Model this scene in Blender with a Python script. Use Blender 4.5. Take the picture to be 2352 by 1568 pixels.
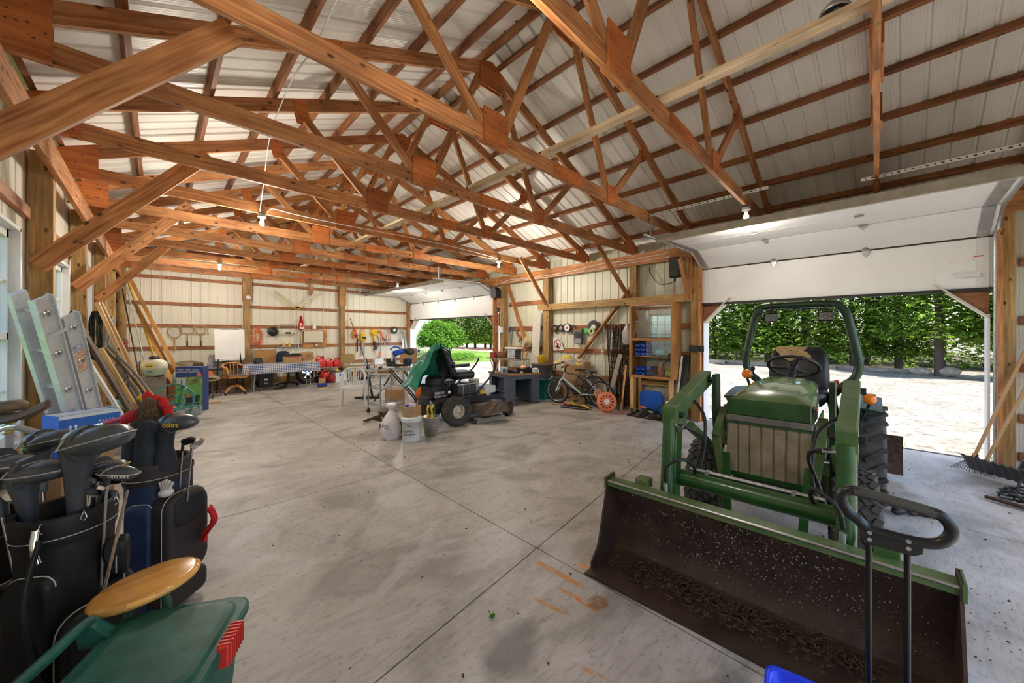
import bpy, bmesh, math, random
from mathutils import Vector, Matrix, Euler
random.seed(7)
R = math.radians
scn = bpy.context.scene
for o in list(bpy.data.objects):
    bpy.data.objects.remove(o, do_unlink=True)
# ------------------------------------------------------------------ camera
cam_d = bpy.data.cameras.new('camera'); cam = bpy.data.objects.new('camera', cam_d)
scn.collection.objects.link(cam); scn.camera = cam
cam.location = (0, 0, 1.6); cam.rotation_euler = (R(90), 0, R(-43.6))
cam_d.sensor_width = 36.0; cam_d.lens = 36.0 * 855 / 2352
cam_d.shift_y = (767 - 784) / 2352; cam_d.clip_start = 0.02; cam_d.clip_end = 400
# ------------------------------------------------------------------ light
w = bpy.data.worlds.new('sky'); scn.world = w; w.use_nodes = True
nt = w.node_tree; nt.nodes.clear()
sk = nt.nodes.new('ShaderNodeTexSky'); sk.sky_type = 'NISHITA'
sk.sun_disc = False; sk.sun_elevation = R(68); sk.sun_rotation = R(165); sk.air_density = 1.0; sk.dust_density = 1.5
bg = nt.nodes.new('ShaderNodeBackground'); bg.inputs[1].default_value = 0.30
ou = nt.nodes.new('ShaderNodeOutputWorld')
nt.links.new(sk.outputs[0], bg.inputs[0]); nt.links.new(bg.outputs[0], ou.inputs[0])
sd = bpy.data.lights.new('sun', 'SUN'); sd.energy = 5.4; sd.angle = R(0.6); sd.color = (1, 0.95, 0.86)
sun = bpy.data.objects.new('sun', sd); scn.collection.objects.link(sun)
sun.rotation_euler = Vector((0.0, 0.36, -0.93)).to_track_quat('-Z', 'Y').to_euler()
BULB_W = 58.0
vs = scn.view_settings
vs.view_transform = 'Standard'; vs.look = 'None'; vs.gamma = 1.0; vs.use_curve_mapping = False
vs.exposure = 1.05
scn.cycles.use_denoising = True
scn.cycles.max_bounces = 6; scn.cycles.diffuse_bounces = 4; scn.cycles.glossy_bounces = 3
scn.cycles.transmission_bounces = 6; scn.cycles.transparent_max_bounces = 8
scn.cycles.use_adaptive_sampling = True; scn.cycles.adaptive_threshold = 0.08; scn.cycles.adaptive_min_samples = 10
scn.cycles.caustics_reflective = False; scn.cycles.caustics_refractive = False
scn.cycles.sample_clamp_indirect = 6.0
# ------------------------------------------------------------------ materials
MATS = {}
def _nodes(name):
    m = bpy.data.materials.new(name); m.use_nodes = True
    return m, m.node_tree, m.node_tree.nodes['Principled BSDF']
def mat(name, col, rough=0.6, metal=0.0, var=0.0, scale=8.0, bump=0.0, bscale=60.0, col2=None, stretch=None, coat=0.0, rnd=0.0, alpha=None, trans=0.0, emit=0.0, detail=4.0, spec=0.5):
    """plain procedural material: base colour broken up by noise, optional bump, random tint per object"""
    if name in MATS: return MATS[name]
    m, t, b = _nodes(name); n, l = t.nodes, t.links
    b.inputs['Roughness'].default_value = rough; b.inputs['Metallic'].default_value = metal
    b.inputs['Coat Weight'].default_value = coat; b.inputs['Specular IOR Level'].default_value = spec
    c = (*col, 1); c2 = (*(col2 or tuple(min(1, x * (1 - var)) for x in col)), 1)
    tc = n.new('ShaderNodeTexCoord'); mp = n.new('ShaderNodeMapping'); l.new(tc.outputs['Object'], mp.inputs[0])
    if stretch: mp.inputs['Scale'].default_value = stretch
    nz = n.new('ShaderNodeTexNoise'); nz.inputs['Scale'].default_value = scale; nz.inputs['Detail'].default_value = detail
    l.new(mp.outputs[0], nz.inputs['Vector'])
    rp = n.new('ShaderNodeValToRGB'); rp.color_ramp.elements[0].position = 0.35; rp.color_ramp.elements[1].position = 0.65
    rp.color_ramp.elements[0].color = c2; rp.color_ramp.elements[1].color = c
    l.new(nz.outputs[0], rp.inputs[0]); out = rp.outputs[0]
    if rnd:
        oi = n.new('ShaderNodeObjectInfo'); hs = n.new('ShaderNodeHueSaturation'); ma = n.new('ShaderNodeMapRange')
        ma.inputs[3].default_value = 1 - rnd; ma.inputs[4].default_value = 1 + rnd
        l.new(oi.outputs['Random'], ma.inputs[0]); l.new(ma.outputs[0], hs.inputs['Value']); l.new(out, hs.inputs['Color']); out = hs.outputs[0]
    l.new(out, b.inputs['Base Color'])
    if bump:
        nb = n.new('ShaderNodeTexNoise'); nb.inputs['Scale'].default_value = bscale; nb.inputs['Detail'].default_value = 3
        l.new(mp.outputs[0], nb.inputs['Vector'])
        bu = n.new('ShaderNodeBump'); bu.inputs['Strength'].default_value = bump; bu.inputs['Distance'].default_value = 0.01
        l.new(nb.outputs[0], bu.inputs['Height']); l.new(bu.outputs[0], b.inputs['Normal'])
    if trans: b.inputs['Transmission Weight'].default_value = trans
    if alpha is not None: b.inputs['Alpha'].default_value = alpha
    if emit:
        b.inputs['Emission Color'].default_value = c; b.inputs['Emission Strength'].default_value = emit
    MATS[name] = m; return m
def wood(name, dark, light, knots=0.5, rough=0.65, fig=1.0, rnd=0.12, ks=(7, 13, 1)):
    """sawn timber: grain runs along U (metres along the piece), knots as dark spots, tint per piece"""
    if name in MATS: return MATS[name]
    m, t, b = _nodes(name); n, l = t.nodes, t.links
    b.inputs['Roughness'].default_value = rough
    uv = n.new('ShaderNodeTexCoord'); oi = n.new('ShaderNodeObjectInfo')
    ad = n.new('ShaderNodeVectorMath'); ad.operation = 'ADD'
    cm = n.new('ShaderNodeCombineXYZ'); mu = n.new('ShaderNodeMath'); mu.operation = 'MULTIPLY'; mu.inputs[1].default_value = 37.0
    l.new(oi.outputs['Random'], mu.inputs[0]); l.new(mu.outputs[0], cm.inputs[0]); l.new(mu.outputs[0], cm.inputs[1])
    l.new(uv.outputs['UV'], ad.inputs[0]); l.new(cm.outputs[0], ad.inputs[1])
    mp = n.new('ShaderNodeMapping'); mp.inputs['Scale'].default_value = (1.6, 26, 1); l.new(ad.outputs[0], mp.inputs[0])
    nz = n.new('ShaderNodeTexNoise'); nz.inputs['Scale'].default_value = 1.6 * fig; nz.inputs['Detail'].default_value = 6; nz.inputs['Distortion'].default_value = 0.6
    l.new(mp.outputs[0], nz.inputs['Vector'])
    rp = n.new('ShaderNodeValToRGB'); e = rp.color_ramp.elements
    e[0].position = 0.3; e[1].position = 0.72; e[0].color = (*dark, 1); e[1].color = (*light, 1)
    l.new(nz.outputs[0], rp.inputs[0])
    # knots
    m2 = n.new('ShaderNodeMapping'); m2.inputs['Scale'].default_value = ks; l.new(ad.outputs[0], m2.inputs[0])
    vo = n.new('ShaderNodeTexVoronoi'); vo.inputs['Scale'].default_value = 1.0; l.new(m2.outputs[0], vo.inputs['Vector'])
    vr = n.new('ShaderNodeValToRGB'); q = vr.color_ramp.elements
    q[0].position = 0.10; q[1].position = 0.24; q[0].color = (1, 1, 1, 1); q[1].color = (0, 0, 0, 1); l.new(vo.outputs['Distance'], vr.inputs[0])
    gt = n.new('ShaderNodeMath'); gt.operation = 'GREATER_THAN'; gt.inputs[1].default_value = 1 - knots
    sp = n.new('ShaderNodeSeparateColor'); l.new(vo.outputs['Color'], sp.inputs[0]); l.new(sp.outputs[0], gt.inputs[0])
    km = n.new('ShaderNodeMath'); km.operation = 'MULTIPLY'; l.new(vr.outputs[0], km.inputs[0]); l.new(gt.outputs[0], km.inputs[1])
    mx = n.new('ShaderNodeMix'); mx.data_type = 'RGBA'; l.new(km.outputs[0], mx.inputs[0]); l.new(rp.outputs[0], mx.inputs[6])
    mx.inputs[7].default_value = (*[x * 0.22 for x in dark], 1)
    # broad stain
    m3 = n.new('ShaderNodeMapping'); m3.inputs['Scale'].default_value = (1.2, 2.5, 1); l.new(ad.outputs[0], m3.inputs[0])
    n3 = n.new('ShaderNodeTexNoise'); n3.inputs['Scale'].default_value = 1.3; n3.inputs['Detail'].default_value = 3; l.new(m3.outputs[0], n3.inputs['Vector'])
    hs = n.new('ShaderNodeHueSaturation'); mr = n.new('ShaderNodeMapRange'); mr.inputs[1].default_value = 0.3; mr.inputs[2].default_value = 0.7
    mr.inputs[3].default_value = 0.62; mr.inputs[4].default_value = 1.28; l.new(n3.outputs[0], mr.inputs[0])
    m4 = n.new('ShaderNodeMapRange'); m4.inputs[3].default_value = 1 - rnd; m4.inputs[4].default_value = 1 + rnd; l.new(oi.outputs['Random'], m4.inputs[0])
    m5 = n.new('ShaderNodeMath'); m5.operation = 'MULTIPLY'; l.new(mr.outputs[0], m5.inputs[0]); l.new(m4.outputs[0], m5.inputs[1])
    l.new(m5.outputs[0], hs.inputs['Value']); l.new(mx.outputs[2], hs.inputs['Color']); l.new(hs.outputs[0], b.inputs['Base Color'])
    bu = n.new('ShaderNodeBump'); bu.inputs['Strength'].default_value = 0.25; bu.inputs['Distance'].default_value = 0.004
    l.new(nz.outputs[0], bu.inputs['Height']); l.new(bu.outputs[0], b.inputs['Normal'])
    MATS[name] = m; return m
# ------------------------------------------------------------------ mesh builder
COL = scn.collection
I4 = Matrix.Identity(4)
def T(x=0, y=0, z=0): return Matrix.Translation((x, y, z))
def RX(a): return Matrix.Rotation(R(a), 4, 'X')
def RY(a): return Matrix.Rotation(R(a), 4, 'Y')
def RZ(a): return Matrix.Rotation(R(a), 4, 'Z')
class MB:
    """collects shapes; build() links them as one mesh object"""
    def __init__(s, M=I4): s.v, s.f, s.u, s.sm, s.M, s.mi, s.mcur = [], [], [], [], M, [], 0
    def at(s, M): s.M = M; return s
    def mt(s, i): s.mcur = i; return s
    def add(s, vs, fs, uvs=None, smooth=False):
        o = len(s.v)
        s.v += [s.M @ Vector(p) for p in vs]
        for k, f in enumerate(fs):
            s.f.append([o + i for i in f]); s.sm.append(smooth); s.mi.append(s.mcur)
            s.u.append(uvs[k] if uvs else None)
        return s
    def box(s, c, d, rot=None, bev=0.0):
        x, y, z = d[0] / 2, d[1] / 2, d[2] / 2
        ax = max(range(3), key=lambda i: d[i])
        if bev and min(d) > 2.2 * bev:
            b = bev; P = []; 
            for sx in (-1, 1):
                for sy in (-1, 1):
                    for sz in (-1, 1):
                        P += [(sx * (x - b), sy * (y - b), sz * z), (sx * (x - b), sy * y, sz * (z - b)), (sx * x, sy * (y - b), sz * (z - b))]
            bm = bmesh.new()
            for p in P: bm.verts.new(p)
            bmesh.ops.convex_hull(bm, input=bm.verts); bm.verts.index_update()
            bmesh.ops.dissolve_limit(bm, angle_limit=0.02, verts=bm.verts, edges=bm.edges); bm.verts.index_update()
            vs = [v.co.copy() for v in bm.verts]; fs = [[v.index for v in f.verts] for f in bm.faces]; bm.free()
        else:
            vs = [Vector((sx * x, sy * y, sz * z)) for sx in (-1, 1) for sy in (-1, 1) for sz in (-1, 1)]
            fs = [(0, 1, 3, 2), (4, 6, 7, 5), (0, 4, 5, 1), (2, 3, 7, 6), (0, 2, 6, 4), (1, 5, 7, 3)]
        oth = [i for i in range(3) if i != ax]
        uv = [[(vs[i][ax], vs[i][oth[0]] + vs[i][oth[1]] * 1.0 + 0.37 * k) for i in f] for k, f in enumerate(fs)]
        if rot is not None: vs = [rot @ v for v in vs]
        return s.add([v + Vector(c) for v in vs], fs, uv)
    def beam(s, a, b, wd, ht, up=(0, 0, 1), bev=0.0, ext=0.0):
        """timber from a to b; wd across, ht along up"""
        a, b = Vector(a), Vector(b); d = (b - a); L = d.length; d.normalize(); a = a - d * ext; L += 2 * ext
        x = d.cross(Vector(up))
        if x.length < 1e-4: x = d.cross(Vector((1, 0, 0)))
        x.normalize(); z = x.cross(d)
        rot = Matrix((x, d, z)).transposed()
        return s.box(a + d * L / 2, (wd, L, ht), rot.to_3x3(), bev)
    def tube(s, pts, r, n=8, closed=False, caps=True, up=None, sq=1.0):
        pts = [Vector(p) for p in pts]; N = len(pts); rr = r if isinstance(r, (list, tuple)) else [r] * N
        t0 = (pts[1] - pts[0]).normalized(); nrm = t0.orthogonal().normalized()
        if up is not None:
            u = Vector(up); nrm = (u - t0 * u.dot(t0)).normalized()
        vs, fs, uv = [], [], []; L = 0
        Ls = []
        for i in range(N):
            if closed: t = (pts[(i + 1) % N] - pts[i - 1]).normalized()
            elif i == 0: t = t0
            elif i == N - 1: t = (pts[-1] - pts[-2]).normalized()
            else: t = ((pts[i + 1] - pts[i]).normalized() + (pts[i] - pts[i - 1]).normalized()); t = t.normalized() if t.length > 1e-6 else t0
            nrm = (nrm - t * nrm.dot(t)); nrm = nrm.normalized() if nrm.length > 1e-6 else t.orthogonal().normalized()
            bi = t.cross(nrm)
            if i: L += (pts[i] - pts[i - 1]).length
            Ls.append(L)
            for k in range(n):
                a = 2 * math.pi * k / n
                vs.append(pts[i] + nrm * (math.cos(a) * rr[i]) + bi * (math.sin(a) * rr[i] * sq))
        rng = N if closed else N - 1
        for i in range(rng):
            j = (i + 1) % N
            for k in range(n):
                k2 = (k + 1) % n
                fs.append((i * n + k, j * n + k, j * n + k2, i * n + k2))
                uv.append([(Ls[i], k / n), (Ls[i] + .1, k / n), (Ls[i] + .1, (k + 1) / n), (Ls[i], (k + 1) / n)])
        s.add(vs, fs, uv, True)
        if caps and not closed:
            s.add(vs[:n], [tuple(range(n))[::-1]]); s.add(vs[-n:], [tuple(range(n))])
        return s
    def cyl(s, a, b, r, n=16, r2=None): return s.tube([a, b], [r, r if r2 is None else r2], n)
    def lathe(s, prof, n=24, ax='Z', c=(0, 0, 0), smooth=True, ang=360, M=None):
        """prof: (radius, height) pairs turned about an axis through c"""
        vs, fs = [], []; full = ang >= 360; m = n if full else n + 1
        for (r, h) in prof:
            for k in range(m):
                a = R(ang) * k / n
                p = (r * math.cos(a), r * math.sin(a), h)
                if ax == 'X': p = (h, p[0], p[1])
                elif ax == 'Y': p = (p[1], h, p[0])
                p = Vector(p)
                if M is not None: p = M @ p
                vs.append(p + Vector(c))
        for i in range(len(prof) - 1):
            for k in range(n):
                k2 = (k + 1) % m
                fs.append((i * m + k, i * m + k2, (i + 1) * m + k2, (i + 1) * m + k))
        return s.add(vs, fs, None, smooth)
    def sph(s, c, r, n=12, m=8, M=None):
        rr = r if isinstance(r, (tuple, list)) else (r, r, r)
        vs, fs = [], []
        for i in range(m + 1):
            ph = math.pi * i / m
            for k in range(n):
                a = 2 * math.pi * k / n
                p = Vector((rr[0] * math.sin(ph) * math.cos(a), rr[1] * math.sin(ph) * math.sin(a), rr[2] * math.cos(ph)))
                if M is not None: p = M @ p
                vs.append(p + Vector(c))
        for i in range(m):
            for k in range(n):
                k2 = (k + 1) % n; fs.append((i * n + k, (i + 1) * n + k, (i + 1) * n + k2, i * n + k2))
        return s.add(vs, fs, None, True)
    def prism(s, poly, h, ax='Z', c=(0, 0, 0), smooth=False, M=None):
        """polygon (2-D) extruded by h, centred, along an axis: Z: (x,y); Y: (x,z); X: (y,z)"""
        def pt(p, q):
            v = Vector((p[0], p[1], q)) if ax == 'Z' else Vector((p[0], q, p[1])) if ax == 'Y' else Vector((q, p[0], p[1]))
            if M is not None: v = M @ v
            return v + Vector(c)
        n = len(poly); vs = [pt(p, -h / 2) for p in poly] + [pt(p, h / 2) for p in poly]
        ar = sum(poly[i][0] * poly[(i + 1) % n][1] - poly[(i + 1) % n][0] * poly[i][1] for i in range(n))
        if ax == 'Y': ar = -ar
        if M is not None and M.determinant() < 0: ar = -ar
        f = [tuple(range(n))[::-1], tuple(range(n, 2 * n))] + [(i, (i + 1) % n, n + (i + 1) % n, n + i) for i in range(n)]
        if ar < 0: f = [tuple(q)[::-1] for q in f]
        us = [[(p[0], p[1]) for p in (poly[::-1] if ar >= 0 else poly)], [(p[0], p[1]) for p in poly]] + [[(i * .1, 0), (i * .1 + .1, 0), (i * .1 + .1, h), (i * .1, h)] for i in range(n)]
        us = [u if len(u) == len(q) else None for u, q in zip(us, f)]
        s.add(vs, f[:2], us[:2]); o = s.add(vs, f[2:], us[2:], smooth)
        return s
    def loft(s, rings, caps=True, smooth=True, closed=True):
        n = len(rings[0]); vs = [p for r in rings for p in r]; fs = []
        for i in range(len(rings) - 1):
            for k in range(n if closed else n - 1):
                k2 = (k + 1) % n; fs.append((i * n + k, i * n + k2, (i + 1) * n + k2, (i + 1) * n + k))
        s.add(vs, fs, None, smooth)
        if caps and closed:
            s.add(rings[0], [tuple(range(n))[::-1]]); s.add(rings[-1], [tuple(range(n))])
        return s
    def grid(s, fn, nu, nv, th=0.0, smooth=True):
        """surface fn(u,v) on [0,1]^2; th gives it thickness along the normal"""
        P = [[Vector(fn(i / nu, j / nv)) for j in range(nv + 1)] for i in range(nu + 1)]
        m = nv + 1; vs = [P[i][j] for i in range(nu + 1) for j in range(m)]
        fs = [(i * m + j, (i + 1) * m + j, (i + 1) * m + j + 1, i * m + j + 1) for i in range(nu) for j in range(nv)]
        uv = [[(i / nu, j / nv), ((i + 1) / nu, j / nv), ((i + 1) / nu, (j + 1) / nv), (i / nu, (j + 1) / nv)] for i in range(nu) for j in range(nv)]
        s.add(vs, fs, uv, smooth)
        if th:
            Q = []
            for i in range(nu + 1):
                for j in range(m):
                    du = P[min(i + 1, nu)][j] - P[max(i - 1, 0)][j]; dv = P[i][min(j + 1, nv)] - P[i][max(j - 1, 0)]
                    nn = du.cross(dv); nn = nn.normalized() if nn.length > 1e-9 else Vector((0, 0, 1)); Q.append(P[i][j] - nn * th)
            s.add(Q, [f[::-1] for f in fs], [u[::-1] for u in uv], smooth)
            bd = [(i, 0) for i in range(nu)] + [(nu, j) for j in range(nv)] + [(i, nv) for i in range(nu, 0, -1)] + [(0, j) for j in range(nv, 0, -1)]
            a = [P[i][j] for i, j in bd]; b = [Q[i * m + j] for i, j in bd]; k = len(bd)
            s.add(a + b, [(i, k + i, k + (i + 1) % k, (i + 1) % k) for i in range(k)])
        return s
    def mesh(s, name, *mats):
        me = bpy.data.meshes.new(name); me.from_pydata([tuple(p) for p in s.v], [], s.f)
        uv = me.uv_layers.new(name='UVMap'); d = uv.data
        for p, u in zip(me.polygons, s.u):
            p.use_smooth = s.sm[p.index]; p.material_index = s.mi[p.index]
            ax = max(range(3), key=lambda i: abs(p.normal[i])); o = [i for i in range(3) if i != ax]
            for k, li in enumerate(p.loop_indices):
                if u: d[li].uv = u[k]
                else:
                    co = me.vertices[me.loops[li].vertex_index].co; d[li].uv = (co[o[0]], co[o[1]])
        for m in mats: me.materials.append(m)
        return me
    def build(s, name, m, parent=None, **kw):
        me = s.mesh(name, *(m if isinstance(m, (list, tuple)) else [m]))
        o = bpy.data.objects.new(name, me); COL.objects.link(o)
        if parent is not None: o.parent = parent
        for k, v in kw.items(): o[k] = v
        return o
def smooth_sharp(o, ang=40):
    me = o.data
    for p in me.polygons: p.use_smooth = True
    try: me.set_sharp_from_angle(angle=R(ang))
    except Exception: pass
    return o
def tag(o, label, cat, group=None):
    o['label'] = label; o['category'] = cat
    if group: o['group'] = group
    return o
def thing(name, label, cat, loc=(0, 0, 0), rz=0, group=None):
    o = bpy.data.objects.new(name, None); COL.objects.link(o); o.empty_display_size = 0.1
    o.location = loc; o.rotation_euler = (0, 0, R(rz))
    return tag(o, label, cat, group)
def struct(name, parent=None):
    o = bpy.data.objects.new(name, None); COL.objects.link(o); o['kind'] = 'structure'; o.empty_display_size = 0.1
    return o
def part(name, me, parent, M=None):
    """another object sharing mesh data me"""
    o = bpy.data.objects.new(name, me); COL.objects.link(o); o.parent = parent
    if M is not None: o.matrix_local = M
    return o
def copy_tree(o, parent=None, loc=None, rz=None, label=None, group=None):
    c = o.copy(); COL.objects.link(c); c.parent = parent
    if loc is not None: c.location = loc
    if rz is not None: c.rotation_euler = (0, 0, R(rz))
    if label: c['label'] = label
    if group: c['group'] = group
    for ch in list(o.children): copy_tree(ch, c)
    return c
def text(name, s, size, M, m, parent=None, ext=0.001, align='CENTER', sx=1.0, bold=0.0):
    """lettering converted to a mesh; M places the text plane (x right, y up)"""
    cu = bpy.data.curves.new('t', 'FONT'); cu.body = s; cu.size = size; cu.align_x = align; cu.align_y = 'CENTER'
    cu.extrude = ext; cu.resolution_u = 2; cu.offset = bold
    tmp = bpy.data.objects.new('t', cu); COL.objects.link(tmp)
    dg = bpy.context.evaluated_depsgraph_get(); me = bpy.data.meshes.new_from_object(tmp.evaluated_get(dg))
    bpy.data.objects.remove(tmp, do_unlink=True); bpy.data.curves.remove(cu)
    me.transform(M @ Matrix.Diagonal((sx, 1, 1, 1))); me.materials.clear(); me.materials.append(m)
    o = bpy.data.objects.new(name, me); COL.objects.link(o)
    if parent is not None: o.parent = parent
    return o
def arc(c, r, a0, a1, n, pl='XZ', r2=None):
    out = []
    for i in range(n + 1):
        a = R(a0 + (a1 - a0) * i / n); p, q = r * math.cos(a), (r2 or r) * math.sin(a)
        out.append(Vector(c) + Vector((p, 0, q) if pl == 'XZ' else (p, q, 0) if pl == 'XY' else (0, p, q)))
    return out
def bez(pts, n=8):
    """Catmull-Rom through pts"""
    P = [Vector(p) for p in pts]; out = []
    for i in range(len(P) - 1):
        p0, p1, p2, p3 = P[max(i - 1, 0)], P[i], P[i + 1], P[min(i + 2, len(P) - 1)]
        for k in range(n):
            t = k / n; out.append(0.5 * ((2 * p1) + (p2 - p0) * t + (2 * p0 - 5 * p1 + 4 * p2 - p3) * t * t + (3 * p1 - p0 - 3 * p2 + p3) * t ** 3))
    return out + [P[-1]]
def rrect(w, h, r, n=4):
    out = []
    for cx, cy, a in ((w / 2 - r, h / 2 - r, 0), (-w / 2 + r, h / 2 - r, 90), (-w / 2 + r, -h / 2 + r, 180), (w / 2 - r, -h / 2 + r, 270)):
        for i in range(n + 1): out.append((cx + r * math.cos(R(a + 90 * i / n)), cy + r * math.sin(R(a + 90 * i / n))))
    return out
NTH = ['first', 'second', 'third', 'fourth', 'fifth', 'sixth', 'seventh', 'eighth', 'ninth', 'tenth', 'eleventh', 'twelfth', 'thirteenth', 'fourteenth', 'fifteenth', 'sixteenth', 'seventeenth', 'eighteenth', 'nineteenth', 'twentieth']
# palette
TIM = wood('timber_orange', (0.27, 0.088, 0.022), (0.62, 0.29, 0.105), 0.5)
PUR = wood('timber_brown', (0.17, 0.058, 0.02), (0.40, 0.165, 0.062), 0.3)
GRT = wood('timber_girt', (0.24, 0.085, 0.03), (0.46, 0.20, 0.085), 0.35)
PST = wood('timber_post', (0.26, 0.14, 0.04), (0.50, 0.31, 0.115), 0.3)
PLY = wood('plywood', (0.38, 0.095, 0.016), (0.58, 0.185, 0.04), 0.85, fig=0.7, ks=(20, 26, 1))
PINE = wood('pine_board', (0.48, 0.26, 0.10), (0.70, 0.46, 0.22), 0.2)
OAK = wood('oak', (0.42, 0.17, 0.035), (0.66, 0.32, 0.09), 0.0, rough=0.35)
DKW = wood('dark_wood', (0.05, 0.022, 0.012), (0.13, 0.06, 0.03), 0.1, rough=0.4)
GRW = wood('grey_wood', (0.20, 0.16, 0.12), (0.40, 0.34, 0.27), 0.2)
BLK = mat('black_plastic', (0.016, 0.016, 0.018), 0.42, var=0.3, scale=20)
RUB = mat('rubber', (0.075, 0.068, 0.058), 0.8, var=0.5, scale=12, bump=0.2, bscale=40)
STL = mat('steel', (0.62, 0.62, 0.63), 0.3, 1.0, var=0.2, scale=15)
GAL = mat('galvanised', (0.55, 0.57, 0.58), 0.42, 0.85, var=0.25, scale=25)
CHR = mat('chrome', (0.85, 0.85, 0.86), 0.08, 1.0)
WHT = mat('white_paint', (0.80, 0.80, 0.78), 0.45, var=0.05, scale=6)
WPL = mat('white_plastic', (0.78, 0.78, 0.76), 0.4, var=0.08, scale=5)
CARD = mat('cardboard', (0.46, 0.27, 0.13), 0.85, var=0.15, scale=9, rnd=0.1)
REDP = mat('red_plastic', (0.62, 0.035, 0.025), 0.4, var=0.15, scale=8)
BLUP = mat('blue_plastic', (0.012, 0.09, 0.62), 0.4, var=0.15, scale=8)
YELP = mat('yellow_plastic', (0.80, 0.50, 0.015), 0.42, var=0.15, scale=8)
ORGP = mat('orange_plastic', (0.80, 0.17, 0.02), 0.42, var=0.12, scale=8)
GRYP = mat('grey_plastic', (0.34, 0.34, 0.35), 0.5, var=0.1, scale=8)
IRON = mat('rusty_iron', (0.10, 0.055, 0.035), 0.7, 0.4, var=0.5, scale=30, bump=0.3)
DST = mat('dark_steel', (0.05, 0.05, 0.052), 0.45, 0.6, var=0.3, scale=20)
# ================================================================== setting
XL, XR, YB, YF = -0.85, 7.40, 13.78, -1.9
RIDGE_X, RIDGE_Z, PITCH = 3.2, 5.2, 0.4167
def roofz(x): return RIDGE_Z - PITCH * abs(x - RIDGE_X)
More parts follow.
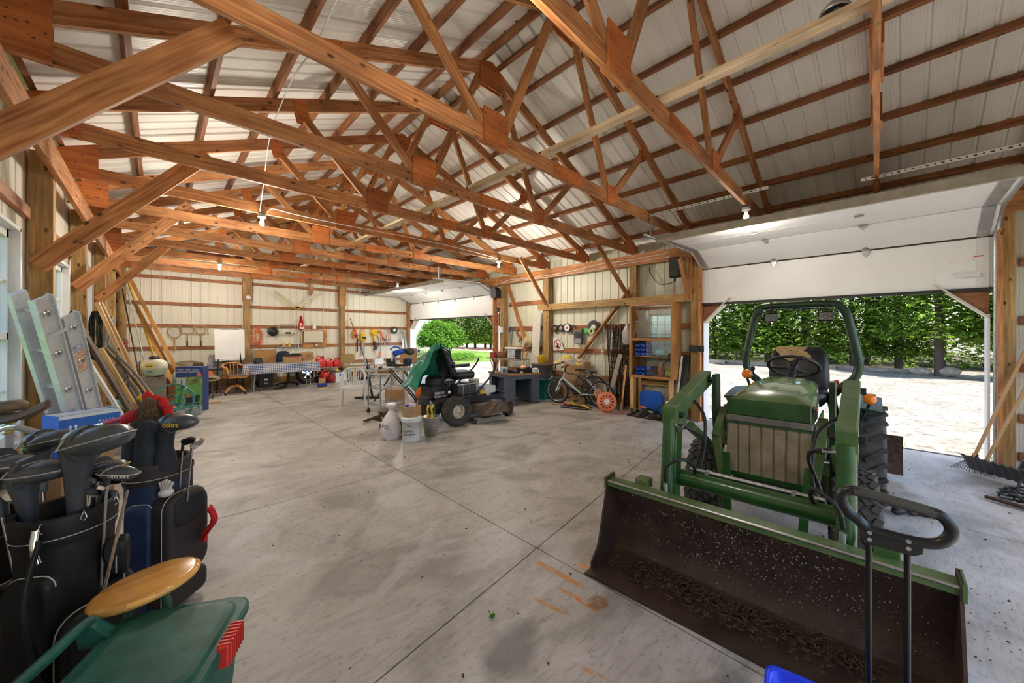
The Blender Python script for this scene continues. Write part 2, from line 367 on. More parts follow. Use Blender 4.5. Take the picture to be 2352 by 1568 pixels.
# ---- concrete
def concrete():
    m, t, b = _nodes('concrete'); n, l = t.nodes, t.links
    tc = n.new('ShaderNodeTexCoord'); P = tc.outputs['Object']
    def noise(sc, det=6, dist=0.0, st=None):
        q = n.new('ShaderNodeTexNoise'); q.inputs['Scale'].default_value = sc; q.inputs['Detail'].default_value = det; q.inputs['Distortion'].default_value = dist
        if st:
            mp = n.new('ShaderNodeMapping'); mp.inputs['Scale'].default_value = st; l.new(P, mp.inputs[0]); l.new(mp.outputs[0], q.inputs['Vector'])
        else: l.new(P, q.inputs['Vector'])
        return q.outputs[0]
    def ramp(x, a, b_, c0=(0, 0, 0), c1=(1, 1, 1)):
        r = n.new('ShaderNodeValToRGB'); e = r.color_ramp.elements; e[0].position = a; e[1].position = b_
        e[0].color = (*c0, 1); e[1].color = (*c1, 1); l.new(x, r.inputs[0]); return r.outputs[0]
    def mix(f, a, c, amt=1.0):
        x = n.new('ShaderNodeMix'); x.data_type = 'RGBA'
        if amt != 1.0:
            q = n.new('ShaderNodeMath'); q.operation = 'MULTIPLY'; q.inputs[1].default_value = amt; l.new(f, q.inputs[0]); f = q.outputs[0]
        l.new(f, x.inputs[0]); l.new(a, x.inputs[6])
        if isinstance(c, tuple): x.inputs[7].default_value = (*c, 1)
        else: l.new(c, x.inputs[7])
        return x.outputs[2]
    def mul(a, c):
        q = n.new('ShaderNodeMath'); q.operation = 'MULTIPLY'; l.new(a, q.inputs[0]); l.new(c, q.inputs[1]); return q.outputs[0]
    def spot(c, ang, sx, sy, nz, lo=0.5, hi=1.0):
        """elongated stain: 1 inside, 0 outside, its edge broken up by nz"""
        sb = n.new('ShaderNodeVectorMath'); sb.operation = 'SUBTRACT'; sb.inputs[1].default_value = (c[0], c[1], 0); l.new(P, sb.inputs[0])
        ro = n.new('ShaderNodeVectorRotate'); ro.rotation_type = 'Z_AXIS'; ro.inputs['Angle'].default_value = R(-ang); l.new(sb.outputs[0], ro.inputs['Vector'])
        sc = n.new('ShaderNodeVectorMath'); sc.operation = 'MULTIPLY'; sc.inputs[1].default_value = (1 / sx, 1 / sy, 0); l.new(ro.outputs[0], sc.inputs[0])
        ln = n.new('ShaderNodeVectorMath'); ln.operation = 'LENGTH'; l.new(sc.outputs[0], ln.inputs[0])
        ad = n.new('ShaderNodeMath'); ad.operation = 'ADD'; l.new(ln.outputs['Value'], ad.inputs[0]); l.new(nz, ad.inputs[1])
        return ramp(ad.outputs[0], lo + 0.5, hi + 0.5, (1, 1, 1), (0, 0, 0))
    big = noise(0.7, 7, 0.4); med = noise(3.2, 8, 0.5); fine = noise(22, 6); grit = noise(120, 2)
    scr = noise(7, 6, 1.2, (1.0, 5.0, 1))
    c = mix(ramp(big, 0.35, 0.68), ramp(med, 0.3, 0.7, (0.325, 0.295, 0.255), (0.46, 0.425, 0.375)), (0.50, 0.47, 0.42), 0.7)
    c = mix(ramp(scr, 0.50, 0.70), c, (0.24, 0.225, 0.20), 0.6)
    c = mix(ramp(noise(1.3, 8, 1.4), 0.50, 0.64), c, (0.20, 0.185, 0.16), 0.6)
    c = mix(ramp(noise(0.9, 9, 2.0, (1, 1.6, 1)), 0.52, 0.62), c, (0.56, 0.55, 0.53), 0.45)
    c = mix(ramp(fine, 0.58, 0.72), c, (0.16, 0.145, 0.12), 0.5)
    c = mix(ramp(noise(38, 3), 0.68, 0.74), c, (0.06, 0.05, 0.045), 0.7)
    # oily dark patches
    for (p, a, sx, sy, am) in (((3.55, 3.6), 20, 0.9, 0.55, .55), ((3.0, 2.9), -30, 0.7, 0.3, .4), ((1.25, 1.35), 10, 0.55, 0.3, .75), ((0.95, 0.75), 30, 0.6, 0.35, .7), ((1.7, 0.55), 0, 0.7, 0.35, .75), ((2.45, 0.55), 0, 0.45, 0.5, .7), ((4.3, 0.4), 0, 0.9, 0.5, .4), ((5.2, 3.0), 0, 0.6, 0.4, .35)):
        c = mix(spot(p, a, sx, sy, med, 0.25, 1.0), c, (0.13, 0.12, 0.105), am)
    for (p, a, sx, sy, am) in (((4.75, 5.0), 30, 0.5, 0.14, .7), ((4.15, 5.05), 0, 0.5, 0.3, .3)):
        c = mix(mul(spot(p, a, sx, sy, med, 0.4, 1.1), ramp(noise(14), 0.4, 0.6)), c, (0.30, 0.16, 0.05), am)
    # rust streaks from the bucket edge
    for (p, a, sx, sy, am, q) in (((2.130, 1.50), -84, 0.22, 0.045, 1.0, (0.82, 0.27, 0.02)), ((1.94, 1.58), -86, 0.44, 0.07, .9, (0.50, 0.21, 0.045)), ((1.84, 1.38), -86, 0.34, 0.05, .95, (0.56, 0.21, 0.035)), ((1.67, 1.45), -80, 0.26, 0.05, .85, (0.48, 0.23, 0.05)), ((1.905, 1.265), 0, 0.15, 0.13, .85, (0.20, 0.09, 0.025)), ((1.48, 1.05), -75, 0.24, 0.035, .8, (0.5, 0.22, 0.05))):
        c = mix(mul(spot(p, a, sx, sy, med, 0.3, 1.1), ramp(noise(9, 5, 0.5, (7, 1.5, 1)), 0.32, 0.5)), c, q, am)
    l.new(c, b.inputs['Base Color'])
    rr = n.new('ShaderNodeMapRange'); rr.inputs[3].default_value = 0.34; rr.inputs[4].default_value = 0.62; l.new(med, rr.inputs[0]); l.new(rr.outputs[0], b.inputs['Roughness'])
    bu = n.new('ShaderNodeBump'); bu.inputs['Strength'].default_value = 0.12; bu.inputs['Distance'].default_value = 0.01; l.new(grit, bu.inputs['Height']); l.new(bu.outputs[0], b.inputs['Normal'])
    return m
CONC = concrete()
JNT = mat('joint_dirt', (0.05, 0.04, 0.03), 0.9, var=0.4, scale=20)
fl = MB().box(((XL + 7.6) / 2 - .05, (YB + YF) / 2, -0.1), (7.6 - XL + .3, YB - YF + .3, 0.17)).build('floor', JNT, kind='structure')
bx = [XL - .1, 2.055, 4.80, 7.55]
def yB(x): return 1.672 + (x - 0.721) * 0.162
def yD(x): return 9.17 - (x - 0.39) * 0.1
def yE(x): return 6.62 - (x - 0.2) * 0.285
cuts = [[lambda x: YF, yB, lambda x: 4.09, yE, yD, lambda x: YB + .1], [lambda x: YF, yB, lambda x: 4.13, lambda x: 6.4, lambda x: 9.0, lambda x: 11.4, lambda x: YB + .1], [lambda x: YF, yB, lambda x: 4.13, lambda x: 6.6, lambda x: 9.0, lambda x: 11.4, lambda x: YB + .1]]
g = 0.0045
for i in range(3):
    a, b_ = bx[i] + g, bx[i + 1] - g
    for k in range(len(cuts[i]) - 1):
        p, q = cuts[i][k], cuts[i][k + 1]
        MB().prism([(a, p(a) + g), (b_, p(b_) + g), (b_, q(b_) - g), (a, q(a) - g)], 0.05, c=(0, 0, -0.025)).build('slab', CONC, fl)
# ---- sheet metal cladding
def sheet_mat(name, col, rough=0.35, fine=95.0, st=0.35):
    m, t, b = _nodes(name); n, l = t.nodes, t.links
    b.inputs['Roughness'].default_value = rough; b.inputs['Specular IOR Level'].default_value = 0.4
    uv = n.new('ShaderNodeTexCoord'); sx = n.new('ShaderNodeSeparateXYZ'); l.new(uv.outputs['UV'], sx.inputs[0])
    mu = n.new('ShaderNodeMath'); mu.operation = 'MULTIPLY'; mu.inputs[1].default_value = 2 * math.pi / 0.0254; l.new(sx.outputs[0], mu.inputs[0])
    si = n.new('ShaderNodeMath'); si.operation = 'SINE'; l.new(mu.outputs[0], si.inputs[0])
    bu = n.new('ShaderNodeBump'); bu.inputs['Strength'].default_value = st; bu.inputs['Distance'].default_value = 0.0025; l.new(si.outputs[0], bu.inputs['Height']); l.new(bu.outputs[0], b.inputs['Normal'])
    nz = n.new('ShaderNodeTexNoise'); nz.inputs['Scale'].default_value = 2.0; nz.inputs['Detail'].default_value = 5; l.new(uv.outputs['Object'], nz.inputs['Vector'])
    rp = n.new('ShaderNodeValToRGB'); rp.color_ramp.elements[0].color = (*[x * 0.9 for x in col], 1); rp.color_ramp.elements[1].color = (*col, 1); l.new(nz.outputs[0], rp.inputs[0]); l.new(rp.outputs[0], b.inputs['Base Color'])
    return m
SID = sheet_mat('wall_sheet', (0.80, 0.765, 0.64)); SIDR = sheet_mat('wall_sheet_right', (0.74, 0.73, 0.585))  # right wall: the same cream with green bounce light tinted in
ROOF = sheet_mat('roof_sheet', (0.84, 0.815, 0.76), 0.32)
PMC = {}
def panel_mesh(wd, ht, m, pitch=0.2035):
    """ribbed sheet lying in local X (across) / Z (along the ribs), inner face towards -Y, ribs pressed outwards (+Y)"""
    key = (round(wd, 3), round(ht, 3), m.name)
    if key in PMC: return PMC[key]
    pr = [(0, 0)]; x = pitch / 2
    while x < wd - 0.03:
        pr += [(x - 0.022, 0), (x - 0.012, 0.019), (x + 0.012, 0.019), (x + 0.022, 0)]; x += pitch
    pr.append((wd, 0))
    mb = MB(); n = len(pr); vs = [(p[0], p[1], 0) for p in pr] + [(p[0], p[1], ht) for p in pr]
    fs = [(i, i + 1, n + i + 1, n + i) for i in range(n - 1)]
    uv = [[(pr[i][0], 0), (pr[i + 1][0], 0), (pr[i + 1][0], ht), (pr[i][0], ht)] for i in range(n - 1)]
    mb.add(vs, fs, uv)
    k = len(vs); vo = [(p[0], p[1] + 0.0016, 0) for p in pr] + [(p[0], p[1] + 0.0016, ht) for p in pr]
    mb.add(vo, [f[::-1] for f in fs], [u[::-1] for u in uv])
    PMC[key] = mb.mesh('panel', m); return PMC[key]
PW = 0.814
def clad(parent, M, length, ht, m, z0=0.0):
    n = math.ceil(length / PW - 1e-6)
    for i in range(n):
        wd = min(PW, length - i * PW)
        part('siding_panel', panel_mesh(wd, ht, m), parent, M @ T(i * PW, 0, z0))
# back wall (inner face towards -Y)
wb = struct('wall_back')
clad(wb, T(XL, YB, 0), XR - XL, 3.45, SID)
# gable panels above, cut to the roof
x = XL
while x < XR - .01:
    x2 = min(x + PW, XR); za, zb = roofz(x) + .1, roofz(x2) + .1
    pts = [(x, 3.45), (x2, 3.45), (x2, zb)] + ([(RIDGE_X, RIDGE_Z + .1)] if x < RIDGE_X < x2 else []) + [(x, za)]
    MB().prism(pts, 0.004, 'Y', (0, YB + .001, 0)).build('gable_panel', SID, wb); x = x2
for z in (0.15, 0.62, 1.22, 1.83, 2.43, 3.13, 3.9):
    segs = ((XL, 1.85), (2.06, 4.6), (4.86, XR)) if z < 3.5 else ((.6, 5.8),)
    for a, b_ in segs: MB().box(((a + b_) / 2, YB - .021, z), (b_ - a, 0.038, 0.089 if z > .3 else .18)).build('girt', GRT if z > .3 else PST, wb)
for xp in (1.955, 4.73):
    MB().box((xp, YB - .11, 2.4), (0.15, 0.15, 4.8)).build('post', PST, wb)
    for s in (-1, 1): MB().box((xp + s * .096, YB - .12, 3.35), (0.038, 0.14, 1.5)).build('post_cleat', TIM, wb)
MB().box((XL + .2, YB - .1, 1.7), (0.14, 0.14, 3.4)).build('post', PST, wb)
MB().box((3.72, YB - .06, 3.35), (0.09, 0.04, 0.9)).build('stud', TIM, wb)
# right wall (inner face towards -X): local X of a panel runs along -Y
wr = struct('wall_right')
D1, D2 = (-0.72, 2.53), (8.40, 13.47); HZ = 2.20
MR = lambda y, z=0: T(XR, y, z) @ RZ(-90)
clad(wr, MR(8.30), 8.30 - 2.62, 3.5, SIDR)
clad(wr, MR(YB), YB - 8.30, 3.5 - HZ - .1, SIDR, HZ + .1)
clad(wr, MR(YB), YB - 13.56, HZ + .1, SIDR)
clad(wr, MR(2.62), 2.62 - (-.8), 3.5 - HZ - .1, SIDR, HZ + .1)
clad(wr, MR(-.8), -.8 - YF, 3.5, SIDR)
for z in (0.15, 0.60, 1.20, 1.76, 2.45):
    for a, b_ in ((2.7, 3.8), (3.98, 6.2), (6.44, 7.85)):
        if z == 2.45 and a < 6: continue
        MB().box((XR - .022, (a + b_) / 2, z), (0.038, b_ - a, 0.11 if z > .3 else .2)).build('girt', GRT if z > .3 else PST, wr)
    MB().box((XR - .022, -1.35, z), (0.038, .8, 0.1)).build('girt', GRT, wr)
for y, wd in ((3.90, .15), (6.31, .18), (7.98, .14), (2.66, .13), (-.84, .13), (13.62, .14)):
    MB().box((XR - .12, y, 1.62), (0.15, wd, 3.25)).build('post', PST, wr)
for y in (2.57, -.79, 8.33, 13.54): MB().box((XR - .14, y, 1.6), (0.19, 0.04, 3.2)).build('door_jamb', TIM, wr)
MB().box((XR - .215, 5.96, 3.135), (0.04, 15.8, 0.225)).build('carrier_beam', TIM, wr)
MB().box((XR - .215, 4.62, 2.285), (0.05, 3.84, 0.15)).build('cross_beam', PST, wr)
MB().box((XR - .10, 6.5, 2.36), (0.08, 0.24, 0.05)).build('block', PST, wr)
MB().beam((XR - .1, 5.35, 1.02), (XR - .1, 3.98, 2.60), 0.038, 0.12, (1, 0, 0)).build('brace', TIM, wr)
MB().beam((XR - .1, 7.85, 3.02), (XR - .1, 7.05, 1.25), 0.038, 0.12, (1, 0, 0)).build('brace', TIM, wr)
for y, p, q in ((6.22, (7.12, 2.36), (6.2, 3.40)), (3.99, (7.18, 2.39), (5.75, 3.52)), (2.75, (7.18, 2.25), (6.75, 2.95))):
    MB().beam((p[0], y, p[1]), (q[0], y, q[1]), 0.038, 0.10, (0, 0, 1)).build('knee_brace', TIM, wr)
MB().box((XR - .2, 2.75, 2.9), (.05, .14, 1.1)).build('backing_board', TIM, wr)
MB().box((XR - .16, 8.12, 2.62), (.04, .24, .5)).build('backing_board', TIM, wr)
PALE = mat('pale_trim', (0.62, 0.56, 0.47), .6, var=.15)
# headers and corner braces of the two openings
for a, b_ in (D1, D2):
    MB().box((XR - .03, (a + b_) / 2, HZ + .10), (0.06, b_ - a, 0.26)).build('header', GRT, wr)
    for y, s in ((a, 1), (b_, -1)):
        MB().prism([(y, HZ + .02), (y + s * .42, HZ + .02), (y, HZ - .36)], 0.15, 'X', (XR - .02, 0, 0)).build('corner_gusset', GRT, wr)
        MB().beam((XR - .06, y + s * .44, HZ + .04), (XR - .06, y, HZ - .40), 0.20, 0.022, (0, -s, 1)).build('corner_trim', PALE, wr)
        MB().box((XR - .02, y + s * .006, (HZ - .36) / 2), (0.26, 0.02, HZ - .36)).build('jamb_trim', WHT, wr)
# front wall behind the photographer
wf = struct('wall_front')
for i in range(11):
    w_ = min(PW, XR - XL - i * PW); x = XL + i * PW; op = 0 < i < 9  # middle panels leave an unseen opening, added for bounced sunlight
    part('siding_panel', panel_mesh(w_, .85 if op else 3.45, SID), wf, T(x + w_, YF, 2.6 if op else 0) @ RZ(180))
MB().prism([(XL - .5, 3.40), (XR + .5, 3.40), (RIDGE_X, RIDGE_Z + .22)], .01, 'Y', (0, YF - .01, 0)).build('gable_panel', SID, wf)
# left wall
wl = struct('wall_left')
WIN = [(2.95, 4.75), (5.72, 6.95), (7.85, 9.1)]; WZ0, WZ1 = 0.75, 2.42
ML = lambda y, z=0: T(XL, y, z) @ RZ(90)
y0 = YF
for a, b_ in WIN + [(YB, YB)]:
    clad(wl, ML(y0), a - y0, 3.5, SID)
    if b_ > a:
        clad(wl, ML(a), b_ - a, WZ0, SID); clad(wl, ML(a), b_ - a, 3.5 - WZ1, SID, WZ1)
    y0 = b_
for y in (2.80, 5.42, 7.62, 10.08, 12.4, .4): MB().box((XL + .09, y, 1.62), (0.14, 0.14, 3.25)).build('post', PST, wl)
for z in (0.15, 0.6, 2.66):
    for a, b_ in ((YF, .3), (.5, 2.7), (2.9, 5.3), (5.5, 7.5), (7.7, 10), (10.2, 12.3), (12.5, YB - .1)): MB().box((XL + .022, (a + b_) / 2, z), (0.038, b_ - a, 0.1)).build('girt', GRT, wl)
MB().box((XL + .185, 5.96, 3.135), (0.04, 15.8, 0.225)).build('carrier_beam', TIM, wl)
for y, x1, z1 in ((2.89, .33, 3.43), (5.33, .40, 3.56), (7.53, .36, 3.55), (9.99, .16, 3.36)):
    MB().beam((XL + .08, y - .09, 2.20), (x1, y - .09, z1), 0.038, 0.14, (0, 0, 1)).build('knee_brace', TIM, wl)
# windows: white casing, frame, muntins, panes
GLS = bpy.data.materials.new('glass'); GLS.use_nodes = True
def _glass(m):
    t = m.node_tree; n, l = t.nodes, t.links; n.remove(n['Principled BSDF'])
    tr = n.new('ShaderNodeBsdfTransparent'); gl = n.new('ShaderNodeBsdfGlossy'); gl.inputs['Roughness'].default_value = 0.02
    lw = n.new('ShaderNodeLayerWeight'); lw.inputs[0].default_value = .5; pw = n.new('ShaderNodeMath'); pw.operation = 'POWER'; pw.inputs[1].default_value = 4; l.new(lw.outputs['Facing'], pw.inputs[0])
    fr = n.new('ShaderNodeMath'); fr.operation = 'MULTIPLY_ADD'; fr.inputs[1].default_value = .7; fr.inputs[2].default_value = .05; l.new(pw.outputs[0], fr.inputs[0]); mx = n.new('ShaderNodeMixShader')
    tr.inputs[0].default_value = (0.9, 0.94, 0.94, 1)
    l.new(fr.outputs[0], mx.inputs[0]); l.new(tr.outputs[0], mx.inputs[1]); l.new(gl.outputs[0], mx.inputs[2]); l.new(mx.outputs[0], n['Material Output'].inputs[0])
_glass(GLS)
for k, (a, b_) in enumerate(WIN):
    wn = struct('window_%d' % (k + 1)); cy = (a + b_) / 2; wd = b_ - a; hz = WZ1 - WZ0; cz = (WZ0 + WZ1) / 2
    for y, sg in ((a, 1), (b_, -1)): MB().box((XL + .035, y + sg * .01, cz), (0.09, 0.03, hz)).build('casing', WHT, wn)
    for z, sg in ((WZ0, 1), (WZ1, -1)): MB().box((XL + .035, cy, z + sg * .01), (0.09, wd, 0.03)).build('casing', WHT, wn)
    mb = MB()
    for y, sg in ((a, 1), (b_, -1)): mb.box((XL, y + sg * .05, cz), (0.05, 0.07, hz - .04))
    for z, sg in ((WZ0, 1), (WZ1, -1)): mb.box((XL, cy, z + sg * .05), (0.05, wd - .06, 0.07))
    mb.box((XL, cy, cz), (0.05, wd - .1, 0.05)); mb.build('frame', WPL, wn)
    for i in (1, 2, 3): MB().box((XL - .004, a + wd * i / 4, cz), (0.022, 0.018, hz - .1)).build('muntin', WPL, wn)
    for i in (1, 3): MB().box((XL - .004, cy, WZ0 + hz * i / 4), (0.022, wd - .1, 0.018)).build('muntin', WPL, wn)
    for i in range(4):
        for j in range(4):
            MB().box((XL - .004, a + wd * (i + .5) / 4, WZ0 + hz * (j + .5) / 4), (0.004, wd / 4 - .016, hz / 4 - .016)).build('pane', GLS, wn)
# ---- roof: sheets, purlins, ridge cap
ce = struct('ceiling')
sl = math.hypot(1, PITCH); ang = math.degrees(math.atan(PITCH))
eave = 4.55
for side in (-1, 1):
    # local: X across (world Y), Z along the slope downwards
    L = eave * sl
    for i in range(math.ceil((YB + .3 - YF) / PW)):
        y = YF + i * PW; wd = min(PW, YB + .3 - y)
        me = panel_mesh(wd, L, ROOF)
        if side == 1: M = T(RIDGE_X, y, RIDGE_Z + .095) @ RZ(90) @ RX(90 + ang) @ Matrix.Diagonal((1, -1, 1, 1)) @ Matrix.Diagonal((1, 1, 1, 1))
        else: M = T(RIDGE_X, y, RIDGE_Z + .095) @ RZ(90) @ RX(-90 - ang)
        # build the frame explicitly: ex = +Y world, ez = down the slope, ey = outwards
        ex = Vector((0, 1, 0)); ez = Vector((side, 0, -PITCH)).normalized(); ey = Vector((side * PITCH, 0, 1)).normalized()
        M = Matrix(((ex.x, ey.x, ez.x, RIDGE_X), (ex.y, ey.y, ez.y, y), (ex.z, ey.z, ez.z, RIDGE_Z + .097), (0, 0, 0, 1)))
        part('roof_panel', me, ce, M)
    d = 0.16
    while d < L:
        cx = RIDGE_X + side * d / sl; cz = RIDGE_Z - PITCH * d / sl + 0.048 * sl
        ey = Vector((side * PITCH, 0, 1)).normalized()
        for ya, yb in ((YF, 1.33), (1.33, 4.99), (4.99, 8.65), (8.65, 12.31), (12.31, YB + .25)):
            MB().beam((cx, ya, cz), (cx, yb, cz), 0.042, 0.089, ey).build('purlin', PUR, ce)
        d += 0.61 if d > .2 else 0.45
MB().prism([(RIDGE_X - .2, RIDGE_Z + .1 - .2 * PITCH), (RIDGE_X, RIDGE_Z + .115), (RIDGE_X + .2, RIDGE_Z + .1 - .2 * PITCH), (RIDGE_X, RIDGE_Z + .118)][::-1], YB - YF + .3, 'Y', (0, (YB + YF) / 2, 0)).build('ridge_cap', GAL, ce)
DIRT = mat("mulch", (0.10, 0.05, 0.022), 0.95, var=0.6, scale=40)
# ---- trusses
TW = 0.038
def tm(a, b_, h, m=TIM, w=TW, y=0, ext=0): return MB().beam((a[0], y, a[1]), (b_[0], y, b_[1]), w, h, (0, 0, 1), ext=ext)
H0 = 3.27
parts_ = []
def tp(name, mb, m): parts_.append((name, mb.mesh(name, m)))
hh = 0.14 * sl / 2
tp('bottom_chord', tm((XL + .02, H0 + .07), (3.30, H0 + .07), .14), TIM); tp('bottom_chord', tm((3.30, H0 + .07), (XR - .15, H0 + .07), .14), TIM)
tp('top_chord', tm((XL - .1, roofz(XL - .1) - hh), (RIDGE_X, RIDGE_Z - hh), .14), TIM); tp('top_chord', tm((RIDGE_X, RIDGE_Z - hh), (XR + .1, roofz(XR + .1) - hh), .14), TIM)
for a, b_ in (((1.22, 4.22), (2.10, 3.36)), ((2.26, 3.36), (3.02, 4.98)), ((4.14, 3.36), (3.38, 4.98)), ((4.24, 3.36), (5.14, 4.24))): tp('web', tm(a, b_, .089), TIM)
def plate(poly, y=1): return MB().prism(poly, 0.013, 'Y', (0, -y * (TW / 2 + .0075), 0))
def rect(x0, x1, z0, z1): return [(x0, z0), (x1, z0), (x1, z1), (x0, z1)]
for y in (1, -1):
    tp('gusset_plate', plate(rect(2.03, 2.32, H0 - .004, H0 + .30), y), PLY); tp('gusset_plate', plate(rect(4.09, 4.28, H0 - .004, H0 + .22), y), PLY)
    tp('gusset_plate', plate(rect(3.02, 3.50, H0 + .004, H0 + .136), y), PLY)
    tp('gusset_plate', plate([(3.0, RIDGE_Z - .1), (3.2, RIDGE_Z - .008), (3.4, RIDGE_Z - .1), (3.4, RIDGE_Z - .36), (3.0, RIDGE_Z - .36)], y), PLY)
    for s, cx in ((1, 1.20), (-1, 5.16)):
        z = roofz(cx) - .02
        tp('gusset_plate', plate([(cx - .06, z - s * .06 * PITCH), (cx + .07, z + s * .07 * PITCH), (cx + .07 + s * .06, z - .22), (cx - .06 + s * .06, z - .25)], y), PLY)
    for x0, x1 in ((XL + .02, -.47), (6.92, XR - .15)):
        tp('gusset_plate', plate([(x0, H0), (x1, H0), (x1, roofz(x1) - .004), (x0, roofz(x0) - .004)], y), PLY)

SK = 0.035
def truss_y(k, x): return 1.29 + 1.22 * k + SK * (x - 2.0)
for k in range(-2, 11):
    n = k + 2
    lab = 'orange timber roof truss, directly above the loader tractor' if k == -1 else 'orange timber roof truss nearest the front, mostly overhead' if k == -2 else 'orange timber roof truss, %s from the back wall' % NTH[10 - k]
    if k == 10: lab = 'orange timber roof truss right against the back wall'
    if k == 0: lab = 'orange timber roof truss over the near garage door, with a bulb on its right end'
    t = thing('roof_truss', lab, 'truss', (0, truss_y(k, 0), 0), math.degrees(math.atan(SK)), 'roof trusses')
    for nm, me in parts_: part(nm, me, t)
for x, nm in ((2.85, 'long stringer lightened for bounced light, lying on the truss bottom chords under the ridge'),):
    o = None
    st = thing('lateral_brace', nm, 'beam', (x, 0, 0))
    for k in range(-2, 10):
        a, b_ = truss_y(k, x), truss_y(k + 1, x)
        MB().box((0, (a + b_) / 2, H0 + .14 + .02), (0.089, b_ - a + .02, 0.038)).build('board', wood('bounce_lit_stringer', (0.60, 0.40, 0.21), (0.82, 0.66, 0.45), .2), st)  # wood paler than the trusses, standing in for bright bounce light
# ---- overhead doors
DOORW = mat('door_white', (0.83, 0.83, 0.82), 0.38, var=0.03, scale=3, bump=0.15, bscale=250)
DSEAL = mat('door_seal', (0.02, 0.02, 0.02), 0.6); WEATH = mat('weathered_strut', (0.42, 0.38, 0.30), 0.6, var=0.25, scale=9)
def overhead_door(idx, y0, y1, nh):
    d = struct('door_%d' % idx); cy = (y0 + y1) / 2; wd = y1 - y0 + .06
    prof = [((7.275, 2.165), (7.275, 2.775)), ((7.262, 2.792), (6.74, 3.03)), ((6.725, 3.036), (6.115, 3.03)), ((6.105, 3.03), (5.50, 3.02))]
    frames = []
    for i, (a, b_) in enumerate(prof):
        A, B = Vector((a[0], 0, a[1])), Vector((b_[0], 0, b_[1])); dr = (B - A).normalized(); nr = Vector((-dr.z, 0, dr.x)) * -1
        up = Vector((dr.z, 0, -dr.x)); up = up if up.x < 0 or (up.x == 0) else -up
        if i >= 1: up = Vector((dr.z, 0, -dr.x)); up = -up if up.z > 0 else up
        # up now points to the room
        mb = MB(); c = (A + B) / 2 - up * .022; L = (B - A).length
        mb.beam((c.x - dr.x * L / 2, cy, c.z - dr.z * L / 2), (c.x + dr.x * L / 2, cy, c.z + dr.z * L / 2), wd, 0.044, tuple(up), bev=.004)
        s = mb.build('door_section', DOORW, d)
        for y in (y0 + .05, y1 - .05):
            c2 = (A + B) / 2 + up * .004
            MB().beam((c2.x - dr.x * L / 2, y, c2.z - dr.z * L / 2), (c2.x + dr.x * L / 2, y, c2.z + dr.z * L / 2), 0.10, 0.006, tuple(up)).build('end_stile', GAL if i else WPL, s)
        frames.append((A, B, dr, up))
        if i:
            pd, pu = frames[i - 1][2], frames[i - 1][3]
            for j in range(nh):
                ctr = Vector((A.x, y0 + (y1 - y0) * (j + 1) / (nh + 1), A.z)); m2 = MB()
                for d_, u_, hl in ((dr, up, .075), (-pd, pu, .105)):
                    rot = Matrix((Vector((0, 1, 0)), d_, u_)).transposed()
                    m2.prism([(-.034, 0), (-.034, hl * .45), (0, hl), (.034, hl * .45), (.034, 0)], 0.008, 'Z', M=rot, c=ctr + u_ * .007)
                m2.cyl(ctr + Vector((0, -.045, 0)) + (up + pu).normalized() * .016, ctr + Vector((0, .045, 0)) + (up + pu).normalized() * .016, .010, 8)
                m2.build('hinge', GAL, s)
    MB().box((7.27, cy, 2.145), (0.05, wd, 0.04)).build('bottom_seal', DSEAL, d)
    MB().box((5.485, cy, 3.03), (0.045, wd + .02, 0.10)).build('top_strut', WEATH, d)
    # tracks and their hangers
    for y, sg in ((y0 - .05, -1), (y1 + .05, 1)):
        pts = [(7.24, y, 0.02), (7.24, y, 2.62)] + [(7.24 - .42 + .42 * math.cos(R(a)), y, 2.62 + .42 * math.sin(R(a))) for a in range(10, 91, 10)] + [(5.12, y, 3.04)]
        tr = MB().tube(pts, 0.028, 8, up=(0, 1, 0), sq=0.62).build('track', GAL, d)
        MB().box((5.30, y, 3.20), (0.035, 0.006, 0.34)).build('hanger', GAL, tr)
        MB().beam((5.30, y, 3.10), (5.5 if idx == 1 else 5.5, y - sg * .0, 3.32), 0.006, 0.03, (0, 1, 0)).build('hanger', GAL, tr)
        for z in (.25, .95, 1.65, 2.3): MB().box((7.30, y + sg * .03, z), (0.06, 0.06, 0.05)).build('bracket', GAL, tr)
    # pierced angle hanger along Y
    ya, yb = (truss_y(0, 5.5) - .3, D1[1] + .15) if idx == 1 else (11.3, 13.5)
    runs = [(5.30, ya, yb, 3.36)] + ([(5.58, -.95, truss_y(-1, 5.6) + .12, 3.285)] if idx == 1 else [])
    for x_, a, b_, z_ in runs:
        pa = MB().box((x_, (a + b_) / 2, z_), (.004, b_ - a, .036)).box((x_ + .016, (a + b_) / 2, z_ + .018), (.032, b_ - a, .003)).build('pierced_angle', WPL if idx == 1 else GAL, d)
        sl_ = MB()
        for q in range(int((b_ - a) / .05)): sl_.box((x_ - .002, a + .05 * q + .03, z_), (.004, .024 if q % 2 else .012, .011))
        sl_.build('slots', DST, pa, kind='stuff')
    if idx == 1:
        MB().box((7.268, -.64, 2.52), (.004, .075, .075)).build('sticker', WPL, d); MB().box((7.266, -.64, 2.553), (.004, .075, .012)).build('sticker_band', REDP, d)
        MB().box((7.25, -.55, 2.33), (.02, .19, .05)).build('lock_bar', WPL, d)
    return d
overhead_door(1, *D1, 2); overhead_door(2, *D2, 4)
